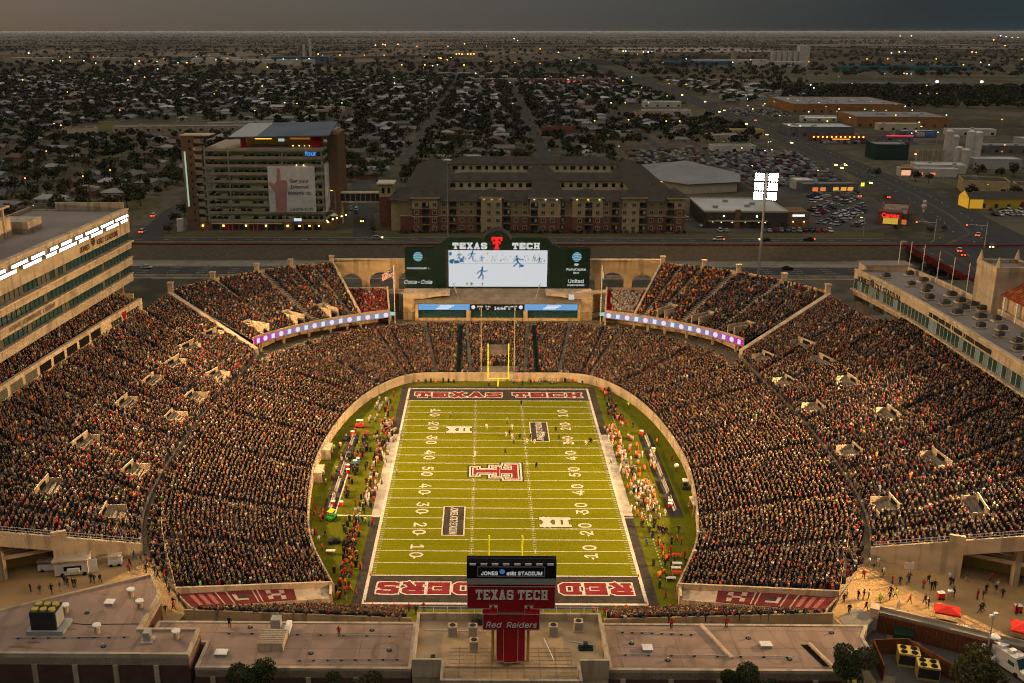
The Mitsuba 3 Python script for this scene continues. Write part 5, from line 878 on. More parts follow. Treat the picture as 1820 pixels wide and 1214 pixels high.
# trucks in the yard
def van(base, x, y, z, rz, L, W, H, lab, body, dish):
    t = thing(base, lab, 'van'); X = RT(x, y, z, rz)
    part(t, 'body', M().poly(Polygon([(-L/2, .4), (L*.5, .4), (L*.5, 1.25), (L*.36, 1.45), (L*.24, H), (-L/2, H)]), -W/2, W/2).xf(X @ np.array([[1, 0, 0, 0], [0, 0, 1, 0], [0, 1, 0, 0], [0, 0, 0, 1.0]])), body)
    part(t, 'windscreen', M().quad((L*.355, -W/2+.12, 1.48), (L*.355, W/2-.12, 1.48), (L*.262, W/2-.12, H-.2), (L*.262, -W/2+.12, H-.2)).xf(X @ RT(.03, 0, .03)), 'glass'); part(t, 'side_window', M().bx(L*.1, L*.24, -W/2-.02, W/2+.02, 1.5, 2.1).xf(X), 'glass')
    for q in (-L*.3, L*.3):
        for w in (-1, 1): part(t, 'wheel', M().tube((q, w*(W/2-.22), .42), (q, w*(W/2+.02), .42), .42, 10).xf(X), 'black')
    part(t, 'roof_box', M().bx(-L*.42, -L*.1, -W*.3, W*.3, H, H+.3).bx(0, L*.1, -W*.2, W*.2, H, H+.35).xf(X), 'white'); part(t, 'light_bar', M().bx(L*.498, L*.51, -W*.4, W*.4, .7, .9).xf(X), 'white')
    if dish: dm = trimesh.creation.icosphere(2, .75); dm.vertices[:, 2] *= .45; part(t, 'dish', M().tm(dm, X @ RT(-L*.33, -W*.2, H+.75)), 'white'); part(t, 'mast', M().tube((-L*.33, -W*.2, H), (-L*.33, -W*.2, H+.5), .08, 6).xf(X), 'steel')
dif('van_silver', (.34, .33, .34)); dif('van_white', (.66, .64, .6))
van('broadcast_truck', 73.2, -81.3, 6, math.radians(-68), 7.6, 2.3, 2.9, 'silver satellite truck with roof dish at the lower right corner', 'van_silver', True)
van('broadcast_truck', 70.4, -77.6, 6, math.radians(-60), 6.4, 2.2, 2.6, 'white broadcast van with equipment on its roof beside the silver truck', 'van_white', False)
# small clutter on the south roofs
for (x0, y0, x1, y1, z, l) in ((-42, -82, -16, -82.6, 11.5, 'left roof, back'), (-30, -88.6, -15, -88.2, 11.5, 'left roof, front'), (15, -86.8, 40, -87.2, 11.5, 'right roof, front'), (16, -81.2, 27, -81.8, 11.5, 'right roof, back'), (-70, -86.6, -53.5, -86.2, 13.5, 'lower left roof')):
    k = thing('roof_conduit', f'thin grey conduit line along the {l}', 'pipe'); part(k, 'pipe', M().tube((x0, y0, z+.12), (x1, y1, z+.12), .06, 5), 'grey_metal'); bl_ = M(); [bl_.box((x0+(x1-x0)*t, y0+(y1-y0)*t, z+.0), (.3, .3, .12)) for t in np.linspace(.05, .95, 8)]; part(k, 'blocks', bl_, 'charcoal', kind='stuff')
for i, (x, y, z) in enumerate(((-38, -80.4, 11.4), (-28, -86.8, 11.4), (-20, -81, 11.4), (-17, -86, 11.4), (17.5, -84, 11.4), (22, -88, 11.4), (34.5, -82.5, 11.4), (39, -87.6, 11.4), (47, -81, 11.4), (-62, -80.0, 13.4), (-56.5, -88.4, 13.4))): v = thing('roof_drain', 'small dark roof drain or stub pipe on the %s roof, %s' % ('lower left' if z > 13 else ('left' if x < 0 else 'right'), ('back row', 'front row', 'middle')[i % 3]), 'pipe', 'stub pipes on the south roofs'); part(v, 'stub', M().tube((x, y, z), (x, y, z+.5), .16, 7), 'grey_metal'); part(v, 'collar', M().tube((x, y, z), (x, y, z+.06), .4, 8), 'charcoal')
for (x, y, w, d, z, l) in ((-40.5, -87.2, 1.6, 1.2, 11.4, 'left roof near its left end'), (19.5, -85.5, 1.3, 1.3, 11.4, 'right roof beside the sign plinth'), (36.5, -84.5, 1.5, 1.1, 11.4, 'right roof beyond the kerb line'), (-59.5, -77.5, 1.2, 1.2, 13.4, 'lower left roof near its back point')): v = thing('roof_hatch', f'low pale roof hatch on the {l}', 'hatch'); part(v, 'curb', M().bx(x-w/2, x+w/2, y-d/2, y+d/2, z, z+.4), 'grey_metal'); part(v, 'lid', M().bx(x-w/2-.08, x+w/2+.08, y-d/2-.08, y+d/2+.08, z+.4, z+.5), 'white')
# ================================================================ PEOPLE one can pick out, and what stands on the sidelines
import manifold3d as m3
def limb(a, b, ra, rb):
    def ball(p, r):
        s_ = trimesh.creation.icosphere(1, r); return m3.Manifold(m3.Mesh(np.float32(s_.vertices + p), np.uint32(s_.faces)))
    return m3.Manifold.batch_hull([ball(np.array(a, float), ra), ball(np.array(b, float), rb)])
def skeleton(pose):          # joints, x forward, y left, z up
    J = dict(head=(0.03, 0, 1.66), neck=(0, 0, 1.48), chest=(0, 0, 1.28), hip=(0, 0, .95), sl=(0, .2, 1.42), sr=(0, -.2, 1.42), el=(.02, .30, 1.14), er=(.02, -.30, 1.14), wl=(.14, .30, .90), wr=(.14, -.30, .90), hl=(0, .1, .92), hr=(0, -.1, .92), kl=(.03, .11, .50), kr=(.03, -.11, .50), al=(0, .12, .08), ar=(0, -.12, .08), tl=(.17, .14, .04), tr=(.17, -.14, .04))
    if pose == 'walk': J.update(kl=(.24, .1, .52), al=(.34, .1, .12), tl=(.5, .12, .10), kr=(-.08, -.1, .50), ar=(-.36, -.1, .16), tr=(-.22, -.12, .05), el=(-.14, .29, 1.16), wl=(-.16, .3, .92), er=(.16, -.29, 1.16), wr=(.32, -.26, 1.0))
    if pose == 'run': J.update(head=(.2, 0, 1.6), neck=(.14, 0, 1.44), chest=(.08, 0, 1.25), sl=(.12, .2, 1.38), sr=(.12, -.2, 1.38), kl=(.36, .1, .62), al=(.2, .1, .25), tl=(.36, .12, .2), kr=(-.2, -.1, .55), ar=(-.6, -.1, .42), tr=(-.56, -.12, .28), el=(-.18, .3, 1.2), wl=(-.1, .28, .98), er=(.36, -.28, 1.2), wr=(.48, -.2, 1.42))
    if pose == 'arms': J.update(el=(.2, .3, 1.5), wl=(.3, .2, 1.75), er=(.22, -.28, 1.2), wr=(.4, -.12, 1.32))
    if pose == 'crouch': J.update(head=(.42, 0, 1.12), neck=(.3, 0, 1.05), chest=(.16, 0, .98), hip=(-.1, 0, .80), sl=(.26, .22, 1.0), sr=(.26, -.22, 1.0), el=(.36, .3, .72), wl=(.46, .24, .48), er=(.36, -.3, .72), wr=(.46, -.24, .48), hl=(-.1, .12, .78), hr=(-.1, -.12, .78), kl=(.22, .2, .48), kr=(.22, -.2, .48), al=(-.02, .22, .08), ar=(-.02, -.22, .08), tl=(.15, .25, .04), tr=(.15, -.25, .04))
    if pose == 'cross': J.update(el=(.06, .3, 1.16), wl=(.22, .06, 1.18), er=(.06, -.3, 1.14), wr=(.24, -.02, 1.12))
    return {k: np.array(v) for k, v in J.items()}
BONES = [('neck', 'head', .055, .065, 'skin'), ('chest', 'neck', .165, .075, 'top'), ('hip', 'chest', .15, .165, 'top'), ('sl', 'sr', .085, .085, 'top'), ('sl', 'el', .075, .058, 'top'), ('sr', 'er', .075, .058, 'top'), ('el', 'wl', .052, .038, 'sleeve'), ('er', 'wr', .052, .038, 'sleeve'), ('hl', 'kl', .10, .07, 'leg'), ('hr', 'kr', .10, .07, 'leg'), ('hip', 'hl', .14, .11, 'leg'), ('hip', 'hr', .14, .11, 'leg'), ('kl', 'al', .07, .048, 'shin'), ('kr', 'ar', .07, .048, 'shin'), ('al', 'tl', .05, .04, 'shoe'), ('ar', 'tr', .05, .04, 'shoe')]
def body_mesh(pose):
    J = skeleton(pose); parts_, seg = [], []
    for a, b, ra, rb, z in BONES: parts_.append(limb(J[a], J[b], ra, rb)); seg.append((J[a], J[b], (ra+rb)/2, z))
    hd = trimesh.creation.icosphere(2, 1.0); hd.vertices *= [.098, .078, .122]; k = hd.vertices; nose = np.exp(-((k[:, 1]/.02)**2 + ((k[:, 2]+.005)/.03)**2))*(k[:, 0] > 0); k[:, 0] += .022*nose
    parts_.append(m3.Manifold(m3.Mesh(np.float32(k + J['head']), np.uint32(hd.faces)))); seg.append((J['head']-[0, 0, .03], J['head']+[0, 0, .05], .09, 'skin'))
    for w, e in (('wl', 'el'), ('wr', 'er')):      # palm, four fingers of unequal length, thumb at the side
        d = J[w]-J[e]; d /= np.linalg.norm(d); s_ = np.cross(d, [0, 0, 1.0]); s_ = s_/np.linalg.norm(s_) if np.linalg.norm(s_) > .1 else np.array([0, 1.0, 0]); c = np.cross(s_, d)
        parts_.append(limb(J[w], J[w]+d*.08, .036, .034)); seg.append((J[w], J[w]+d*.17, .04, 'skin'))
        for q, L in ((-.03, .07), (-.01, .085), (.01, .08), (.03, .06)): parts_.append(limb(J[w]+d*.09+s_*q, J[w]+d*(.09+L)+s_*q+c*.03, .010, .009))
        parts_.append(limb(J[w]+d*.03+s_*.035, J[w]+d*.08+s_*.07, .012, .010))
    b = m3.Manifold.batch_boolean(parts_, m3.OpType.Add); ms = b.to_mesh(); tm_ = trimesh.Trimesh(ms.vert_properties[:, :3], ms.tri_verts)
    if len(tm_.faces) > 900:
        try: b2 = b.simplify(.006).to_mesh(); tm_ = trimesh.Trimesh(b2.vert_properties[:, :3], b2.tri_verts)
        except Exception: pass
    v = np.asarray(tm_.vertices); zone = []
    D = []
    for a, q, r_, z in seg:
        t = np.clip(((v-a)@(q-a))/max(1e-9, (q-a)@(q-a)), 0, 1); D.append(np.linalg.norm(v-(a+t[:, None]*(q-a)), axis=1)-r_)
    zone = np.array([s_[3] for s_ in seg])[np.argmin(D, axis=0)]
    return v, np.asarray(tm_.faces), zone, J
SK = (.46, .28, .18); DK = (.14, .075, .045)
OUT = {   # clothing: top, sleeve, leg, shin, shoe, head gear (colour, helmet?)
 'white': ((.70, .68, .64), SK, (.70, .68, .64), (.65, .62, .58), (.6, .6, .6), (.62, .12, .02), True), 'black': ((.016, .015, .017), DK, (.02, .02, .022), (.10, .09, .09), (.02, .02, .02), (.012, .012, .013), True),
 'referee': ((.30, .30, .30), (.30, .30, .30), (.02, .02, .022), (.02, .02, .022), (.02, .02, .02), (.6, .6, .58), False), 'red': ((.42, .025, .025), (.42, .025, .025), (.04, .04, .05), (.04, .04, .05), (.03, .03, .03), (.05, .03, .02), False),
 'orange': ((.66, .14, .02), (.66, .14, .02), (.03, .03, .035), (.03, .03, .035), (.03, .03, .03), (.62, .14, .02), False), 'dark': ((.022, .021, .024), (.022, .021, .024), (.035, .035, .045), (.035, .035, .045), (.03, .03, .03), (.04, .025, .015), False),
 'jeans': ((.035, .034, .036), SK, (.05, .075, .15), (.05, .075, .15), (.25, .24, .22), (.10, .06, .03), False), 'hivis': ((.45, .72, .04), (.45, .72, .04), (.03, .03, .04), (.03, .03, .04), (.03, .03, .03), (.03, .02, .015), False),
 'pale': ((.60, .57, .52), SK, (.20, .17, .13), (.20, .17, .13), (.2, .2, .2), (.16, .10, .05), False), 'khaki': ((.03, .03, .032), SK, (.34, .26, .16), (.34, .26, .16), (.1, .08, .06), (.02, .02, .02), False), 'blue': ((.05, .16, .50), (.05, .16, .50), (.03, .03, .04), (.03, .03, .04), (.03, .03, .03), (.04, .03, .02), False), 'yellow': ((.66, .42, .03), SK, (.03, .03, .035), (.03, .03, .035), (.03, .03, .03), (.03, .02, .015), False), 'band': ((.70, .66, .60), (.70, .66, .60), (.025, .02, .022), (.025, .02, .022), (.5, .5, .5), (.03, .02, .02), False)}
SAY = {'white': 'player in white with orange helmet', 'black': 'player in black uniform', 'referee': 'official in striped shirt', 'red': 'person in red jacket', 'orange': 'person in orange top', 'dark': 'person in dark clothes', 'jeans': 'person in dark top and jeans', 'hivis': 'person in bright yellow-green vest', 'pale': 'person in pale top', 'khaki': 'person in khaki trousers', 'blue': 'person in blue jacket', 'yellow': 'person in yellow top', 'band': 'person in white band jacket'}
BM = {p: body_mesh(p) for p in ('stand', 'walk', 'run', 'arms', 'crouch', 'cross')}
groups_made = {}
def person_group(o, pose):
    k = f'figure_{o}_{pose}'
    if k not in groups_made:
        v, f, zone, J = BM[pose]; top, sl, lg, sh, shoe, hg, helm = OUT[o]; tb = dict(top=top, sleeve=sl, leg=lg, shin=sh, shoe=shoe, skin=SK if o != 'black' else DK); c = np.array([tb[z] for z in zone])
        h = trimesh.creation.icosphere(1, 1.0); h.vertices *= [.125, .112, .13] if helm else [.104, .090, .10]; h.vertices += J['head'] + ([-.012, 0, .03] if helm else [-.022, 0, .045])
        kids = {'body': mikit.ply((v, f), 'vcol', True, color=c), ('helmet' if helm else 'hair'): mikit.ply((h.vertices, h.faces), 'vcol', True, color=np.tile(hg, (len(h.vertices), 1)))}
        groups_made[k] = shapegroup(k, kids)
    return groups_made[k]
n_people = 0
def person(x, y, o, pose='stand', face=None, z=0.0, where='', group=None):
    m_ = 15-len(SAY[o].split())-2; where = ' '.join(where.split()[:m_])
    global n_people; n_people += 1
    g = person_group(o, pose); verb = {'stand': 'standing', 'walk': 'walking', 'run': 'running', 'arms': 'raising an arm', 'crouch': 'crouching', 'cross': 'with folded arms'}[pose]
    return inst('person', g, x, y, z, rng.uniform(-3.1, 3.1) if face is None else face, rng.uniform(.95, 1.06), f'{SAY[o]} {verb} {where}'.strip(), 'person', group)
TINT = {'white': 7, 'band': 7, 'pale': 7, 'orange': 8, 'red': 10}
def crowdlet(x0, y0, x1, y1, n, outs, where, z=0.0, poses=('stand', 'stand', 'walk', 'cross', 'arms'), face=None, w=.6, mind=.7):
    P_ = []
    for _ in range(n*20):
        t = rng.random(); c = (x0+(x1-x0)*t + rng.normal(0, w), y0+(y1-y0)*t + rng.normal(0, .3))
        if all((c[0]-a)**2+(c[1]-b)**2 > mind**2 for a, b in P_): P_.append(c)
        if len(P_) == n: break
    for (x, y) in P_:
        o = outs[rng.integers(len(outs))]
        if max(y0, y1) > 19: spec.append(np.array([[x, y, z, rng.uniform(-3, 3), TINT.get(o, 9)]])); continue
        person(x, y, o, poses[rng.integers(len(poses))], None if face is None else face+rng.normal(0, .5), z, where, 'people '+where)
# the play
for x, y, o, p, f, w in ((-12.4, 33.1, 'referee', 'walk', 0, 'far left inside the 20 yard line'), (-3.2, 25.2, 'white', 'run', -1.5, 'alone near the far 30 yard line left of centre'), (2.0, 29.2, 'referee', 'stand', -1.6, 'behind the play near the far 25'), (6.0, 41.8, 'black', 'stand', -1.6, 'alone near the far 10 yard line'), (1.6, 20.2, 'white', 'run', -2, 'leftmost of the white group in the play'), (2.4, 20.8, 'black', 'run', 1, 'between the white players left in the play'), (2.9, 19.4, 'white', 'crouch', 0, 'low in the middle of the left group'), (3.1, 25.0, 'white', 'run', -1.6, 'at the back of the left group'), (3.3, 16.2, 'referee', 'walk', 1.6, 'in front of the left group of players'), (4.8, 18.4, 'black', 'run', .5, 'just right of the left group'), (6.4, 15.5, 'white', 'run', 0, 'nearest of the pair left of the black name panel'), (7.4, 18.4, 'black', 'run', -1, 'between two white players by the black name panel'), (8.2, 16.2, 'white', 'crouch', 0, 'beside the left edge of the far name panel'), (10.6, 20.0, 'white', 'run', .3, 'on the black name panel'), (14.0, 23.0, 'black', 'run', 2, 'right of the far name panel'), (14.4, 17.8, 'black', 'run', 2.2, 'below the far right number 30'), (16.2, 15.6, 'white', 'run', .2, 'beside the far right number 30'), (20.6, 15.6, 'white', 'crouch', 0, 'blocking near the right sideline'), (21.7, 15.7, 'black', 'run', 3, 'blocked near the right sideline'), (22.2, 16.7, 'black', 'crouch', 2.6, 'at the edge of the right sideline'), (-5.9, 8.0, 'white', 'run', .8, 'alone left of centre near the far 40'), (1.2, 9.1, 'black', 'run', 2.4, 'above the centre emblem'), (8.1, 1.2, 'black', 'walk', 1.8, 'right of the centre emblem'), (-23.3, -2.3, 'referee', 'walk', .2, 'on the left sideline at midfield'), (-24.2, 19.6, 'referee', 'stand', 0, 'on the left sideline near the far 30'), (25.3, 4.0, 'referee', 'walk', 3, 'on the white strip of the right sideline')):
    person(x, y, o, p, f, 0, w, 'players and officials on the field')
WL = ['white', 'pale', 'dark', 'dark', 'black', 'red', 'band']; WR = ['white', 'white', 'white', 'pale', 'orange']
for x0, y0, x1, y1, n in ((-33.3, 28, -32.0, 46, 6), (-31.6, 28, -30.6, 45, 7)): crowdlet(x0, y0, x1, y1, n, ['band'], 'in the two white lines at the far left of the field', poses=('stand',), w=.15, mind=1.6)
crowdlet(-29.2, 44, -28.2, 28, 9, ['dark', 'khaki', 'red'], 'by the far left corner'); crowdlet(-28.5, 29, -26.3, 20, 14, WL, 'crowding the far left sideline'); crowdlet(-30.4, 20, -27, 9, 14, WL, 'along the left sideline by the bench mats')
crowdlet(-28.4, 8, -26.6, 1.5, 6, ['white', 'pale', 'dark'], 'on the left sideline near midfield'); crowdlet(-33, 20, -31, 10, 8, ['dark', 'dark', 'red', 'jeans'], 'behind the left bench'); crowdlet(-29.6, 2, -27.4, -11, 13, WL, 'in the left team area at midfield'); crowdlet(-29.4, -12.5, -26.2, -20, 6, ['white', 'pale'], 'at the near end of the left team area')
crowdlet(-31.6, -23.6, -26.4, -27, 9, ['red', 'dark', 'hivis', 'blue', 'orange', 'pale'], 'below the left team area'); crowdlet(-30.6, -30.5, -28.0, -42, 20, ['dark', 'dark', 'khaki', 'black', 'yellow'], 'in the near left group'); crowdlet(-29.6, -43, -27.2, -54, 12, ['dark', 'khaki', 'orange', 'red'], 'at the near left corner of the field')
crowdlet(28.3, 54, 29.6, 47, 5, ['red', 'orange', 'dark'], 'at the far right corner of the field'); crowdlet(28.6, 43, 31.0, 31, 13, ['dark', 'khaki', 'dark', 'yellow'], 'in the dark group at the far right of the field'); crowdlet(26.8, 27, 28.8, 20, 12, WR, 'at the far end of the right sideline'); crowdlet(27.2, 18.5, 28.6, 5, 16, WR, 'along the right sideline'); crowdlet(27.6, 2, 28.6, -6.4, 7, WR, 'on the right sideline at midfield'); crowdlet(28.0, -6.5, 29.2, -16.8, 9, WR, 'on the right sideline near the 35')
crowdlet(30.6, -7, 31.6, -23.4, 22, WR, 'in the near right team area', w=.8); crowdlet(26.9, -19.6, 27.8, -24, 4, WR, 'at the near right end of the white strip'); crowdlet(28.8, -25, 31.4, -31.5, 9, ['dark', 'orange', 'hivis', 'khaki'], 'below the right team area'); crowdlet(30.2, -33, 31, -43, 8, ['dark', 'orange', 'dark', 'red'], 'at the near right of the field'); crowdlet(33.8, 8.5, 34.8, -.5, 6, ['orange', 'white', 'red'], 'by the right bench')
for x, y, o, p in ((-35.7, -14.3, 'pale', 'stand'), (-36.7, -17.0, 'dark', 'walk'), (-38.0, 13.0, 'pale', 'stand'), (-39.4, 11.3, 'hivis', 'stand'), (-35.8, -33.5, 'pale', 'walk'), (-34.9, -31.5, 'dark', 'walk'), (-34.7, -36.6, 'red', 'stand'), (-30.7, -17.4, 'red', 'walk'), (-30.2, -21.4, 'pale', 'stand'), (-28.4, -21.4, 'dark', 'stand'), (-28.6, 48.7, 'red', 'stand'), (30.9, 26.7, 'pale', 'stand'), (31.8, 27.4, 'red', 'stand'), (33.6, 26.7, 'dark', 'stand'), (34.2, 40.4, 'hivis', 'stand'), (27.7, -34.4, 'blue', 'cross'), (33.8, -32.8, 'red', 'walk'), (34.6, -33.6, 'red', 'stand'), (34.2, -38.9, 'red', 'arms'), (33.8, -41.8, 'dark', 'stand'), (28.1, -53.3, 'red', 'walk'), (39.7, 6.4, 'red', 'stand'), (37.6, 15.5, 'orange', 'walk'), (34.9, -28.8, 'dark', 'stand')): person(x, y, o, p, None, 0, ('alone left of the field' if x < 0 else 'alone right of the field') + (' at the far end' if y > 25 else (' at the near end' if y < -25 else ' near midfield')), 'lone people beside the field')
for x, y, o in ((4.4, 60.2, 'pale'), (5.7, 60.2, 'orange'), (6.9, 58.3, 'dark'), (9.2, 59.1, 'dark'), (10.2, 60.5, 'orange'), (11.7, 59.5, 'white'), (12.7, 61.1, 'pale'), (13.6, 61.1, 'white'), (14.7, 59.9, 'pale'), (15.3, 59.5, 'white'), (16.2, 59.6, 'white'), (17.6, 60.7, 'orange'), (19.0, 60.8, 'dark'), (20.4, 60.8, 'orange'), (21.8, 60.8, 'orange'), (23.8, 59.2, 'jeans'), (24.7, 60.4, 'dark'), (27.9, 57.8, 'red'), (28.7, 53.5, 'orange'), (-2.6, 57.5, 'dark'), (-12.5, 59.8, 'dark'), (-14, 60.2, 'black'), (-15.5, 60, 'dark'), (-17.6, 59.6, 'orange'), (-19, 60.4, 'dark'), (-20.4, 59.8, 'jeans'), (-22.5, 59.4, 'red')): spec.append(np.array([[x, y, 0, -1.5, TINT.get(o, 9)]]))
for x in np.r_[np.linspace(-24, -14, 9), np.linspace(15, 30, 9)]: person(x, -57.6-rng.random()*1.2, ['orange', 'dark', 'red', 'orange'][rng.integers(4)], 'stand', 1.5, 0, 'along the near end line', 'people along the near end line')
PZ = [(59.1, -60.8), (57.9, -59), (63, -56.7), (61.6, -58.5), (61.6, -56.5), (62.8, -59.8), (62.3, -60.3), (63.3, -62.2), (64.4, -62.6), (66.3, -61.6), (65.8, -62.4), (67.8, -63.7), (69.2, -62.2), (68.9, -64.1), (69.4, -64.1), (66, -68.6), (66.2, -69.4), (72.5, -62.8), (72.7, -63.2), (71.5, -66.3), (75.8, -61.5), (79.8, -61.6), (79.6, -64), (78.7, -65.2), (79.2, -66.5), (77.2, -65.2), (75.9, -66.9), (73.6, -70.9), (74.2, -70.5), (75, -66.9), (84.3, -62.2), (61.2, -70.2), (59.1, -68.1), (60.9, -67.4), (61.6, -66), (62.1, -66.8), (56.1, -70.3), (57.7, -67.1), (56, -67.1), (56.9, -67.1), (54.3, -66.9), (53.4, -68.1), (53.1, -71.4), (63.8, -68.2), (73, -61.5), (78.9, -71.4)]
for i, (x, y) in enumerate(PZ): o = 'hivis' if i in (32, 35) else ('red' if i in (0, 7, 11, 21, 43) else ['dark', 'jeans', 'dark', 'khaki', 'pale', 'jeans', 'red'][rng.integers(7)]); person(x, y, o, ['stand', 'walk', 'walk', 'stand', 'cross'][rng.integers(5)], None, G+.04, 'on the right plaza' + (' by the stand wall' if y > -60 else (' near the ramp' if y < -69 else (' on its right side' if x > 73 else ' on its left side'))), 'people on the right plaza')
for i, (x, y) in enumerate([(-76.9, -66.2), (-75.1, -66.8), (-73.3, -66.6), (-72.2, -65.9), (-72.3, -63.9), (-71.6, -64.4), (-70.7, -64.6), (-70.2, -64.8), (-68.2, -63.2), (-67.6, -63.4), (-66.7, -63.2), (-63.2, -59.6), (-63.5, -58.2), (-63.6, -55.7), (-61.5, -56.2), (-60.7, -57.7), (-59.9, -58.2), (-57.6, -61.9), (-56.5, -61.9), (-54.2, -66.9), (-53.1, -72.4), (-52.2, -71.5), (-52.5, -70.3), (-62, -57), (-60.2, -60), (-58.6, -60.4), (-55.4, -64.5), (-52, -69)]): person(x, y, ['dark', 'jeans', 'red', 'dark', 'khaki'][rng.integers(5)], ['stand', 'walk'][rng.integers(2)], None, G+.04, 'on the dim left plaza' + (' by the trailer' if x < -66 else ' where the walkway ends'), 'people on the left plaza')
for x, y, o, l in ((23.8, -80.2, 'red', 'on the roof edge right of the sign, left one of two'), (31.9, -79.9, 'red', 'on the roof edge right of the sign, right one of two'), (-24.6, -82.6, 'red', 'alone on the roof left of the sign'), (-41.0, -80.4, 'dark', 'at the left end of the roof left of the sign')): person(x, y, o, 'stand', 1.5, 11.42, l)
# sideline furniture
for s in (1, -1):
    w = 'left' if s > 0 else 'right'
    for i, y0 in enumerate((-20, -11.5, -3, 5.5, 14)):
        b = thing('team_bench', f'long pale team bench on the {w} black mat, number {i+1} from the near end' if False else f'long pale team bench on the {w} black mat', 'bench', f'team benches on the {w} sideline'); x = -35.6*s
        part(b, 'seat', M().bx(x-.2, x+.2, y0, y0+6.6, .42, .5), 'white'); part(b, 'backrest', M().bx(x-.32*s-.04, x-.32*s+.04, y0, y0+6.6, .6, .95), 'tan_pale'); part(b, 'leg', M().bx(x-.2, x+.2, y0+.3, y0+.4, 0, .42), 'steel'); part(b, 'leg', M().bx(x-.2, x+.2, y0+6.2, y0+6.3, 0, .42), 'steel')
def cart(x, y, rz, body, roof, lab):
    t = thing('golf_cart', lab, 'cart'); X = RT(x, y, 0, rz); part(t, 'body', M().bx(-1.2, 1.2, -.6, .6, .3, .75).bx(-.3, .2, -.55, .55, .75, 1.1).xf(X), body)
    if roof: part(t, 'roof', M().bx(-.9, .8, -.62, .62, 1.9, 1.98).xf(X), roof); [part(t, 'post', M().tube((q, w_, .7), (q, w_, 1.9), .03, 4).xf(X), 'steel') for q in (-.8, .75) for w_ in (-.55, .55)]
    for q in (-.8, .8):
        for w_ in (-.58, .58): part(t, 'wheel', M().tube((q, w_-.08, .25), (q, w_+.08, .25), .25, 8).xf(X), 'black')
dif('cart_green', (.03, .22, .03)); dif('cart_yellow', (.75, .50, .02))
cart(-34.8, -23.6, 1.2, 'cart_green', 'cart_yellow', 'green and yellow utility cart near the lower left of the field'); cart(-35.0, 26.4, 0, 'canopy_red', 'white', 'red and white cart at the far left of the field'); cart(-35.2, 7.6, 1.4, 'charcoal', 'charcoal', 'dark cart behind the left bench'); cart(40.0, -8.2, 1.5, 'charcoal', 'white', 'dark cart by the right wall'); cart(-37.4, 18.2, 1.4, 'charcoal', None, 'low dark equipment cart at the upper left of the field'); cart(-32.9, -33.6, .3, 'charcoal', None, 'small dark cart among people at the lower left')
for x, y, c, l in ((-33.7, -17.6, 'canopy_red', 'beside the lower left bench'), (-35.4, -17.4, 'canopy_red', 'just left of the lower left bench'), (-34.4, -1.2, 'canopy_red', 'at midfield behind the left bench'), (-34.6, 1.2, 'canopy_red', 'left of the blue coolers'), (-36.2, 21.2, 'canopy_red', 'at the upper left of the field'), (35.0, 22.3, 'canopy_red', 'at the far end of the right bench'), (35.1, -17.7, 'canopy_red', 'at the near end of the right bench'), (35.4, -16.4, 'canopy_red', 'second at the near end of the right bench'), (36.2, 11.4, 'ochre', 'right of the right bench'), (-33.4, 3.6, 'van_blue', 'among the left benches'), (-33.0, 5.0, 'van_blue', 'upper one among the left benches')):
    t = thing('drink_barrel', ('red' if c == 'canopy_red' else ('yellowish' if c == 'ochre' else 'blue')) + ' drink barrel ' + l, 'barrel'); part(t, 'barrel', M().tube((x, y, 0), (x, y, 1.0), .42, 10, .48), c); part(t, 'lid', M().tube((x, y, 1.0), (x, y, 1.08), .5, 10), 'white')
dif('van_blue', (.05, .20, .50))
for x, y, c, l in ((32.2, -42.0, 'white', 'upper white'), (31.7, -43.6, 'white', 'middle white'), (30.1, -47.2, 'white', 'nearest white'), (32.7, -38.7, 'canopy_red', 'upper pinkish'), (31.6, -45.2, 'canopy_red', 'lower pinkish'), (-32.9, -37.9, 'white', 'single white')): t = thing('folding_table', f'{l} folding table lying low on the grass at the near {"right" if x > 0 else "left"} of the field', 'table'); part(t, 'top', M().bx(x-.9, x+.9, y-.4, y+.4, .70, .76), c); [part(t, 'leg', M().bx(x+q-.04, x+q+.04, y-.3, y+.3, 0, .7), 'steel') for q in (-.75, .75)]
for s, pts in ((1, [(-40.6, 8.4), (-40.6, -4.0)]), (-1, [(40.2, -19.4), (39.0, -33.6)])):
    for x, y in pts: t = thing('field_gate', 'tan gate box at the field wall %s' % ('at the upper left' if y > 0 else ('at the left near midfield' if s > 0 else ('at the right by the 30 yard line' if y > -25 else 'at the near right with bars'))), 'gate'); part(t, 'frame', M().bx(x-1.1, x+1.1, y-2.2, y-1.9, 0, 2.3).bx(x-1.1, x+1.1, y+1.9, y+2.2, 0, 2.3).bx(x-1.1, x+1.1, y-2.2, y+2.2, 2.2, 2.4), 'tan_pale'); part(t, 'panel', M().bx(x-.1, x+.1, y-1.9, y+1.9, .2, 1.5), 'deck')
for x, y, l in ((-40.0, -3.4, 'left wall near midfield'), (39.6, .2, 'right wall near midfield')): t = thing('camera_cover', 'white covered camera standing by the %s' % l, 'camera'); part(t, 'cover', M().tm(trimesh.creation.icosphere(1, .55), RT(x, y, 1.6)), 'white'); part(t, 'tripod', M().tube((x, y, 0), (x, y, 1.3), .06, 5, .05).tube((x-.4, y-.3, 0), (x, y, 1.3), .03, 4).tube((x+.4, y-.3, 0), (x, y, 1.3), .03, 4), 'charcoal')
one('rope_barrier', M().tube((36.3, 22, .9), (35.2, 0, .9), .05, 4).tube((35.2, 0, .9), (35.8, -20, .9), .05, 4), 'charcoal', 'dark low rope line behind the right bench', 'rope')
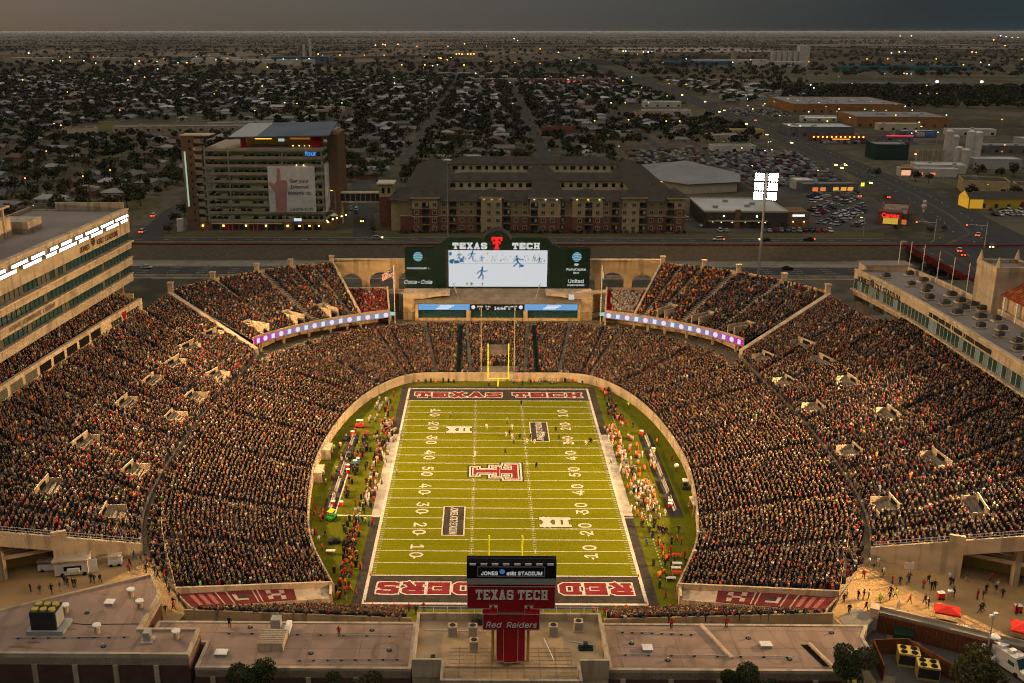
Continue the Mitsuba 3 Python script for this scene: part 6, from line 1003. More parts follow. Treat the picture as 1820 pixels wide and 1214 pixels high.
for i, (x, y) in enumerate([(-FX-.1, GL), (FX+.1, GL), (-FX-.1, FY), (FX+.1, FY), (-FX-.1, -GL), (FX+.1, -GL), (-FX-.1, -FY), (FX+.1, -FY)]): one('corner_pylon', M().bx(x-.12, x+.12, y-.12, y+.12, 0, .46), 'pylon_orange', 'small orange pylon at the %s %s end zone %s corner' % ('far' if y > 0 else 'near', 'left' if x < 0 else 'right', 'back' if abs(y) > 50 else 'front'), 'pylon')
dif('pylon_orange', (.75, .18, .02))
# the rest of the throng along the sidelines joins the crowd mesh
def throng(x0, y0, x1, y1, n, kinds, w=1.0):
    t = rng.random(n); k = np.array(kinds)[rng.integers(len(kinds), size=n)]; spec.append(np.column_stack([x0+(x1-x0)*t+rng.normal(0, w*.5, n), y0+(y1-y0)*t, np.zeros(n), rng.uniform(-3, 3, n), k]))
throng(27.4, 27, 30.5, -20, 90, [7, 7, 7, 8, 9], 1.6); throng(31.8, 20, 31.8, -23, 46, [7, 7, 8], 1.2); throng(-28, 30, -28.6, -20, 95, [7, 9, 9, 7, 10], 2.0); throng(-33, 22, -33, -15, 40, [9, 9, 10], 1.0); throng(-30, -24, -29, -54, 60, [9, 9, 9, 8, 10], 2.2); throng(30, -25, 30, -52, 26, [9, 9, 8, 10], 2.4); throng(29.5, 54, 31, 28, 34, [9, 9, 10, 8], 1.4); throng(-36, 24, -38, -40, 26, [9, 7, 10], 2.0)
print('people', n_people)
# --- the crowd: one mesh
S = np.vstack(spec); S = S[rng.permutation(len(S))]; NP = len(S)
rings = [(0.0, .20, .16), (.78, .22, .17), (1.36, .25, .15)]
tv = []
for (z, hx, hy) in rings: tv += [(-hy, -hx, z), (hy, -hx, z), (hy, hx, z), (-hy, hx, z)]
tv += [(0, 0, 1.78), (.13, 0, 1.58), (0, .12, 1.60), (-.12, 0, 1.60), (0, -.12, 1.60), (.02, 0, 1.36)]
tv = np.array(tv); tf = []
for r in (0, 4):
    for i in range(4): k = (i+1) % 4; tf += [(r+i, r+k, r+k+4), (r+i, r+k+4, r+i+4)]
tf += [(8, 9, 10), (8, 10, 11)]
for i in range(4): k = (i+1) % 4; tf += [(12, 13+i, 13+k), (17, 13+k, 13+i)]
tf = np.array(tf)
sz = rng.uniform(.84, 1.05, NP); sit = (rng.random(NP) < np.where(S[:, 4] == 0, .12, .45)) ; hz = np.where(sit, .78, 1.0)*sz
ca, sa = np.cos(S[:, 3]+rng.normal(0, .25, NP)), np.sin(S[:, 3])
V = np.empty((NP, len(tv), 3)); w = rng.uniform(.9, 1.15, NP)
V[..., 0] = S[:, 0, None] + (tv[:, 0]*ca[:, None] - tv[:, 1]*sa[:, None])*w[:, None]
V[..., 1] = S[:, 1, None] + (tv[:, 0]*sa[:, None] + tv[:, 1]*ca[:, None])*w[:, None]
V[..., 2] = S[:, 2, None] + tv[:, 2]*hz[:, None]
pal = np.array([(.016, .015, .016), (.03, .028, .03), (.19, .02, .022), (.36, .05, .035), (.34, .30, .25), (.075, .068, .062), (.10, .07, .05), (.03, .045, .10), (.62, .16, .03), (.42, .34, .07), (.17, .115, .075), (.18, .32, .08), (.10, .02, .03)])
prob = {0: [.52, .19, .022, .010, .040, .05, .07, .02, .007, .007, .06, .003, .04], 1: [.40, .17, .048, .020, .070, .07, .10, .025, .010, .004, .09, .004, .04], 2: [.47, .19, .034, .016, .035, .05, .08, .025, .010, .004, .06, .003, .05], 3: [.42, .17, .06, .03, .07, .06, .07, .03, .016, .004, .06, .003, .05], 4: [.36, .13, .04, .03, .06, .07, .07, .03, .17, .004, .04, .003, .03], 5: [.2, .1, .4, .15, .05, .02, .02, .02, .01, .0, .02, .0, .03], 6: [0, 0, 0, 0, 1, 0, 0, 0, 0, 0, 0, 0, 0], 7: [0, 0, 0, 0, 1, 0, 0, 0, 0, 0, 0, 0, 0], 8: [0, 0, 0, 0, 0, 0, 0, 0, 1, 0, 0, 0, 0], 9: [.7, .3, 0, 0, 0, 0, 0, 0, 0, 0, 0, 0, 0], 10: [0, 0, .6, .4, 0, 0, 0, 0, 0, 0, 0, 0, 0]}
ci = np.zeros(NP, int)
for k, p in prob.items():
    m_ = S[:, 4] == k; pp = np.array(p); ci[m_] = rng.choice(len(pal), m_.sum(), p=pp/pp.sum())
top = pal[ci]*rng.uniform(.75, 1.7, (NP, 1))
leg = pal[rng.choice([0, 1, 7, 6], NP, p=[.4, .25, .2, .15])]
skin = np.array([(.46, .27, .16), (.40, .23, .135), (.52, .33, .21), (.18, .09, .055)])[rng.choice(4, NP, p=[.4, .25, .25, .1])]
hair = np.array([(.03, .02, .015), (.09, .05, .025), (.25, .17, .08), (.015, .015, .015), (.30, .26, .22), (.22, .02, .02)])[rng.choice(6, NP, p=[.34, .24, .13, .17, .07, .05])]
Cc = np.empty((NP, len(tv), 3)); Cc[:, 0:4] = leg[:, None]; Cc[:, 4:8] = (leg*.4+top*.6)[:, None]; Cc[:, 8:12] = top[:, None]
Cc[:, 12] = hair; Cc[:, 13] = skin; Cc[:, 14] = skin*.6+hair*.4; Cc[:, 15] = hair; Cc[:, 16] = skin*.6+hair*.4; Cc[:, 17] = skin
Fc = (tf[None] + (np.arange(NP)*len(tv))[:, None, None]).reshape(-1, 3)
labels['crowd'] = {'kind': 'stuff', 'label': 'dense crowd of spectators filling every stand and lining the far sidelines', 'category': 'crowd'}
put('crowd', (V.reshape(-1, 3), Fc), 'vcol', color=Cc.reshape(-1, 3))
print('crowd', NP)
# ================================================================ THE CITY beyond the freeway
dif('conc_band', worn((.36, .30, .22), (.29, .235, .17), .3)); dif('brick', worn((.21, .125, .075), (.16, .095, .055), .7)); dif('metal_roof', worn((.125, .145, .175), (.10, .118, .14), .1)); dif('roof_brown', worn((.070, .062, .052), (.050, .044, .037), .5)); dif('ochre_wall', worn((.50, .38, .20), (.42, .31, .16), .6)); dif('cream_wall', worn((.60, .50, .34), (.50, .42, .28), .6)); dif('brick_red', worn((.22, .085, .06), (.17, .065, .045), .9)); dif('brown_wall', worn((.34, .25, .13), (.28, .20, .10), .8)); dif('trim', (.50, .43, .31)); dif('lit_slab', (.30, .30, .22)); dif('grey_wall', worn((.17, .165, .155), (.13, .125, .12), .3)); dif('dark_wall', (.06, .055, .05)); dif('flat_grey', worn((.24, .235, .24), (.18, .175, .175), .08)); dif('flat_white', worn((.46, .45, .44), (.36, .35, .34), .08)); dif('orange_wall', worn((.36, .17, .06), (.29, .13, .05), .2)); dif('silo_white', worn((.60, .55, .48), (.48, .43, .37), .3)); dif('teal', (.03, .13, .14)); dif('blue_wall', (.04, .12, .22)); dif('yellow_wall', (.52, .36, .05)); dif('tree_trunk', (.055, .042, .032))
# --- parking garage
pg = thing('parking_garage', 'many storey parking garage with a huge white advertising banner on its corner', 'building')
X0, X1, Y0, Y1 = -129.5, -76.5, 244.0, 284.0; LV = [12.6+3.52*k for k in range(10)]
for z in LV: part(pg, 'parapet_band', M().bx(X0, X1, Y0-.3, Y0, z-.2, z+1.05).bx(X1, X1+.3, Y0, Y1, z-.2, z+1.05), 'conc_band'); part(pg, 'floor_slab', M().bx(X0, X1, Y0, Y1, z-.35, z-.05), 'lit_slab')
part(pg, 'inner_wall', M().bx(X0, X1, Y0+17, Y0+17.3, 12, 44), 'lit_slab')
for z in LV[:-1]:
    part(pg, 'ceiling_light', M().bx(X0+2, X1-2, Y0+3.5, Y0+4.1, z+3.05, z+3.1).bx(X0+2, X1-2, Y0+10.5, Y0+11.1, z+3.05, z+3.1), 'black', emitter=emit(.85, .95, .50, 1.7, .03))
    m = M(); li = M()
    for x in np.arange(X0+1.5, X1-1, 2.75):
        if rng.random() < .8: h = rng.uniform(1.35, 1.85); m.bx(x-.9, x+.9, Y0+1.2, Y0+5.6, z+.25, z+.85).bx(x-.75, x+.75, Y0+2.2, Y0+4.8, z+.85, z+h)
        if rng.random() < .22: li.bx(x-.25, x+.25, Y0+6, Y0+6.2, z+2.5, z+2.7)
    part(pg, 'stored_cars', m, 'charcoal', kind='stuff')
    if li.n: part(pg, 'bulkhead_lamps', li, 'black', kind='stuff', emitter=emit(.95, 1.0, .7, 4, .003))
for x in (X0+.4, -118.6, -94.5, X1-.4): part(pg, 'column', M().bx(x-.3, x+.3, Y0-.45, Y0-.2, 12, 46), 'conc_band')
part(pg, 'stair_tower', M().bx(-139.0, -133.4, Y0-1.2, Y0+9, G, 50.8), 'brick'); part(pg, 'stair_tower', M().bx(-76.2, -71.6, Y0+14, Y0+40, G, 50.2), 'brick'); part(pg, 'tower_cap', M().bx(-139.4, -126, Y0-1.4, Y0+9.2, 50.8, 51.2), 'tan_pale')
for z in np.arange(12.5, 48, 3.52): part(pg, 'stair_landing', M().bx(-134.2, -130.3, Y0-.8, Y0+5, z, z+1.9), 'conc_band'); part(pg, 'stair_window', M().bx(-135.6, -134.6, Y0-1.25, Y0-1.18, z+.3, z+1.5), 'charcoal')
for z in (45.0, 42.5, 39.0, 35.6, 28.5, 25.0): lit(pg, 'stair_lamp', M().bx(-134.0, -133.4, Y0-1.1, Y0-.8, z-.2, z+.3), (1.0, .62, .08), 4, w=.004)
lit(pg, 'light_strip', M().bx(-137.9, -137.2, Y0-1.3, Y0-1.2, 19.5, 44.0), (.33, .48, .32), 1.0, w=.02); part(pg, 'light_strip_frame', M().bx(-138.8, -137.9, Y0-1.35, Y0-1.2, 19.5, 44.0), 'conc_band')
part(pg, 'base_wall', M().bx(-139, -72, Y0-.2, Y0+.6, G, 12.6), 'brick'); part(pg, 'canopy', M().bx(-128, -96, Y0-1.7, Y0-.3, 11.6, 11.9), 'trim')
for x in np.arange(-128, -98, 4.2): part(pg, 'shop_window', M().bx(x, x+3.2, Y0-.26, Y0-.2, G+.3, 11.2), 'glass_far')
for x in (-119.8, -108.3): part(pg, 'red_door', M().bx(x-2.2, x+2.2, Y0-.36, Y0-.24, G, 11.4), 'red', label='red entrance door of the parking garage'); part(pg, 'door_frame', M().bx(x-1.0, x-.7, Y0-.42, Y0-.36, G, 11).bx(x+.7, x+1.0, Y0-.42, Y0-.36, G, 11), 'trim')
for x in (-89, -84.5, -80): part(pg, 'shop_window', M().bx(x-1.7, x+1.7, Y0-.26, Y0-.2, G+.2, 11.2), 'black')
for x in (-137, -132.2, -122.8, -112.6, -103.5, -93.6, -88.2, -83.7, -79.4): lit(pg, 'wall_lamp', M().bx(x-.35, x+.35, Y0-.9, Y0-.4, 10.4, 11.0), (1.0, .66, .14), 6, w=.004)
lit(pg, 'lit_sign', M().bx(-90.6, -87.2, Y0-.5, Y0-.4, 12.9, 14.1), (.75, .75, .65), 1, w=.01); lit(pg, 'lit_sign', M().bx(-90.6, -87.2, Y0-.5, Y0-.4, 12.4, 12.85), (.05, .12, .6), 1, w=.01)
bn = part(pg, 'banner', M().bx(-101.3, -80.2, Y0-.75, Y0-.5, 16.9, 37.6), 'white', label='white advertising banner with pink raised hand')
for t, z, h in (('Get your', 31.0, 1.55), ('Internet', 28.4, 1.55), ('speeds up.', 25.7, 1.55)): part(bn, 'banner_text', inter(t, h, XZ(-87.2, Y0-.78, z), .03), 'banner_ink')
part(bn, 'banner_text', inter('suddenlink', 1.5, XZ(-86.6, Y0-.78, 18.4), .03, False), 'banner_ink'); dif('banner_ink', (.03, .035, .07)); dif('banner_pink', worn((.50, .27, .235), (.44, .22, .19), .4))
hand = unary_union([Polygon([(-98.2, 16.95), (-93.9, 16.95), (-93.4, 25), (-93.0, 27), (-98.2, 27), (-98.2, 25)]), Polygon([(-99.4, 28), (-98, 26.2), (-93.2, 26.4), (-92.8, 30.6), (-94, 31.2), (-97.2, 30.8)]), Polygon([(-97.2, 30), (-95.8, 30), (-95.9, 36.4), (-96.9, 36.4)]), Polygon([(-100.8, 29.8), (-100.0, 30.2), (-97.4, 27.6), (-98.8, 26.4)])]).buffer(.25)
part(bn, 'hand_print', M().poly(hand, 0, .03).xf(XZ(0, Y0-.78, 0)), 'banner_pink')
for x in (-88.0, -84.8): lit(bn, 'banner_lamp', M().bx(x-.2, x+.2, Y0-1.6, Y0-1.3, 38.0, 38.25), (1.0, .75, .35), 8, w=.004)
spot_n = len(scene)
for x in (-88.0, -84.8): scene[f'banner_light_{int(-x)}'] = {'type': 'spot', 'to_world': T().look_at(origin=[x, Y0-1.7, 38.0], target=[x, Y0-.7, 30], up=[0, 1, 0]), 'intensity': {'type': 'rgb', 'value': [26, 18, 7]}, 'cutoff_angle': 14, 'beam_width': 7, 'sampling_weight': .06}
part(pg, 'side_banner', M().bx(X1+.35, X1+.5, Y0+1, Y0+15, 16.9, 37.6), 'white'); lit(pg, 'blue_sign', inter('four', 1.9, XZ(-81.6, Y0-.8, 43.2), .1), (.06, .28, .75), 1.3)
part(pg, 'roof_deck', M().bx(X0, X1, Y0, Y1, 45.0, 45.2), 'conc_band')
rv = np.array([(-118.5, 246.0, 49.6), (-73.5, 246.0, 50.4), (-73.2, 273, 54.2), (-115, 273, 53.4)]); part(pg, 'metal_roof', M().add(np.vstack([rv, rv+[0, 0, .5]]), [[0, 1, 2, 3], [4, 5, 6, 7], [0, 1, 5, 4], [1, 2, 6, 5], [2, 3, 7, 6], [3, 0, 4, 7]]), 'metal_roof'); part(pg, 'roof_panel', M().quad(*(rv[[0, 0, 3, 3]]*np.array([[1], [0], [0], [1]]) + (rv[[0, 0, 3, 3]]*.72+rv[[1, 1, 2, 2]]*.28)*np.array([[0], [1], [1], [0]]) + [0, 0, .54])), 'grey_metal')
part(pg, 'bar_wall', M().bx(-113.6, -111, 248, 249, 45.2, 49.6).bx(-82, -77.4, 248, 249, 45.2, 50), 'red'); part(pg, 'bar_back', M().bx(-113, -78, 258, 258.3, 45.2, 50.5), 'ochre')
lit(pg, 'bar_light', M().bx(-107, -99.5, 247.6, 247.9, 49.0, 49.35), (1.0, .55, .10), 1.6, w=.01); lit(pg, 'bar_light', M().bx(-92, -83, 252, 252.3, 48.5, 49.2), (.6, .17, .03), .5, w=.02); lit(pg, 'bar_screen', M().bx(-97, -94.3, 250, 250.1, 47.8, 49.0), (.35, .5, .55), 1, w=.01)
for x in (-90, -87.2, -84.8, -82.6): lit(pg, 'table_lamp', M().bx(x-.2, x+.2, 247, 247.3, 46.0, 46.4), (1, .65, .1), 5, w=.004)
one('cylinder_kiosk', M().tube((-141.8, 241.5, G), (-141.8, 241.5, 14.2), 1.6, 14), 'silo_white', 'pale cylindrical tank at the left foot of the parking garage', 'tank')
lam = thing('wall_lamp_arm', 'big curved lamp arm at the right front corner of the garage', 'lamp'); part(lam, 'arm', M().tube((-77.5, 243, 17.4), (-72.5, 243, 17.6), .12, 6).tube((-72.5, 243, 17.6), (-72.2, 243, 16.6), .12, 6), 'white'); part(lam, 'shade', M().tube((-72.2, 243, 15.5), (-72.2, 243, 16.6), 1.9, 12, .25), 'silo_white')
for i, (x, y) in enumerate([(-76, 246), (-74, 250), (-72.5, 254), (-71, 258), (-69.5, 262), (-75, 243)]): s_ = thing('string_lamp', 'small warm lamp in the row along the garage side path', 'lamp', 'warm lamps along the garage side path'); part(s_, 'post', M().tube((x, y, G), (x, y, 12.2), .05, 4), 'charcoal'); lit(s_, 'bulb', M().bx(x-.28, x+.28, y-.28, y+.28, 12.2, 12.7), (1, .7, .2), 6, w=.003)
sb_ = thing('sky_bridge', 'pale enclosed footbridge between the parking garage and the apartments', 'bridge'); part(sb_, 'deck', M().bx(-73, -50, 262, 266, 18.2, 19.0).bx(-73, -50, 262, 266, 22.4, 23.0), 'cream_wall'); part(sb_, 'glazing', M().bx(-72.6, -50.4, 262.2, 262.3, 19.0, 22.4), 'glass_far'); [part(sb_, 'pier', M().bx(x-.5, x+.5, 262, 266, G, 18.2), 'trim') for x in (-71.5, -51.5)]; sp_ = M(); [sp_.bx(x-.12, x+.12, 262.0, 262.15, 19, 22.4) for x in np.arange(-72, -50, 2.4)]; part(sb_, 'posts', sp_, 'trim', kind='stuff')
# --- apartments
ap = thing('apartment_block', 'long four storey apartment block with tan bays, brick base and dark hipped roofs', 'building')
def wing(x0, x1, y0, y1, zt=22.6, rh=4.6, ov=.9, wall='ochre_wall', roof='roof_brown'):
    part(ap, 'wall', M().bx(x0, x1, y0, y1, G, zt), wall); part(ap, 'roof', M().hip(x0, x1, y0, y1, zt, zt+rh, ov), roof)
wing(-42, 84.5, 241.2, 256, 22.6, 3.7, wall='brown_wall'); wing(-42, -22, 259, 372, 22.6, 4.4); wing(66, 84, 259, 366, 22.6, 4.4); wing(-24, 68, 305, 320, 22.6, 3.2, wall='cream_wall'); wing(-24, 68, 348, 362, 25.6, 3.4, wall='cream_wall'); wing(20, 32, 256, 350, 22.6, 3.4)
part(ap, 'brick_base', M().bx(-42.1, 84.6, 241.05, 241.2, G, 15.6), 'brick_red'); part(ap, 'string_course', M().bx(-42.2, 84.7, 240.9, 241.2, 15.6, 16.0).bx(-42.2, 84.7, 240.9, 241.2, 22.1, 22.7), 'trim')
BAYS = [(-42.6, -30.8, 2.0, 'b'), (-9.2, 0.6, 1.5, 'y'), (17.8, 32.4, 2.0, 'y'), (36.8, 51.6, 2.0, 'y'), (67.2-14, 63.8, 1.5, 'y'), (78.0, 85.3, 2.2, 'b')]
BAYS = [(-36.6, -25.2, 2.0, 'b'), (-5.8, 3.6, 1.3, 'y'), (16.2, 29.8, 1.8, 'y'), (35.0, 48.6, 1.8, 'y'), (57.6, 67.6, 1.3, 'y'), (78.0, 85.3, 2.2, 'b')]
for x0, x1, d, k in BAYS:
    by = 241.2-d
    part(ap, 'bay', M().bx(x0, x1, by, 241.3, 15.6 if k == 'y' else 19.2, 24.0), 'ochre_wall'); part(ap, 'bay_base', M().bx(x0-.02, x1+.02, by-.03, 241.3, G, 15.6 if k == 'y' else 19.2), 'brick_red' if k == 'b' or x1-x0 > 12 else 'ochre_wall')
    part(ap, 'bay_cornice', M().bx(x0-.9, x1+.9, by-.9, 241.4, 23.9, 24.5).bx(x0-.15, x1+.15, by-.15, 241.3, 15.5, 15.9), 'trim'); part(ap, 'bay_roof', M().hip(x0, x1, by, 252, 24.5, 27.6, .95), 'roof_brown')
part(ap, 'end_tower', M().bx(-52.5, -46.5, 252, 262, G, 24.5), 'brick_red'); part(ap, 'end_tower_top', M().bx(-52.6, -46.4, 251.9, 262.1, 22.5, 28.2), 'ochre_wall'); part(ap, 'end_tower_cornice', M().bx(-53.6, -45.4, 251, 263, 28.2, 28.8), 'trim'); part(ap, 'link_wall', M().bx(-46.5, -42, 244, 262, G, 22.6), 'ochre_wall')
part(ap, 'roof', M().hip(-47, -36, 243, 262, 22.6, 26.4, .8), 'roof_brown')
for x in (-51.2, -48.6): part(ap, 'window', M().bx(x, x+1.2, 251.8, 251.95, 24.2, 26.6), 'black')
def bayfront(x):
    for x0, x1, d, k in BAYS:
        if x0-.3 < x < x1+.3: return 241.2-d-.05
    return 241.02
for i, x in enumerate(np.arange(-34.6, 84.5, 4.05)):
    y = bayfront(x); balc = i % 3 == 1
    if 30.5 < x < 34.4 or 72 < x < 74.5: continue
    for zf in (9.6, 13.0, 16.6, 20.1):
        if balc:
            w = part(ap, 'balcony', M().bx(x-1.5, x+1.5, y-.05, y+.02, zf-.5, zf+2.0), 'black'); part(w, 'rail', M().bx(x-1.6, x+1.6, y-.7, y-.62, zf-.55, zf+.4), 'dark_wall'); part(w, 'floor', M().bx(x-1.7, x+1.7, y-.75, y, zf-.75, zf-.55), 'trim')  # flat black panel paints the shade of the balcony recess
            part(w, 'door', M().bx(x+.2, x+1.1, y-.1, y-.05, zf-.4, zf+1.8), 'trim' if rng.random() < .4 else 'glass_far')
        else:
            w = part(ap, 'window', M().bx(x-.8, x+.8, y-.08, y-.02, zf+.1, zf+1.7), 'glass_far'); part(w, 'frame', M().poly(sbox(x-1.02, zf-.1, x+1.02, zf+1.9).difference(sbox(x-.78, zf+.12, x+.78, zf+1.68)).union(sbox(x-.06, zf+.1, x+.06, zf+1.7)), 0, .12).xf(XZ(0, y-.01, 0)), 'trim')
for i, x in enumerate(np.arange(-20.5, 66, 4.3)):
    if 19 < x < 33: continue
    for y, zf in ((304.9, 19.4), (347.9, 22.6)): part(ap, 'window', M().bx(x-(1.4 if i % 3 == 0 else .8), x+(1.4 if i % 3 == 0 else .8), y-.1, y, zf, zf+1.9), 'black')
for x, y in ((-33, 290), (-32, 312), (-30, 330), (74, 285), (75, 310), (74, 340), (26, 285), (26, 325)): g_ = part(ap, 'dormer', M().add(np.array([(x-3, y-2, 23.5), (x+3, y-2, 23.5), (x, y-2, 26.6), (x-3, y+3, 23.5), (x+3, y+3, 23.5), (x, y+3, 26.6)]), [[0, 1, 2], [0, 2, 5], [0, 5, 3], [1, 4, 5], [1, 5, 2], [3, 5, 4]]), 'roof_brown'); part(g_, 'gable', M().add(np.array([(x-2.7, y-2.05, 23.6), (x+2.7, y-2.05, 23.6), (x, y-2.05, 26.2)]), [[0, 1, 2]]), 'cream_wall')
for x0, x1 in ((-4.5, 2.5), (18, 28), (37, 47)):
    for x in np.linspace(x0, x1, 3): lit(ap, 'eave_lamp', M().bx(x-.25, x+.25, 241.2-2.4, 241.2-2.0, 23.3, 23.6), (.9, .72, .2) if x < 10 else ((.6, .62, .9) if x < 30 else (.7, .85, .2)), 3, w=.002)
# --- a generic flat-roofed building: wall, roof, parapet, a few windows, roof units
def bld(base, x, y, w, d, h, wall, roof, lab, rz=0.0, win=None, units=0, par=.5, cat='building', front=-1):
    t = thing(base, lab, cat); X = RT(x, y, G, rz)
    part(t, 'wall', M().bx(-w/2, w/2, -d/2, d/2, -.5, h).xf(X), wall); part(t, 'roof', M().bx(-w/2+.3, w/2-.3, -d/2+.3, d/2-.3, h, h+.06).xf(X), roof)
    if par: part(t, 'parapet', M().poly(sbox(-w/2-.1, -d/2-.1, w/2+.1, d/2+.1).difference(sbox(-w/2+.35, -d/2+.35, w/2-.35, d/2-.35)), h-.3, h+par).xf(X), wall if wall != 'dark_wall' else 'trim')
    if win:
        n, wz, wh, ww, m_ = win
        for q in np.linspace(-w/2+ww, w/2-ww, n): part(t, 'window', M().bx(q-ww/2, q+ww/2, -d/2-.08, -d/2-.02, wz, wz+wh).xf(X), m_)
    for _ in range(units): a, b = rng.uniform(-w*.35, w*.35), rng.uniform(-d*.35, d*.35); part(t, 'roof_unit', M().bx(a-1.1, a+1.1, b-.9, b+.9, h, h+1.3).xf(X), 'grey_metal')
    return t, X
t, X = bld('office_building', 116, 270, 38, 38, 7.6, 'dark_wall', 'flat_white', 'low dark building with wide white roof and small lit front', -.02, (6, .3, 2.2, 1.6, 'glass_far'), 4)
part(t, 'brick_pier', M().bx(-5, -2.6, -19.6, -19, 0, 8.6).xf(X), 'brick'); part(t, 'awning', M().bx(-17, 10, -20, -19, 3.2, 3.5).xf(X), 'trim'); part(t, 'entrance_block', M().bx(19, 29, -18, -4, 0, 7.4).xf(X), 'brick'); lit(t, 'white_sign', M().bx(21.5, 27, -18.2, -18, 5.3, 6.3).xf(X), (.8, .85, .9), 1.2, w=.01)
for q in (-10, 5): lit(t, 'wall_lamp', M().bx(q-.3, q+.3, -19.3, -19, 5.2, 5.8).xf(X), (.7, 1, .75), 6, w=.003)
for q in (-15, -11, -6, 0, 6, 9): lit(t, 'door_lamp', M().bx(q-.2, q+.2, -19.3, -19, 2.5, 2.9).xf(X), (.9, .8, .3), 3, w=.003)
for q in (22, 27): lit(t, 'door_lamp', M().bx(q-.2, q+.2, -18.3, -18, 2.8, 3.2).xf(X), (1, .7, .2), 5, w=.003)
# big grey shallow-domed hall
hv = thing('sports_hall', 'big hall with broad pale grey shallow hipped roof right of the apartments', 'building'); part(hv, 'wall', M().poly(Polygon([(92, 372), (108, 352), (138, 362), (146, 395), (126, 440), (96, 436)]), G, 14.2), 'cream_wall')
rp_ = [(90.5, 372, 14.2), (107.6, 350.4, 14.2), (139.5, 361, 14.2), (147.6, 395.5, 14.2), (127, 441.6, 14.2), (95, 437.6, 14.2), (116, 398, 21.5)]; part(hv, 'roof', M().add(rp_, [[i, (i+1) % 6, 6] for i in range(6)]), 'flat_grey')
rt, X = bld('restaurant', 194, 277, 12, 34, 4.4, 'brick_red', 'gravel_roof', 'red brick restaurant with glowing red sign and lit corner windows by the avenue', -.42, None, 2, .9)
part(rt, 'white_band', M().bx(-6.2, -6.05, -15, 15, 3.2, 3.8).bx(-6.2, -6.05, 10, 14, 0, 5.5).xf(X), 'trim'); part(rt, 'corner_block', M().bx(-6.5, 4, -20, -13, 0, 6.2).xf(X), 'brick_red'); lit(rt, 'red_sign', inter('Canes', 1.9, X @ frame3((-1, -20.2, 4.6), (1, 0, 0), (0, 0, 1)), .1), (.95, .03, .02), 1.6); lit(rt, 'lit_window', M().bx(-4, 2.5, -20.15, -20.05, .6, 3.4).xf(X), (.75, .5, .06), .7, w=.02)
lit(rt, 'red_strip', M().bx(-6.25, -6.2, -14, 9, 3.9, 4.1).xf(X), (.6, .10, .05), .6, w=.01); lit(rt, 'lit_window', M().bx(3.6, 6.1, -17.5, -17.4, .4, 2.6).xf(X), (.8, .25, .05), .6, w=.02)
for q in (-12, -6, 0, 6): part(rt, 'window', M().bx(-6.14, -6.06, q-1.6, q+1.6, .6, 2.8).xf(X), 'glass_far')
st_ = thing('roof_statue', 'white figure like sculpture on the restaurant roof corner', 'statue'); part(st_, 'figure', M().tm(trimesh.creation.icosphere(2, .9), RT(203, 266, G+9.8)).tm(trimesh.creation.icosphere(2, 1.3), RT(203, 266, G+7.8)).tube((203, 266, G+5), (203.2, 266.4, G+8), .5, 7), 'silo_white')
bt, X = bld('snack_bar', 190, 366, 32, 10, 4.2, 'grey_wall', 'flat_grey', 'low eatery with a row of orange lit windows beside the car park', .1, None, 1, .6)
for q, c in ((-9, (1, .22, .04)), (-4.5, (1, .25, .04)), (3, (1, .5, .06)), (7.5, (1, .42, .06)), (11.5, (1, .45, .06))): lit(bt, 'lit_window', M().bx(q-1.6, q+1.6, -5.15, -5.05, .6, 2.7).xf(X), c, .8, w=.01)
part(bt, 'white_block', M().bx(-16, -6, 5, 15, 0, 5.5).xf(X), 'silo_white'); lit(bt, 'yellow_sign', M().bx(17.5, 19.5, -5, -4.8, 3, 5).xf(X), (.8, .75, .05), 1.4, w=.01)
# silos
sl_ = thing('silo_plant', 'cluster of tall white silos with pale low sheds at the right edge', 'silo'); 
for x, y, r_, h in ((305.5, 478, 2.7, 23), (309.5, 470, 2.7, 13), (312.5, 466, 2.7, 12), (321, 480, 2.7, 22.5), (325.5, 479, 2.9, 22), (313, 484, 2.3, 19)):
    k = part(sl_, 'silo', M().tube((x, y, G), (x, y, G+h), r_, 16), 'silo_white', 30); part(k, 'dome', M().tube((x, y, G+h), (x, y, G+h+1.0), r_, 16, r_*.4), 'silo_white')
for x in np.arange(284, 302, 3.4): part(sl_, 'pipe_stack', M().tube((x, 474, G), (x, 474, G+11), 1.1, 9), 'stone')
bld('shed', 287, 447, 30, 16, 5.0, 'silo_white', 'flat_white', 'white low shed in front of the silos', -.12, None, 2); bld('shed', 333, 468, 30, 14, 6.2, 'flat_white', 'flat_white', 'pale shed right of the tall silos', -.1)
rs_, X = bld('diner', 272, 428, 34, 9, 4.6, 'silo_white', 'flat_white', 'small white lit diner with red canopy lights near the silos', -.1, None, 0, .6); lit(rs_, 'lit_front', M().bx(-16.5, -11, -4.65, -4.55, .8, 4).xf(X), (.9, .45, .25), 1.0, w=.02); lit(rs_, 'lit_front', M().bx(-6, -3.5, -4.65, -4.55, 1, 2.6).xf(X), (1, .2, .1), .9, w=.01); lit(rs_, 'lit_front', M().bx(1, 4, -4.65, -4.55, 1, 2.6).xf(X), (1, .2, .1), .9, w=.01); part(rs_, 'porch_roof', M().hip(-17, -10, -7, -1, 5.8, 7.6, .5).xf(X), 'orange_wall')
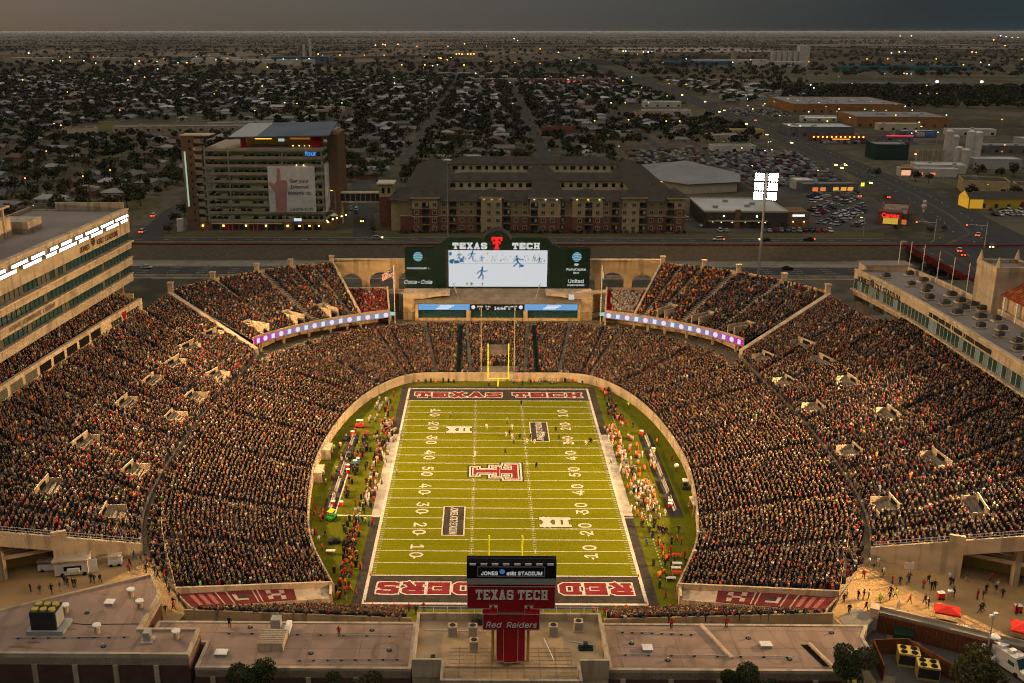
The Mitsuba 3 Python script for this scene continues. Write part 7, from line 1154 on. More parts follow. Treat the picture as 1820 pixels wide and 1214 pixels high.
yh, X = bld('long_shop', 262, 309, 40, 12, 5.6, 'yellow_wall', 'roof_brown', 'long yellow shop with lit yellow gable end by the right edge', -.04, (7, .8, 2, 1.6, 'glass_far'), 0, .2); part(yh, 'roof', M().hip(-20, 20, -6, 6, 5.6, 8.4, .6).xf(X), 'dark_wall'); lit(yh, 'lit_gable', M().poly(Polygon([(-6, .5), (6, .5), (6, 5.6), (0, 8.6), (-6, 5.6)]), 0, .2).xf(X @ frame3((-20.2, 0, 0), (0, -1, 0), (0, 0, 1))), (.75, .38, .03), .75, w=.03); lit(yh, 'lit_wall', M().bx(-19.5, -13, -6.2, -6.1, .5, 5).xf(X), (.8, .4, .03), .6, w=.02); part(yh, 'red_canopy', M().bx(6, 14, -8, -6, 2.6, 4.2).xf(X), 'red')
for spec_ in (
    ('green_store', 281.5, 520, 23, 22, 10.5, 'teal_dark', 'flat_grey', 'blocky dark green store beyond the avenue', -.05), ('warehouse', 286, 696, 54, 40, 7.6, 'grey_wall', 'flat_white', 'grey warehouse with bright white roof edge behind orange lit eatery', -.03), ('discount_store', 400, 1000, 120, 130, 9.5, 'orange_wall', 'flat_grey', 'vast orange brown store with grey roof, farther one', -.06),
    ('discount_store', 392, 800, 84, 70, 9.0, 'orange_wall', 'flat_grey', 'large orange store with grey roof, nearer one', -.08), ('shop', 372, 734, 36, 14, 6, 'cream_wall', 'flat_white', 'cream shop with white roof right of the warehouse', -.1), ('shop', 366, 676, 30, 12, 5, 'grey_wall', 'flat_white', 'low grey shop with white roof near the blue trailers', -.05), ('shop', 418, 690, 40, 12, 5, 'silo_white', 'flat_white', 'long white shed beyond the silos', -.05), ('shop', 452, 612, 60, 18, 5, 'flat_white', 'flat_white', 'wide pale shed right of the silos', -.05), ('shop', 385, 560, 46, 22, 5.5, 'grey_wall', 'flat_grey', 'grey shed behind the silos', -.08),
    ('shop', 190, 904, 50, 22, 5.5, 'silo_white', 'flat_grey', 'white shop with long front left of the avenue', 0), ('shop', 206, 1032, 44, 20, 6, 'silo_white', 'flat_white', 'white shop with blue stripe farther up the avenue', 0), ('shop', 168, 880, 30, 14, 5, 'ochre_wall', 'roof_brown', 'tan shop among trees left of the avenue', 0), ('brick_school', 59, 682, 29, 10, 7.5, 'brick_red', 'roof_brown', 'red brick two storey building among the houses', 0), ('school', 134, 1604, 158, 24, 7, 'brick_red', 'flat_grey', 'long red lit school building in the far middle', 0), ('school', 10, 1643, 82, 20, 6, 'stone', 'flat_white', 'long pale school hall left of the red school', 0), ('hall', -44, 1902, 116, 24, 6, 'stone', 'flat_white', 'pale long hall far in the middle', 0), ('hall', 70, 1959, 34, 22, 7, 'silo_white', 'roof_brown', 'small pale hall with brown roof in the far middle', 0), ('hall', -15, 1317, 50, 20, 5, 'stone', 'roof_brown', 'tan hall with brown roof among far trees', 0),
    ('hall', -355, 676, 25, 16, 6.5, 'cream_wall', 'roof_brown', 'cream hall in the left middle distance', .1), ('school', -280, 720, 118, 14, 4.6, 'stone', 'flat_grey', 'long low pale school roof left behind the garage', .1), ('school', -235, 760, 60, 16, 4.6, 'stone', 'flat_grey', 'pale school wing behind the garage', .35), ('motel', -186, 956, 44, 12, 5, 'cream_wall', 'flat_grey', 'cream two storey motel behind the garage roof', 0), ('hall', 278, 366, 24, 20, 6.5, 'ochre_wall', 'roof_brown', 'ochre hall behind the long yellow shop', -.3), ('hall', 300, 352, 20, 18, 5.5, 'ochre_wall', 'roof_brown', 'second ochre hall near the right edge', -.3),
    ('warehouse', 650, 1432, 210, 50, 9, 'grey_wall', 'metal_roof', 'very long dark roofed warehouse in the far right', 0), ('warehouse', 566, 2630, 190, 50, 9, 'blue_wall', 'metal_roof', 'far blue warehouse left of the far mill', 0), ('warehouse', 750, 2492, 130, 44, 12, 'silo_white', 'flat_white', 'far white warehouse at the foot of the mill', 0), ('warehouse', 912, 2220, 200, 40, 9, 'teal', 'teal', 'far teal warehouse row right of the mill', 0), ('warehouse', 1060, 2230, 120, 40, 8, 'teal', 'teal', 'far teal shed at the end of the row', 0), ('warehouse', -1372, 2930, 150, 60, 10, 'stone', 'flat_white', 'far white warehouse at the left edge', -.3), ('warehouse', -1120, 2960, 150, 60, 9, 'stone', 'flat_white', 'second far white warehouse from the left edge', 0), ('warehouse', -585, 3060, 170, 60, 10, 'blue_wall', 'metal_roof', 'far blue grey warehouse right of the tank farm', 0),
    ('warehouse', -905, 3060, 170, 60, 10, 'metal_roof', 'metal_roof', 'far grey warehouse behind the white tanks', 0), ('warehouse', -420, 2030, 54, 26, 6, 'silo_white', 'flat_white', 'pale shed below the far tank farm', 0), ('warehouse', -365, 2172, 96, 26, 6, 'cream_wall', 'flat_white', 'cream shed right below the tank farm', 0), ('warehouse', -800, 2420, 90, 30, 6, 'stone', 'flat_white', 'pale shed before the white tanks', 0), ('shop', 330, 830, 34, 12, 5, 'silo_white', 'flat_white', 'bright petrol station shop on the avenue', -.1), ('shop', 286, 640, 44, 9, 4.4, 'brick_red', 'roof_brown', 'eatery with a string of orange lamps by the avenue', -.05), ('shop', 336, 640, 22, 10, 4, 'grey_wall', 'roof_brown', 'low shop with glowing red roof line', -.05), ('shop', 181, 560, 32, 14, 4.8, 'silo_white', 'flat_grey', 'white shop at the top of the crowded car park', .05), ('shop', 222, 690, 30, 18, 4.5, 'yellow_wall', 'flat_grey', 'low yellow fronted shop left of the avenue', 0), ('shop', 196, 640, 34, 20, 5, 'stone', 'flat_grey', 'pale workshop left of the avenue behind the car park', 0)):
    t, X = bld(*spec_); b_, x_, y_, w_, d_2, h_ = spec_[:6]
    if y_ < 1100:
        for q in np.linspace(-w_/2+3, w_/2-3, max(2, int(w_/9))): part(t, 'window', M().bx(q-1.2, q+1.2, -d_2/2-.1, -d_2/2-.02, .7, min(2.8, h_-1.4)).xf(X), 'glass_far' if rng.random() < .8 else 'black')
        for _ in range(int(w_*d_2/700)+1): a, b = rng.uniform(-w_*.38, w_*.38), rng.uniform(-d_2*.36, d_2*.36); part(t, 'roof_unit', M().bx(a-1.2, a+1.2, b-1, b+1, h_, h_+1.3).xf(X), 'grey_metal')
    if spec_[-2].startswith('eatery with a string'):
        for q in np.linspace(-20, 20, 12): lit(t, 'front_lamp', M().bx(q-.5, q+.5, -5.2, -4.7, 3.2, 4).xf(X), (1, .42, .05), 5, w=.003)
        lit(t, 'neon_line', M().bx(-6, 8, -9, -8.8, 2, 2.5).xf(X), (1, .35, .03), 2, w=.01)
    if 'glowing red roof' in spec_[-2]: lit(t, 'neon_line', M().bx(-11, 11, -5.2, -5.1, 4.3, 4.9).xf(X), (1, .03, .08), 1.6, w=.01)
    if 'red lit school' in spec_[-2]:
        for q in np.linspace(-74, 74, 16): lit(t, 'lit_bay', M().bx(q-2.6, q+2.6, -12.2, -12.05, 1, 5).xf(X), (.5, .19, .12), .8, w=.004)
    if 'petrol' in spec_[-2]: lit(t, 'canopy_light', M().bx(-15, 15, -14, -7, 4.6, 4.9).xf(X), (.8, .75, .6), .5, w=.02)
dif('teal_dark', (.025, .05, .045))
for i, (x, y, r_, h) in enumerate([(-834+i*36, 2790+((i*37) % 5)*10, 16, 13) for i in range(4)] + [(-660+i*37, 2560+((i*53) % 4)*8, 16.5, 14) for i in range(6)]): tk = thing('storage_tank', 'round white storage tank in the far left tank farm', 'tank', 'far white storage tanks'); part(tk, 'shell', M().tube((x, y, G), (x, y, G+h), r_, 18), 'silo_white', 30); part(tk, 'roof', M().tube((x, y, G+h), (x, y, G+h+1.4), r_, 18, 1), 'flat_white')
ml = thing('grain_mill', 'far white grain mill with a tall block and rows of silos on the skyline plain', 'mill'); part(ml, 'tall_block', M().bx(838, 866, 2620, 2650, G, 58), 'silo_white'); [part(ml, 'silo', M().tube((x, 2630, G), (x, 2630, G+36), 7, 12), 'silo_white', 30) for x in (770, 785, 800, 815, 829)]; part(ml, 'shed', M().bx(560, 765, 2640, 2680, G, G+12), 'silo_white'); part(ml, 'small_tower', M().bx(690, 703, 2760, 2775, G, G+34), 'stone')
for i, (x, y) in enumerate(((-606, 3250), (-585, 3250))): one('far_tower', M().bx(x-4, x+4, y-4, y+4, G, G+46+i*16), 'silo_white', ('left' if i == 0 else 'right') + ' of two slim white far towers on the left plain', 'tower')
for i, (x, y) in enumerate(((358, 668), (366, 668), (374, 667))): tr2 = thing('trailer', 'blue and white truck trailer parked behind the shops, %s of three' % ('left', 'middle', 'right')[i], 'trailer'); part(tr2, 'box', M().bx(x-3.4, x+3.4, y-1.3, y+1.3, G+1, G+4), 'van_blue' if i != 1 else 'silo_white'); [part(tr2, 'wheel', M().tube((x+q, y-1.35, G+.5), (x+q, y-1.1, G+.5), .5, 8), 'black') for q in (-2.4, 2.2)]
# --- poles
def mast(x, y, z0, z1, lab): t = thing('high_mast', lab, 'lamp post'); part(t, 'pole', M().tube((x, y, z0), (x, y, z1), .28, 8, .16), 'steel'); part(t, 'ring', M().tube((x, y, z1-.2), (x, y, z1+.25), 1.5, 12, 1.2), 'silo_white'); [part(t, 'lamp_head', M().bx(x+1.7*math.cos(a)-.35, x+1.7*math.cos(a)+.35, y+1.7*math.sin(a)-.35, y+1.7*math.sin(a)+.35, z1-.25, z1+.1), 'white') for a in np.arange(0, 6.2, 1.05)]
mast(-20.4, 231, G, 42, 'tall unlit ring topped lamp mast in front of the apartments')
for x, y, h, l in ((205, 208, 10.8, 'right of the bridge'), (190, 222, 9.5, 'with arm at the bridge corner')):
    t = thing('signal_pole', 'pale traffic signal pole %s' % l, 'pole'); part(t, 'pole', M().tube((x, y, G), (x, y, G+h), .14, 6), 'silo_white'); part(t, 'arm', M().tube((x, y, G+h-1.5), (x-8, y+1.5, G+h-1.2), .09, 5), 'silo_white'); part(t, 'signal', M().bx(x-8.2, x-7.8, y+1.2, y+1.6, G+h-2.5, G+h-1.2), 'charcoal'); lit(t, 'red_light', M().bx(x-8.3, x-7.7, y+1.1, y+1.2, G+h-1.7, G+h-1.2), (1, .08, .02), 5, w=.003)
for x, y, h, l in ((163, 232, 8.2, 'by the restaurant corner'), (-72.5, 250, 17, 'right of the garage'), (86, 300, 14, 'behind the apartments, with a red lamp')):
    t = thing('lamp_pole', 'slim lamp pole %s' % l, 'lamp post'); part(t, 'pole', M().tube((x, y, G), (x, y, G+h), .12, 6), 'steel'); part(t, 'arm', M().tube((x, y, G+h), (x-1.4, y, G+h+.3), .07, 5), 'steel'); lit(t, 'lamp', M().bx(x-1.9, x-1.1, y-.3, y+.3, G+h+.1, G+h+.4), (1, .5, .15), 5, w=.003)
# ================================================================ HOUSES, TREES, CARS AND LAMPS OF THE CITY
R = np.random.default_rng(21)
def street(pts, w, z=G+.02, mat_='asphalt_worn'): return structure('street', M().flat(LineString(pts).buffer(w/2, cap_style=2), z), mat_)
structure('street', M().flat(sbox(34, 362, 44, 1750), G+.025), 'asphalt')
for i, x in enumerate((-530, -440, -350, -258, -160, -60, 132)): street([(x, 345 if x < -70 else 460), (x*1.01, 1850)], 8, G+.02)
for i, y in enumerate((480, 600, 720, 850, 990, 1140, 1310, 1500, 1720)): street([(-.55*(y+210), y), (200, y)], 8, G+.034, 'asphalt_worn')
street([(-152, 227), (-160, 290), (-164, 480)], 11, G+.028, 'asphalt'); street([(-57, 227), (-62, 270), (-80, 400)], 10, G+.028, 'asphalt')
structure('car_park', M().flat(Polygon([(90, 264), (96, 240), (160, 240), (196, 262), (226, 470), (232, 560), (160, 600), (150, 470), (148, 360), (140, 300)]), G+.022), 'lot'); structure('car_park', M().flat(Polygon([(242, 275), (340, 275), (340, 304), (246, 304)]), G+.022), 'lot'); structure('car_park', M().flat(sbox(262, 880, 330, 1000), G+.022), 'lot'); structure('car_park', M().flat(sbox(265, 610, 345, 680), G+.022), 'asphalt'); structure('car_park', M().flat(Polygon([(-116, 285), (-60, 285), (-75, 345), (-118, 345)]), G+.022), 'lot')
structure('grass_strip', M().flat(Polygon([(120, 229), (170, 229), (176, 240), (150, 246), (140, 236)]), G+.05), 'dry_grass'); structure('grass_strip', M().flat(sbox(-380, 730, -230, 800), G+.05), 'lawn'); structure('grass_strip', M().flat(Polygon([(-200, 232), (-168, 232), (-176, 330), (-240, 330)]), G+.015), 'dry_grass'); structure('grass_strip', M().flat(Polygon([(250, 240), (340, 240), (340, 268), (256, 270)]), G+.05), 'dry_grass')
dif('lawn', worn((.085, .085, .025), (.11, .10, .035), .05))
BUSY = [sbox(-145, 225, -40, 395), sbox(-60, 225, 95, 380), sbox(88, 225, 260, 610), AV.buffer(14), sbox(255, 225, 470, 1090), sbox(470, 560, 500, 640), sbox(33, 350, 45, 1760), sbox(36, 668, 90, 700), sbox(-385, 660, -205, 805), sbox(140, 870, 240, 1050), sbox(-215, 940, -155, 975), sbox(-180, 225, -148, 480)]
busy = unary_union(BUSY); from shapely.prepared import prep; pb_ = prep(busy)
from shapely.geometry import Point
def view(x, y, m=1.04): d = y+209.6; return -.472*m < (x+3.5)/d < .545*m
LMK = [(-10, 'at the left picture edge'), (130, 'above the press building roof'), (250, 'left of the garage street'), (330, 'just left of the garage'), (470, 'behind the garage'), (620, 'behind the garage right side'), (690, 'beyond the sky bridge'), (790, 'beyond the apartments left wing'), (880, 'beyond the left apartment court'), (950, 'left of the long street'), (1030, 'right of the long street'), (1120, 'beyond the right apartment court'), (1220, 'behind the grey hall'), (1340, 'near the crowded car park'), (1460, 'beside the avenue'), (1600, 'near the red restaurant'), (1700, 'around the silos'), (1800, 'at the right picture edge')]
def place(x, y):
    a, d = 847+1794*(x+3.5)/(y+209.6), y+209.6; w = min(LMK, key=lambda q: abs(q[0]-a))[1]
    return w + ', ' + ('nearest' if d < 520 else 'close' if d < 600 else 'fairly close' if d < 680 else 'midway' if d < 780 else 'farther' if d < 1100 else 'far' if d < 2300 else 'very far')
# --- houses: eight kinds
def house_kind(i):
    r = np.random.default_rng(100+i); w, d, h = r.uniform(11, 17), r.uniform(8, 11), r.uniform(2.7, 3.4); rh = r.uniform(1.6, 2.6); hip = i % 3 != 1
    wall, roof = M().bx(-w/2, w/2, -d/2, d/2, -.2, h), M()
    if hip: roof.hip(-w/2, w/2, -d/2, d/2, h, h+rh, .5)
    else:
        v = [(-w/2-.4, -d/2-.5, h), (w/2+.4, -d/2-.5, h), (w/2+.4, d/2+.5, h), (-w/2-.4, d/2+.5, h), (-w/2-.4, 0, h+rh), (w/2+.4, 0, h+rh)]; roof.add(v, [[0, 1, 5], [0, 5, 4], [2, 3, 4], [2, 4, 5], [0, 4, 3], [1, 2, 5]])
    if i % 2: wall.bx(w/2-5, w/2, -d/2-3.5, -d/2, -.2, h); roof.hip(w/2-5, w/2, -d/2-3.5, d*.1, h, h+rh*.85, .4)
    wc = [(.30, .28, .25), (.24, .19, .14), (.36, .33, .27), (.20, .12, .09), (.28, .27, .26), (.42, .40, .36)][i % 6]; rc = [(.17, .165, .16), (.11, .10, .095), (.24, .23, .22), (.13, .09, .075), (.19, .19, .195), (.10, .105, .11), (.30, .29, .28), (.15, .13, .12)][i % 8]
    dif(f'house_wall_{i}', wc); dif(f'house_roof_{i}', rc)
    win = M(); [win.bx(q-.6, q+.6, -d/2-.06, -d/2-.01, .9, 2.1) for q in np.linspace(-w*.38, w*.1, 3)]; door = M().bx(w*.18, w*.18+.95, -d/2-.07, -d/2-.01, 0, 2.05); ch = M().bx(w*.2, w*.2+.7, -.4, .3, h, h+rh+.9)
    return wall, roof, win, door, ch, w, d
HK = [house_kind(i) for i in range(8)]
for i, (wall, roof, win, door, ch, w, d) in enumerate(HK): shapegroup(f'house_{i}_kit', {'wall': mikit.ply(wall.mesh(), f'house_wall_{i}'), 'roof': mikit.ply(roof.mesh(), f'house_roof_{i}'), 'roof__chimney': mikit.ply(ch.mesh(), 'brick'), 'window': mikit.ply(win.mesh(), 'glass_far'), 'door': mikit.ply(door.mesh(), 'dark_wall')})
HOUSES = []
def try_house(x, y, rz):
    if not view(x, y) or pb_.intersects(Point(x, y).buffer(9)): return
    HOUSES.append((x, y, rz))
for y in np.arange(352, 1840, 30.0):
    for x in np.arange(-980, 470, 21.0):
        if (x > 198 and y < 1060) or R.random() < .34: continue
        xx, yy = x+R.uniform(-4, 4), y+R.uniform(-5, 5)
        if xx > 300 and not (1060 < yy < 1700): continue
        if any(abs(xx-s_) < 11 for s_ in (-530, -440, -350, -258, -160, -60, 132)): continue
        try_house(xx, yy, (0 if R.random() < .6 else math.pi/2)+R.normal(0, .03)+(math.pi if R.random() < .5 else 0))
for x, y in ((-215, 300), (-232, 318), (-250, 300), (-270, 330), (-206, 338), (-290, 312), (-225, 345)): HOUSES.insert(0, (x, y, R.uniform(-.2, .2)))
HOUSES.sort(key=lambda p: p[1]); far_h = M(); cl_roof = ['grey', 'dark grey', 'pale grey', 'brown', 'mid grey', 'slate', 'light grey', 'dull brown']
for k, (x, y, rz) in enumerate(HOUSES):
    i = int(R.integers(8))
    if k < 240: inst('house', f'house_{i}_kit', x, y, G, rz, 1.0, f'{cl_roof[i]} roofed house {place(x, y)}', 'house', f'{cl_roof[i]} roofed houses in the tree covered quarter')
    else:
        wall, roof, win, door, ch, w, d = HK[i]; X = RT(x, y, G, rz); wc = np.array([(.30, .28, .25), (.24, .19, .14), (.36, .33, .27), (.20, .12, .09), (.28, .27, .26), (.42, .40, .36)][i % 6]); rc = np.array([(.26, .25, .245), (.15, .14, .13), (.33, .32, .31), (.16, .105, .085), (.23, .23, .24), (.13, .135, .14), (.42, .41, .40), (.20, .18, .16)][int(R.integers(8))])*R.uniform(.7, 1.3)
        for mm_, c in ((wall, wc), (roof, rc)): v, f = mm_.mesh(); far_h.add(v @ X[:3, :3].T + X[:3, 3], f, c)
labels['far_houses'] = {'kind': 'stuff', 'label': 'hundreds of small far houses between the trees', 'category': 'houses'}; put('far_houses', far_h, 'vcol', color=far_h.colors())
# --- trees
def crown_mesh(seed, n, leaf, flat=1.0):
    r = np.random.default_rng(seed); lobes = [(r.normal(0, .36, 3)*[1, 1, .55]+[0, 0, .05], r.uniform(.34, .58)) for _ in range(7)]; P = []
    while len(P) < n:
        c, q = lobes[r.integers(7)]; d = r.normal(0, 1, 3); d /= np.linalg.norm(d); p = c + d*q*r.uniform(.55, 1.05)**.6
        if p[2] > -.62: P.append(p)
    P = np.array(P); a = r.normal(0, 1, (n, 3)); a /= np.linalg.norm(a, axis=1, keepdims=True); b = np.cross(a, r.normal(0, 1, (n, 3))); b /= np.linalg.norm(b, axis=1, keepdims=True); s = leaf*r.uniform(.6, 1.4, (n, 1)); P = P*[1, 1, flat]
    v = np.stack([P-a*s, P+b*s*.6, P+a*s, P-b*s*.6], 1).reshape(-1, 3); i = np.arange(n)*4
    return v, np.vstack([np.stack([i, i+1, i+2], 1), np.stack([i, i+2, i+3], 1)])
def leafmat(name, a, b):
    def fn(p, n, uv): return mix(a, b, noise(p.x*.045, p.y*.045)*.55 + noise(p.x*.9, p.y*.9, p.z*.9)*.45)
    scene[name] = two({'type': 'diffuse', 'reflectance': proc(fn)})
leafmat('leaf_green', (.022, .030, .015), (.060, .068, .030)); leafmat('leaf_brown', (.055, .036, .017), (.115, .072, .028)); leafmat('leaf_olive', (.040, .042, .018), (.085, .076, .028))
def trunk_mesh(h=1.0): return M().tube((0, 0, -1.15), (.03, .02, -.4), .06, 6, .045).tube((.03, .02, -.4), (.2, .05, .15), .04, 5, .015).tube((.03, .02, -.4), (-.16, .1, .2), .035, 5, .012).tube((.0, .02, -.45), (.02, -.16, .25), .035, 5, .012)
TK = []
for i in range(9):
    m_ = ['leaf_green', 'leaf_green', 'leaf_olive', 'leaf_green', 'leaf_brown', 'leaf_green', 'leaf_olive', 'leaf_green', 'leaf_green'][i]; c = crown_mesh(i, 190, .17, [.8, 1, .75, .9, .85, 1.1, .8, .95, .7][i]); TK.append((c, m_))
    shapegroup(f'tree_{i}_kit', {'crown': mikit.ply(c, m_), 'trunk': mikit.ply(trunk_mesh().mesh(), 'tree_trunk')})
TREES = []
for y in np.arange(300, 1900, 11):
    for x in np.arange(-1000, 300, 10.5+y*.0022):
        if R.random() < .22 + .12*(meshkit.noise(np.array([x*.01, y*.01, 0])) > .6): continue
        TREES.append((x+R.uniform(-6, 6), y+R.uniform(-6, 6), R.uniform(2.3, 5.2)))
for _ in range(1500): TREES.append((R.uniform(420, 1050), R.uniform(1000, 1420), R.uniform(3.5, 7)))
for _ in range(260): TREES.append((R.uniform(250, 560), R.uniform(1080, 1800), R.uniform(3.5, 6)))
for _ in range(900): y = R.uniform(1850, 4300); TREES.append((R.uniform(-.5, .56)*(y+200), y+R.normal(0, 60), R.uniform(4, 9)))
for _ in range(700): y = 1900+R.integers(6)*130; TREES.append((R.uniform(-.5, .56)*(y+200), y+R.normal(0, 14), R.uniform(4, 8)))
for _ in range(2600): y = [4500, 5300, 6900, 9200, 13000, 8100][R.integers(6)]; c0 = R.integers(7); TREES.append((np.interp(c0, [0, 6], [-.5, .5])*(y+200)+R.normal(0, .07)*y, y+R.normal(0, y*.01), R.uniform(4, 7)*(1+y/16000)))
EX = [(-210, 240, 4), (-196, 262, 4.5), (-186, 300, 5), (-228, 262, 5.5), (-250, 246, 5), (-214, 284, 5), (-262, 276, 6), (-190, 330, 5), (-300, 285, 6), (282, 338, 4.5), (262, 345, 4), (296, 330, 5), (238, 420, 3.5), (256, 405, 4), (260, 396, 3.6), (300, 420, 5), (312, 414, 4.5), (324, 424, 5), (120, 250, 1.8), (134, 248, 1.6), (182, 244, 1.8), (196, 240, 1.8), (204, 244, 1.6), (-146, 236, 2.4), (-54, 236, 2.0), (-150, 262, 3), (-151, 280, 3.4), (330, 330, 6), (345, 345, 6)]
hs = np.array([(x, y) for x, y, _ in HOUSES]); from scipy.spatial import cKDTree; kt = cKDTree(hs)
TREES = [(x, y, r_, t) for (x, y, r_), t in zip(EX + [t for t in TREES if view(t[0], t[1], 1.05) and not pb_.contains(Point(t[0], t[1])) and not any(abs(t[0]-s_) < 4 for s_ in (-530, -440, -350, -258, -160, -60, 132)) and (t[1] > 1900 or kt.query(t[:2])[0] > 6.2)], R.integers(0, 9, 20000))]
TREES.sort(key=lambda p: p[1]); far_t = M(); SAYT = {'leaf_green': 'dark green', 'leaf_olive': 'olive', 'leaf_brown': 'reddish brown'}
lean = [crown_mesh(40+i, 46, .34, .85) for i in range(5)]
for k, (x, y, r_, i) in enumerate(TREES):
    i = int(i); c, m_ = TK[i]
    if k < 285: inst('tree', f'tree_{i}_kit', x, y, G+r_*1.08, R.uniform(0, 6.28), r_, f'{"small" if r_ < 4.2 else ("tall" if r_ > 5.6 else "middling")} {SAYT[m_]} tree {place(x, y)}', 'tree', f'{SAYT[m_]} trees of the near quarter')
    else:
        v, f = lean[i % 5]; a = R.uniform(0, 6.28); ca2, sa2 = math.cos(a), math.sin(a); w = np.stack([v[:, 0]*ca2-v[:, 1]*sa2, v[:, 0]*sa2+v[:, 1]*ca2, v[:, 2]], 1)*r_ + [x, y, G+r_*.95]
        c3 = np.array([(.034, .040, .022), (.048, .048, .024), (.075, .052, .026), (.030, .034, .022), (.042, .046, .026)][R.choice(5, p=[.32, .22, .14, .18, .14])])*R.uniform(.55, 1.05); far_t.add(w, f, c3*R.uniform(.6, 1.4, (len(v)//4, 1)).repeat(4, 0))
labels['far_trees'] = {'kind': 'stuff', 'label': 'dark mass of far trees covering the city quarters', 'category': 'trees'}; put('far_trees', far_t, 'vcol', color=far_t.colors())
print('houses', len(HOUSES), 'trees', len(TREES))
# bushes along the apartment front
bk = crown_mesh(77, 120, .3, .7); shapegroup('bush_kit', {'crown': mikit.ply(bk, 'leaf_olive'), 'stem': mikit.ply(M().tube((0, 0, -.9), (0, 0, 0), .1, 5).mesh(), 'tree_trunk')})
for x in np.arange(-42, 86, 3.1): inst('bush', 'bush_kit', x+R.uniform(-1, 1), 238.2+R.uniform(-.9, .6), G+.75, R.uniform(0, 6), R.uniform(.7, 1.35), 'low dark bush in the bed along the apartment front', 'bush', 'bushes along the apartment front')
# the five trees in front of the south buildings
for i, (x, y, r_, h, l) in enumerate(((-33.4, -97.2, 3.2, 7.6, 'dark tree in front of the left roof, leftmost at the bottom edge'), (-19.6, -97.8, 2.9, 7.2, 'low dark tree just left of the sign plinth at the bottom edge'), (44.6, -95.2, 2.9, 8.4, 'tall dark tree at the end of the right roof'), (31.5, -97.4, 3.0, 7.4, 'low dark tree in front of the right roof'), (63.4, -91.2, 4.3, 4.6, 'broad olive tree beside the chillers in the yard'))):
    t = thing('tree', l, 'tree'); z = G-2+h; v, f = crown_mesh(300+i, 5200, .058, .9); part(t, 'crown', (v*r_ + [x, y, z+r_*.2], f), ('leaf_green', 'leaf_olive')[i in (1, 4)]); part(t, 'trunk', M().tube((x, y, 5.8), (x+.1, y, z-.5), .24, 8, .16).tube((x+.1, y, z-.6), (x+1.2, y+.4, z+1), .12, 6, .05).tube((x+.1, y, z-.6), (x-1.1, y+.2, z+1.1), .12, 6, .05), 'tree_trunk')
# --- cars
def car_kit(name, col, tall):
    dif('car_'+name, col); P1 = Polygon([(-2.2, .35), (2.25, .35), (2.25, .72), (1.3, .92), (-2.15, .98), (-2.25, .7)]); P2 = Polygon([(-1.9, .95), (.95, .92), (.35, 1.45), (-1.35, 1.48)]) if not tall else Polygon([(-2.2, .95), (1.15, .92), (.55, 1.75), (-2.05, 1.75)]); S = np.array([[1, 0, 0, 0], [0, 0, 1, 0], [0, 1, 0, 0], [0, 0, 0, 1.0]])
    fl = lambda m: (m.mesh()[0], m.mesh()[1][:, ::-1])
    body = M().poly(P1, -.9, .9); body.poly(affinity.scale(P2, .74, .2, origin=(-.4, P2.bounds[3])), -.72, .72); body.xf(S); glass = M().poly(P2.buffer(-.02), -.78, .78).xf(S); kids = {'body': mikit.ply(fl(body), 'car_'+name), 'window_band': mikit.ply(fl(glass), 'glass_far')}
    for j, (a, b) in enumerate(((-1.35, -.9), (-1.35, .72), (1.4, -.9), (1.4, .72))): kids['wheel' + (f'_{j:03d}' if j else '')] = mikit.ply(M().tube((a, b, .34), (a, b+.2, .34), .34, 8).mesh(), 'black')
    return shapegroup(f'car_{name}_kit', kids)
CARC = {'white': (.55, .54, .52), 'silver': (.32, .32, .32), 'grey': (.12, .12, .125), 'black': (.02, .02, .022), 'red': (.22, .02, .02), 'blue': (.03, .05, .12), 'tan': (.26, .21, .15)}
for i, (n_, c) in enumerate(CARC.items()): car_kit(n_, c, i % 2 == 0)
CN, CP = list(CARC), [.27, .21, .17, .16, .07, .07, .05]; CARS = []
def lot(pg_, ang, rowgap, fill, where, pitch=2.75):
    c = np.array(pg_.centroid.coords[0]); u = np.array([math.cos(ang), math.sin(ang)]); v = np.array([-u[1], u[0]]); b = max(pg_.bounds[2]-pg_.bounds[0], pg_.bounds[3]-pg_.bounds[1]); pp = prep(pg_)
    for j, t in enumerate(np.arange(-b/2, b/2, rowgap)):
        for s_ in np.arange(-b/2, b/2, pitch):
            p = c + u*s_ + v*(t + (1.2 if j % 2 else 0))
            if R.random() < fill and pp.contains(Point(p)): CARS.append((p[0], p[1], ang+math.pi/2+R.normal(0, .03)+(math.pi if R.random() < .5 else 0), where))
lot(Polygon([(100, 240), (156, 240), (158, 247), (100, 247)]), 0, 7, .72, 'in front of the low dark building'); lot(Polygon([(150, 262), (172, 252), (196, 330), (206, 360), (178, 360), (160, 300)]), .95, 7.5, .62, 'in the car park left of the restaurant'); lot(Polygon([(92, 266), (98, 252), (97, 290), (90, 300)]), 1.55, 5, .8, 'beside the low dark building')
lot(Polygon([(150, 380), (204, 378), (222, 470), (226, 556), (165, 590), (152, 470)]), .35, 7.0, .66, 'in the crowded lot beside the avenue'); lot(Polygon([(246, 280), (338, 280), (338, 300), (246, 300)]), .05, 6, .8, 'in front of the long yellow shop'); lot(Polygon([(-114, 288), (-66, 288), (-78, 342), (-116, 342)]), .1, 7, .8, 'behind the parking garage'); lot(Polygon([(95, 455), (150, 470), (158, 590), (100, 560)]), .2, 8, .55, 'in the lot behind the grey roofed hall'); lot(sbox(266, 615, 340, 636), 0, 7, .6, 'by the orange lit eatery'); lot(sbox(266, 885, 326, 995), .1, 9, .6, 'before the large orange stores')
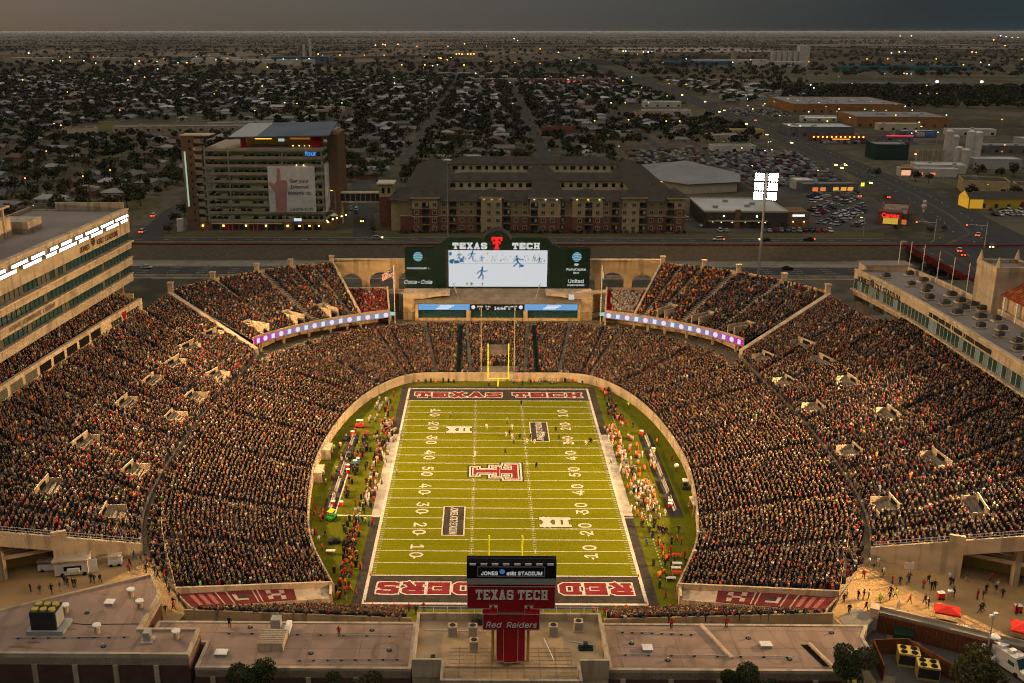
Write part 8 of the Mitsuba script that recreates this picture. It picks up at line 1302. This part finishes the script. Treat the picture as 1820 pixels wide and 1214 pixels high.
ROAD = [(-158, 238, 1.5), (-166, 279, 1.6), (-51, 224, 0), (97, 222, 3.1), (117, 221, 3.1), (136, 222, 3.1), (214, 233, 1), (208, 208, -2), (189, 192, 1.2), (191, 200, 1.2), (214, 340, 1.7), (201, 344, 1.2), (230, 462, -1.5), (242, 619, -1.4), (268, 833, 1.5), (275, 1115, -1.5), (256, 946, -1.5), (266, 967, -1.5), (248, 791, -1.5), (240, 686, -1.5), (231, 477, -1.5), (237, 476, -1.5), (224, 393, -1.6), (256, 310, 3), (272, 1257, -1.5), (39, 520, 1.57), (36, 640, 1.57), (42, 700, 1.57), (37, 760, 1.57), (41, 840, 1.57), (-62, 265, -1.6)]
for y in (400, 412, 424, 440, 455, 480, 500, 512, 560, 590): ROAD.append((44.2, y, 1.57)); ROAD.append((33.6, y+5, 1.57))
FW = [(119, 192, 0), (175, 185, 0), (-135, 168, 3.14), (-145, 163, 3.14), (-34.5, 186, 0), (-142, 192, 0)]
CARS.sort(key=lambda c: c[1]); far_c = M()
for x, y, a in ROAD: CARS.insert(0, (x, y, a, 'on the avenue' if x > 180 else ('on the street between the houses' if 30 < x < 50 else 'on the road beyond the freeway')))
for k, (x, y, a, w) in enumerate(CARS):
    c = CN[R.choice(7, p=CP)]
    if k < 292: inst('car', f'car_{c}_kit', x, y, G+.06, a, 1.0, f'{c} car {w}' + (f', {("left", "middle", "right")[min(2, int(((847+1794*(x+3.5)/(y+209.6)) % 210)/70))]} part, {"nearer" if (y % 60) < 30 else "farther"} rows' if 'lot' in w or 'park' in w or 'front' in w or 'behind' in w else ', ' + place(x, y)), 'car', f'{c} cars {w}')
    else: X = RT(x, y, G+.06, a); far_c.add(*[q for q in (M().bx(-2.2, 2.2, -.9, .9, .35, .95).bx(-1.7, .7, -.75, .75, .95, 1.5).xf(X).mesh())], np.array(CARC[c])*.55+.02)
if far_c.n: labels['far_cars'] = {'kind': 'stuff', 'label': 'many small far cars in the car parks', 'category': 'cars'}; put('far_cars', far_c, 'vcol', color=far_c.colors())
for i, (x, y, a) in enumerate(FW): c = ['black', 'grey', 'grey', 'blue', 'silver', 'silver'][i]; inst('car', f'car_{c}_kit', x, y, 2.56, a, 1.0, f'{c} car on the sunken freeway {["right of centre", "near the bridge", "left, front of two", "left, behind another", "seen through the left arch", "far left lane"][i]}', 'car')
print('cars', len(CARS))
hl = M(); HLP = [p for p in ROAD[:25] if abs(p[2]) > 1 or True]
for k, (x, y, a) in enumerate(ROAD[:25]+[ROAD[30]]):
    away = math.sin(a) > .3 or (abs(math.sin(a)) < .3 and k % 2); s_ = 1 + y/420; t = thing('car_light', '%s car lights on the road, %s' % ('red' if away else 'bright yellowish', 'near' if y < 300 else ('middle' if y < 700 else 'far')), 'light', ('red' if away else 'yellowish')+' car lights on the roads')
    for j in (-1, 1): cx, cy = x + (math.cos(a)*2.32 if not away else -math.cos(a)*2.32) - math.sin(a)*.62*j, y + (math.sin(a) if not away else -math.sin(a))*2.32 + math.cos(a)*.62*j; lit(t, 'lamp', M().box((cx, cy, G+.8), (.3*s_, .3*s_, .26*s_)), (1, .05, .015) if away else (1, .72, .22), 6, w=.002)
# --- street and yard lamps: grouped by colour and size so that copies share one mesh
LO = [(-766, 1496), (-593, 1498), (-599, 1602), (-378, 842), (-239, 838), (-381, 686), (-258, 347), (-354, 1124), (-303, 1153), (-229, 355), (-223, 381), (-1208, 3027), (-1204, 2981), (-1174, 3027), (-752, 2813), (-486, 2089), (-920, 3176), (-900, 3176), (-578, 3367), (-542, 3231), (-491, 3285), (-368, 668), (-487, 3244), (-406, 3245), (-341, 3246), (-599, 5424), (-597, 5802), (-560, 5570), (-510, 5803), (-363, 5221), (-198, 3069), (-203, 5223), (-135, 6059), (-4, 5224), (-134, 2783), (-144, 2887), (-112, 2685), (-110, 2953), (-105, 3330), (-97, 3387), (-86, 3330), (-67, 3331), (-57, 3331), (-47, 3388), (8, 2509), (68, 2429), (128, 2354), (231, 4390), (158, 716), (170, 716), (126, 730), (441, 2433), (276, 1385), (94, 719), (833, 2517), (1083, 2794), (1142, 2795), (1149, 2642), (1281, 2796), (1806, 3721), (1790, 3653), (5925, 14971), (4181, 8528), (2707, 5317), (468, 737), (365, 665), (390, 786), (278, 462), (344, 482), (366, 523), (297, 1357)]
LW = [(-1630, 3504), (-1329, 3026), (-1276, 2980), (-1165, 2584), (-1144, 2584), (-1081, 2584), (-972, 2376), (-922, 2552), (-850, 2304), (-859, 2502), (-937, 2812), (-777, 2408), (-755, 2408), (-902, 3030), (-751, 2678), (-757, 3309), (-583, 2775), (-538, 2736), (-513, 2796), (-215, 944), (-231, 956), (-166, 953), (-225, 293), (-215, 258), (-301, 478), (-699, 1996), (-331, 1307), (-560, 1164), (-142, 2086), (-148, 2238), (-127, 2185), (-119, 2252), (-56, 2239), (3, 2239), (-203, 2251), (-24, 1777), (33, 1412), (-163, 1589), (-145, 1392), (-74, 1149), (-26, 851), (26, 948), (253, 8490), (260, 9851), (260, 3639), (226, 2633), (270, 2891), (529, 3888), (539, 3888), (581, 3709), (599, 3709), (622, 3779), (514, 3393), (171, 1677), (132, 1521), (95, 1541), (250, 1615), (217, 1476), (187, 1237), (194, 1139), (218, 1276), (223, 1228), (222, 1087), (137, 958), (153, 958), (179, 958), (90, 512), (126, 1118), (567, 2789), (736, 2732), (624, 2466), (1442, 3553), (1534, 3718), (1584, 3789), (6087, 14973), (7363, 14985), (6378, 12803), (6099, 12096), (6167, 12097), (1119, 2264), (1256, 2472), (1179, 2264), (1505, 2759), (748, 1767), (791, 1785), (786, 1758), (794, 1758), (617, 1634), (556, 1387), (646, 1332), (559, 1142), (570, 1143), (581, 1143), (480, 1347), (487, 1331), (459, 1264), (307, 1026), (306, 944), (327, 982), (355, 1026), (357, 992), (360, 900), (448, 936), (447, 907), (444, 977), (362, 865), (391, 847), (404, 847), (265, 673), (263, 330), (258, 682), (439, 787)]
for _ in range(26): LW.append((float(R.uniform(155, 225)), float(R.uniform(380, 600))) if R.random() < .3 else (float(R.uniform(265, 440)), float(R.uniform(600, 1000))))
kits = {}
def lamp_at(x, y, col, big=1.0):
    d = math.hypot(x, y+210); s_ = max(.36, d*.00100)*big; b = int(round(math.log(s_/.42)/.45)); sz = .42*math.exp(b*.45); k = f'lamp_{col}_{b}_kit'
    c = {'orange': (1.0, .30, .03), 'white': (.50, .50, .42), 'green': (.20, .38, .27), 'yellow': (.62, .40, .07)}[col]
    if k not in kits:
        bulb = trimesh.creation.icosphere(1, sz*.62); bulb.vertices[:, 2] *= .7; h = 8.5+sz
        kits[k] = shapegroup(k, {'pole': mikit.ply(M().tube((0, 0, 0), (0, 0, h-sz*.4), .09+.05*b, 5).mesh(), 'grey_metal'), 'lamp': mikit.ply(M().tm(bulb, RT(0, 0, h)).mesh(), 'black', emitter=emit(*c, 7, .01)), 'shade': mikit.ply(M().tube((0, 0, h+sz*.42), (0, 0, h+sz*.6), sz*.8, 8, sz*.25).mesh(), 'grey_metal')})
    inst('street_lamp', k, x, y, G, 0, 1, f'{col if col != "green" else "greenish white"} street lamp {place(x, y)}', 'street lamp', f'{col if col != "green" else "greenish white"} street lamps')
for x, y in LO: lamp_at(x, y, 'orange', 1.15 if (x, y) in ((-378, 842), (-239, 838), (468, 737), (278, 462), (-134, 2783)) else .9)
for i, (x, y) in enumerate(LW): lamp_at(x, y, ('white', 'green', 'yellow', 'white', 'yellow')[i % 5], .85)
lamp_at(690, 1400, 'white', 2.0); lamp_at(756, 1395, 'white', 2.0)
# ================================================================ evening haze over the plain
scene['haze_air'] = {'type': 'homogeneous', 'albedo': {'type': 'rgb', 'value': [.95, .95, .95]}, 'sigma_t': {'type': 'rgb', 'value': [HAZE, HAZE, HAZE]}}
scene['haze'] = {'type': 'cube', 'to_world': T().translate([0, 60000, 47]).scale([96000, 64000, 55]), 'bsdf': {'type': 'null'}, 'interior': {'type': 'ref', 'id': 'haze_air'}}
labels['haze'] = {'kind': 'stuff'}
scene['camera']['medium'] = {'type': 'ref', 'id': 'haze_air'}
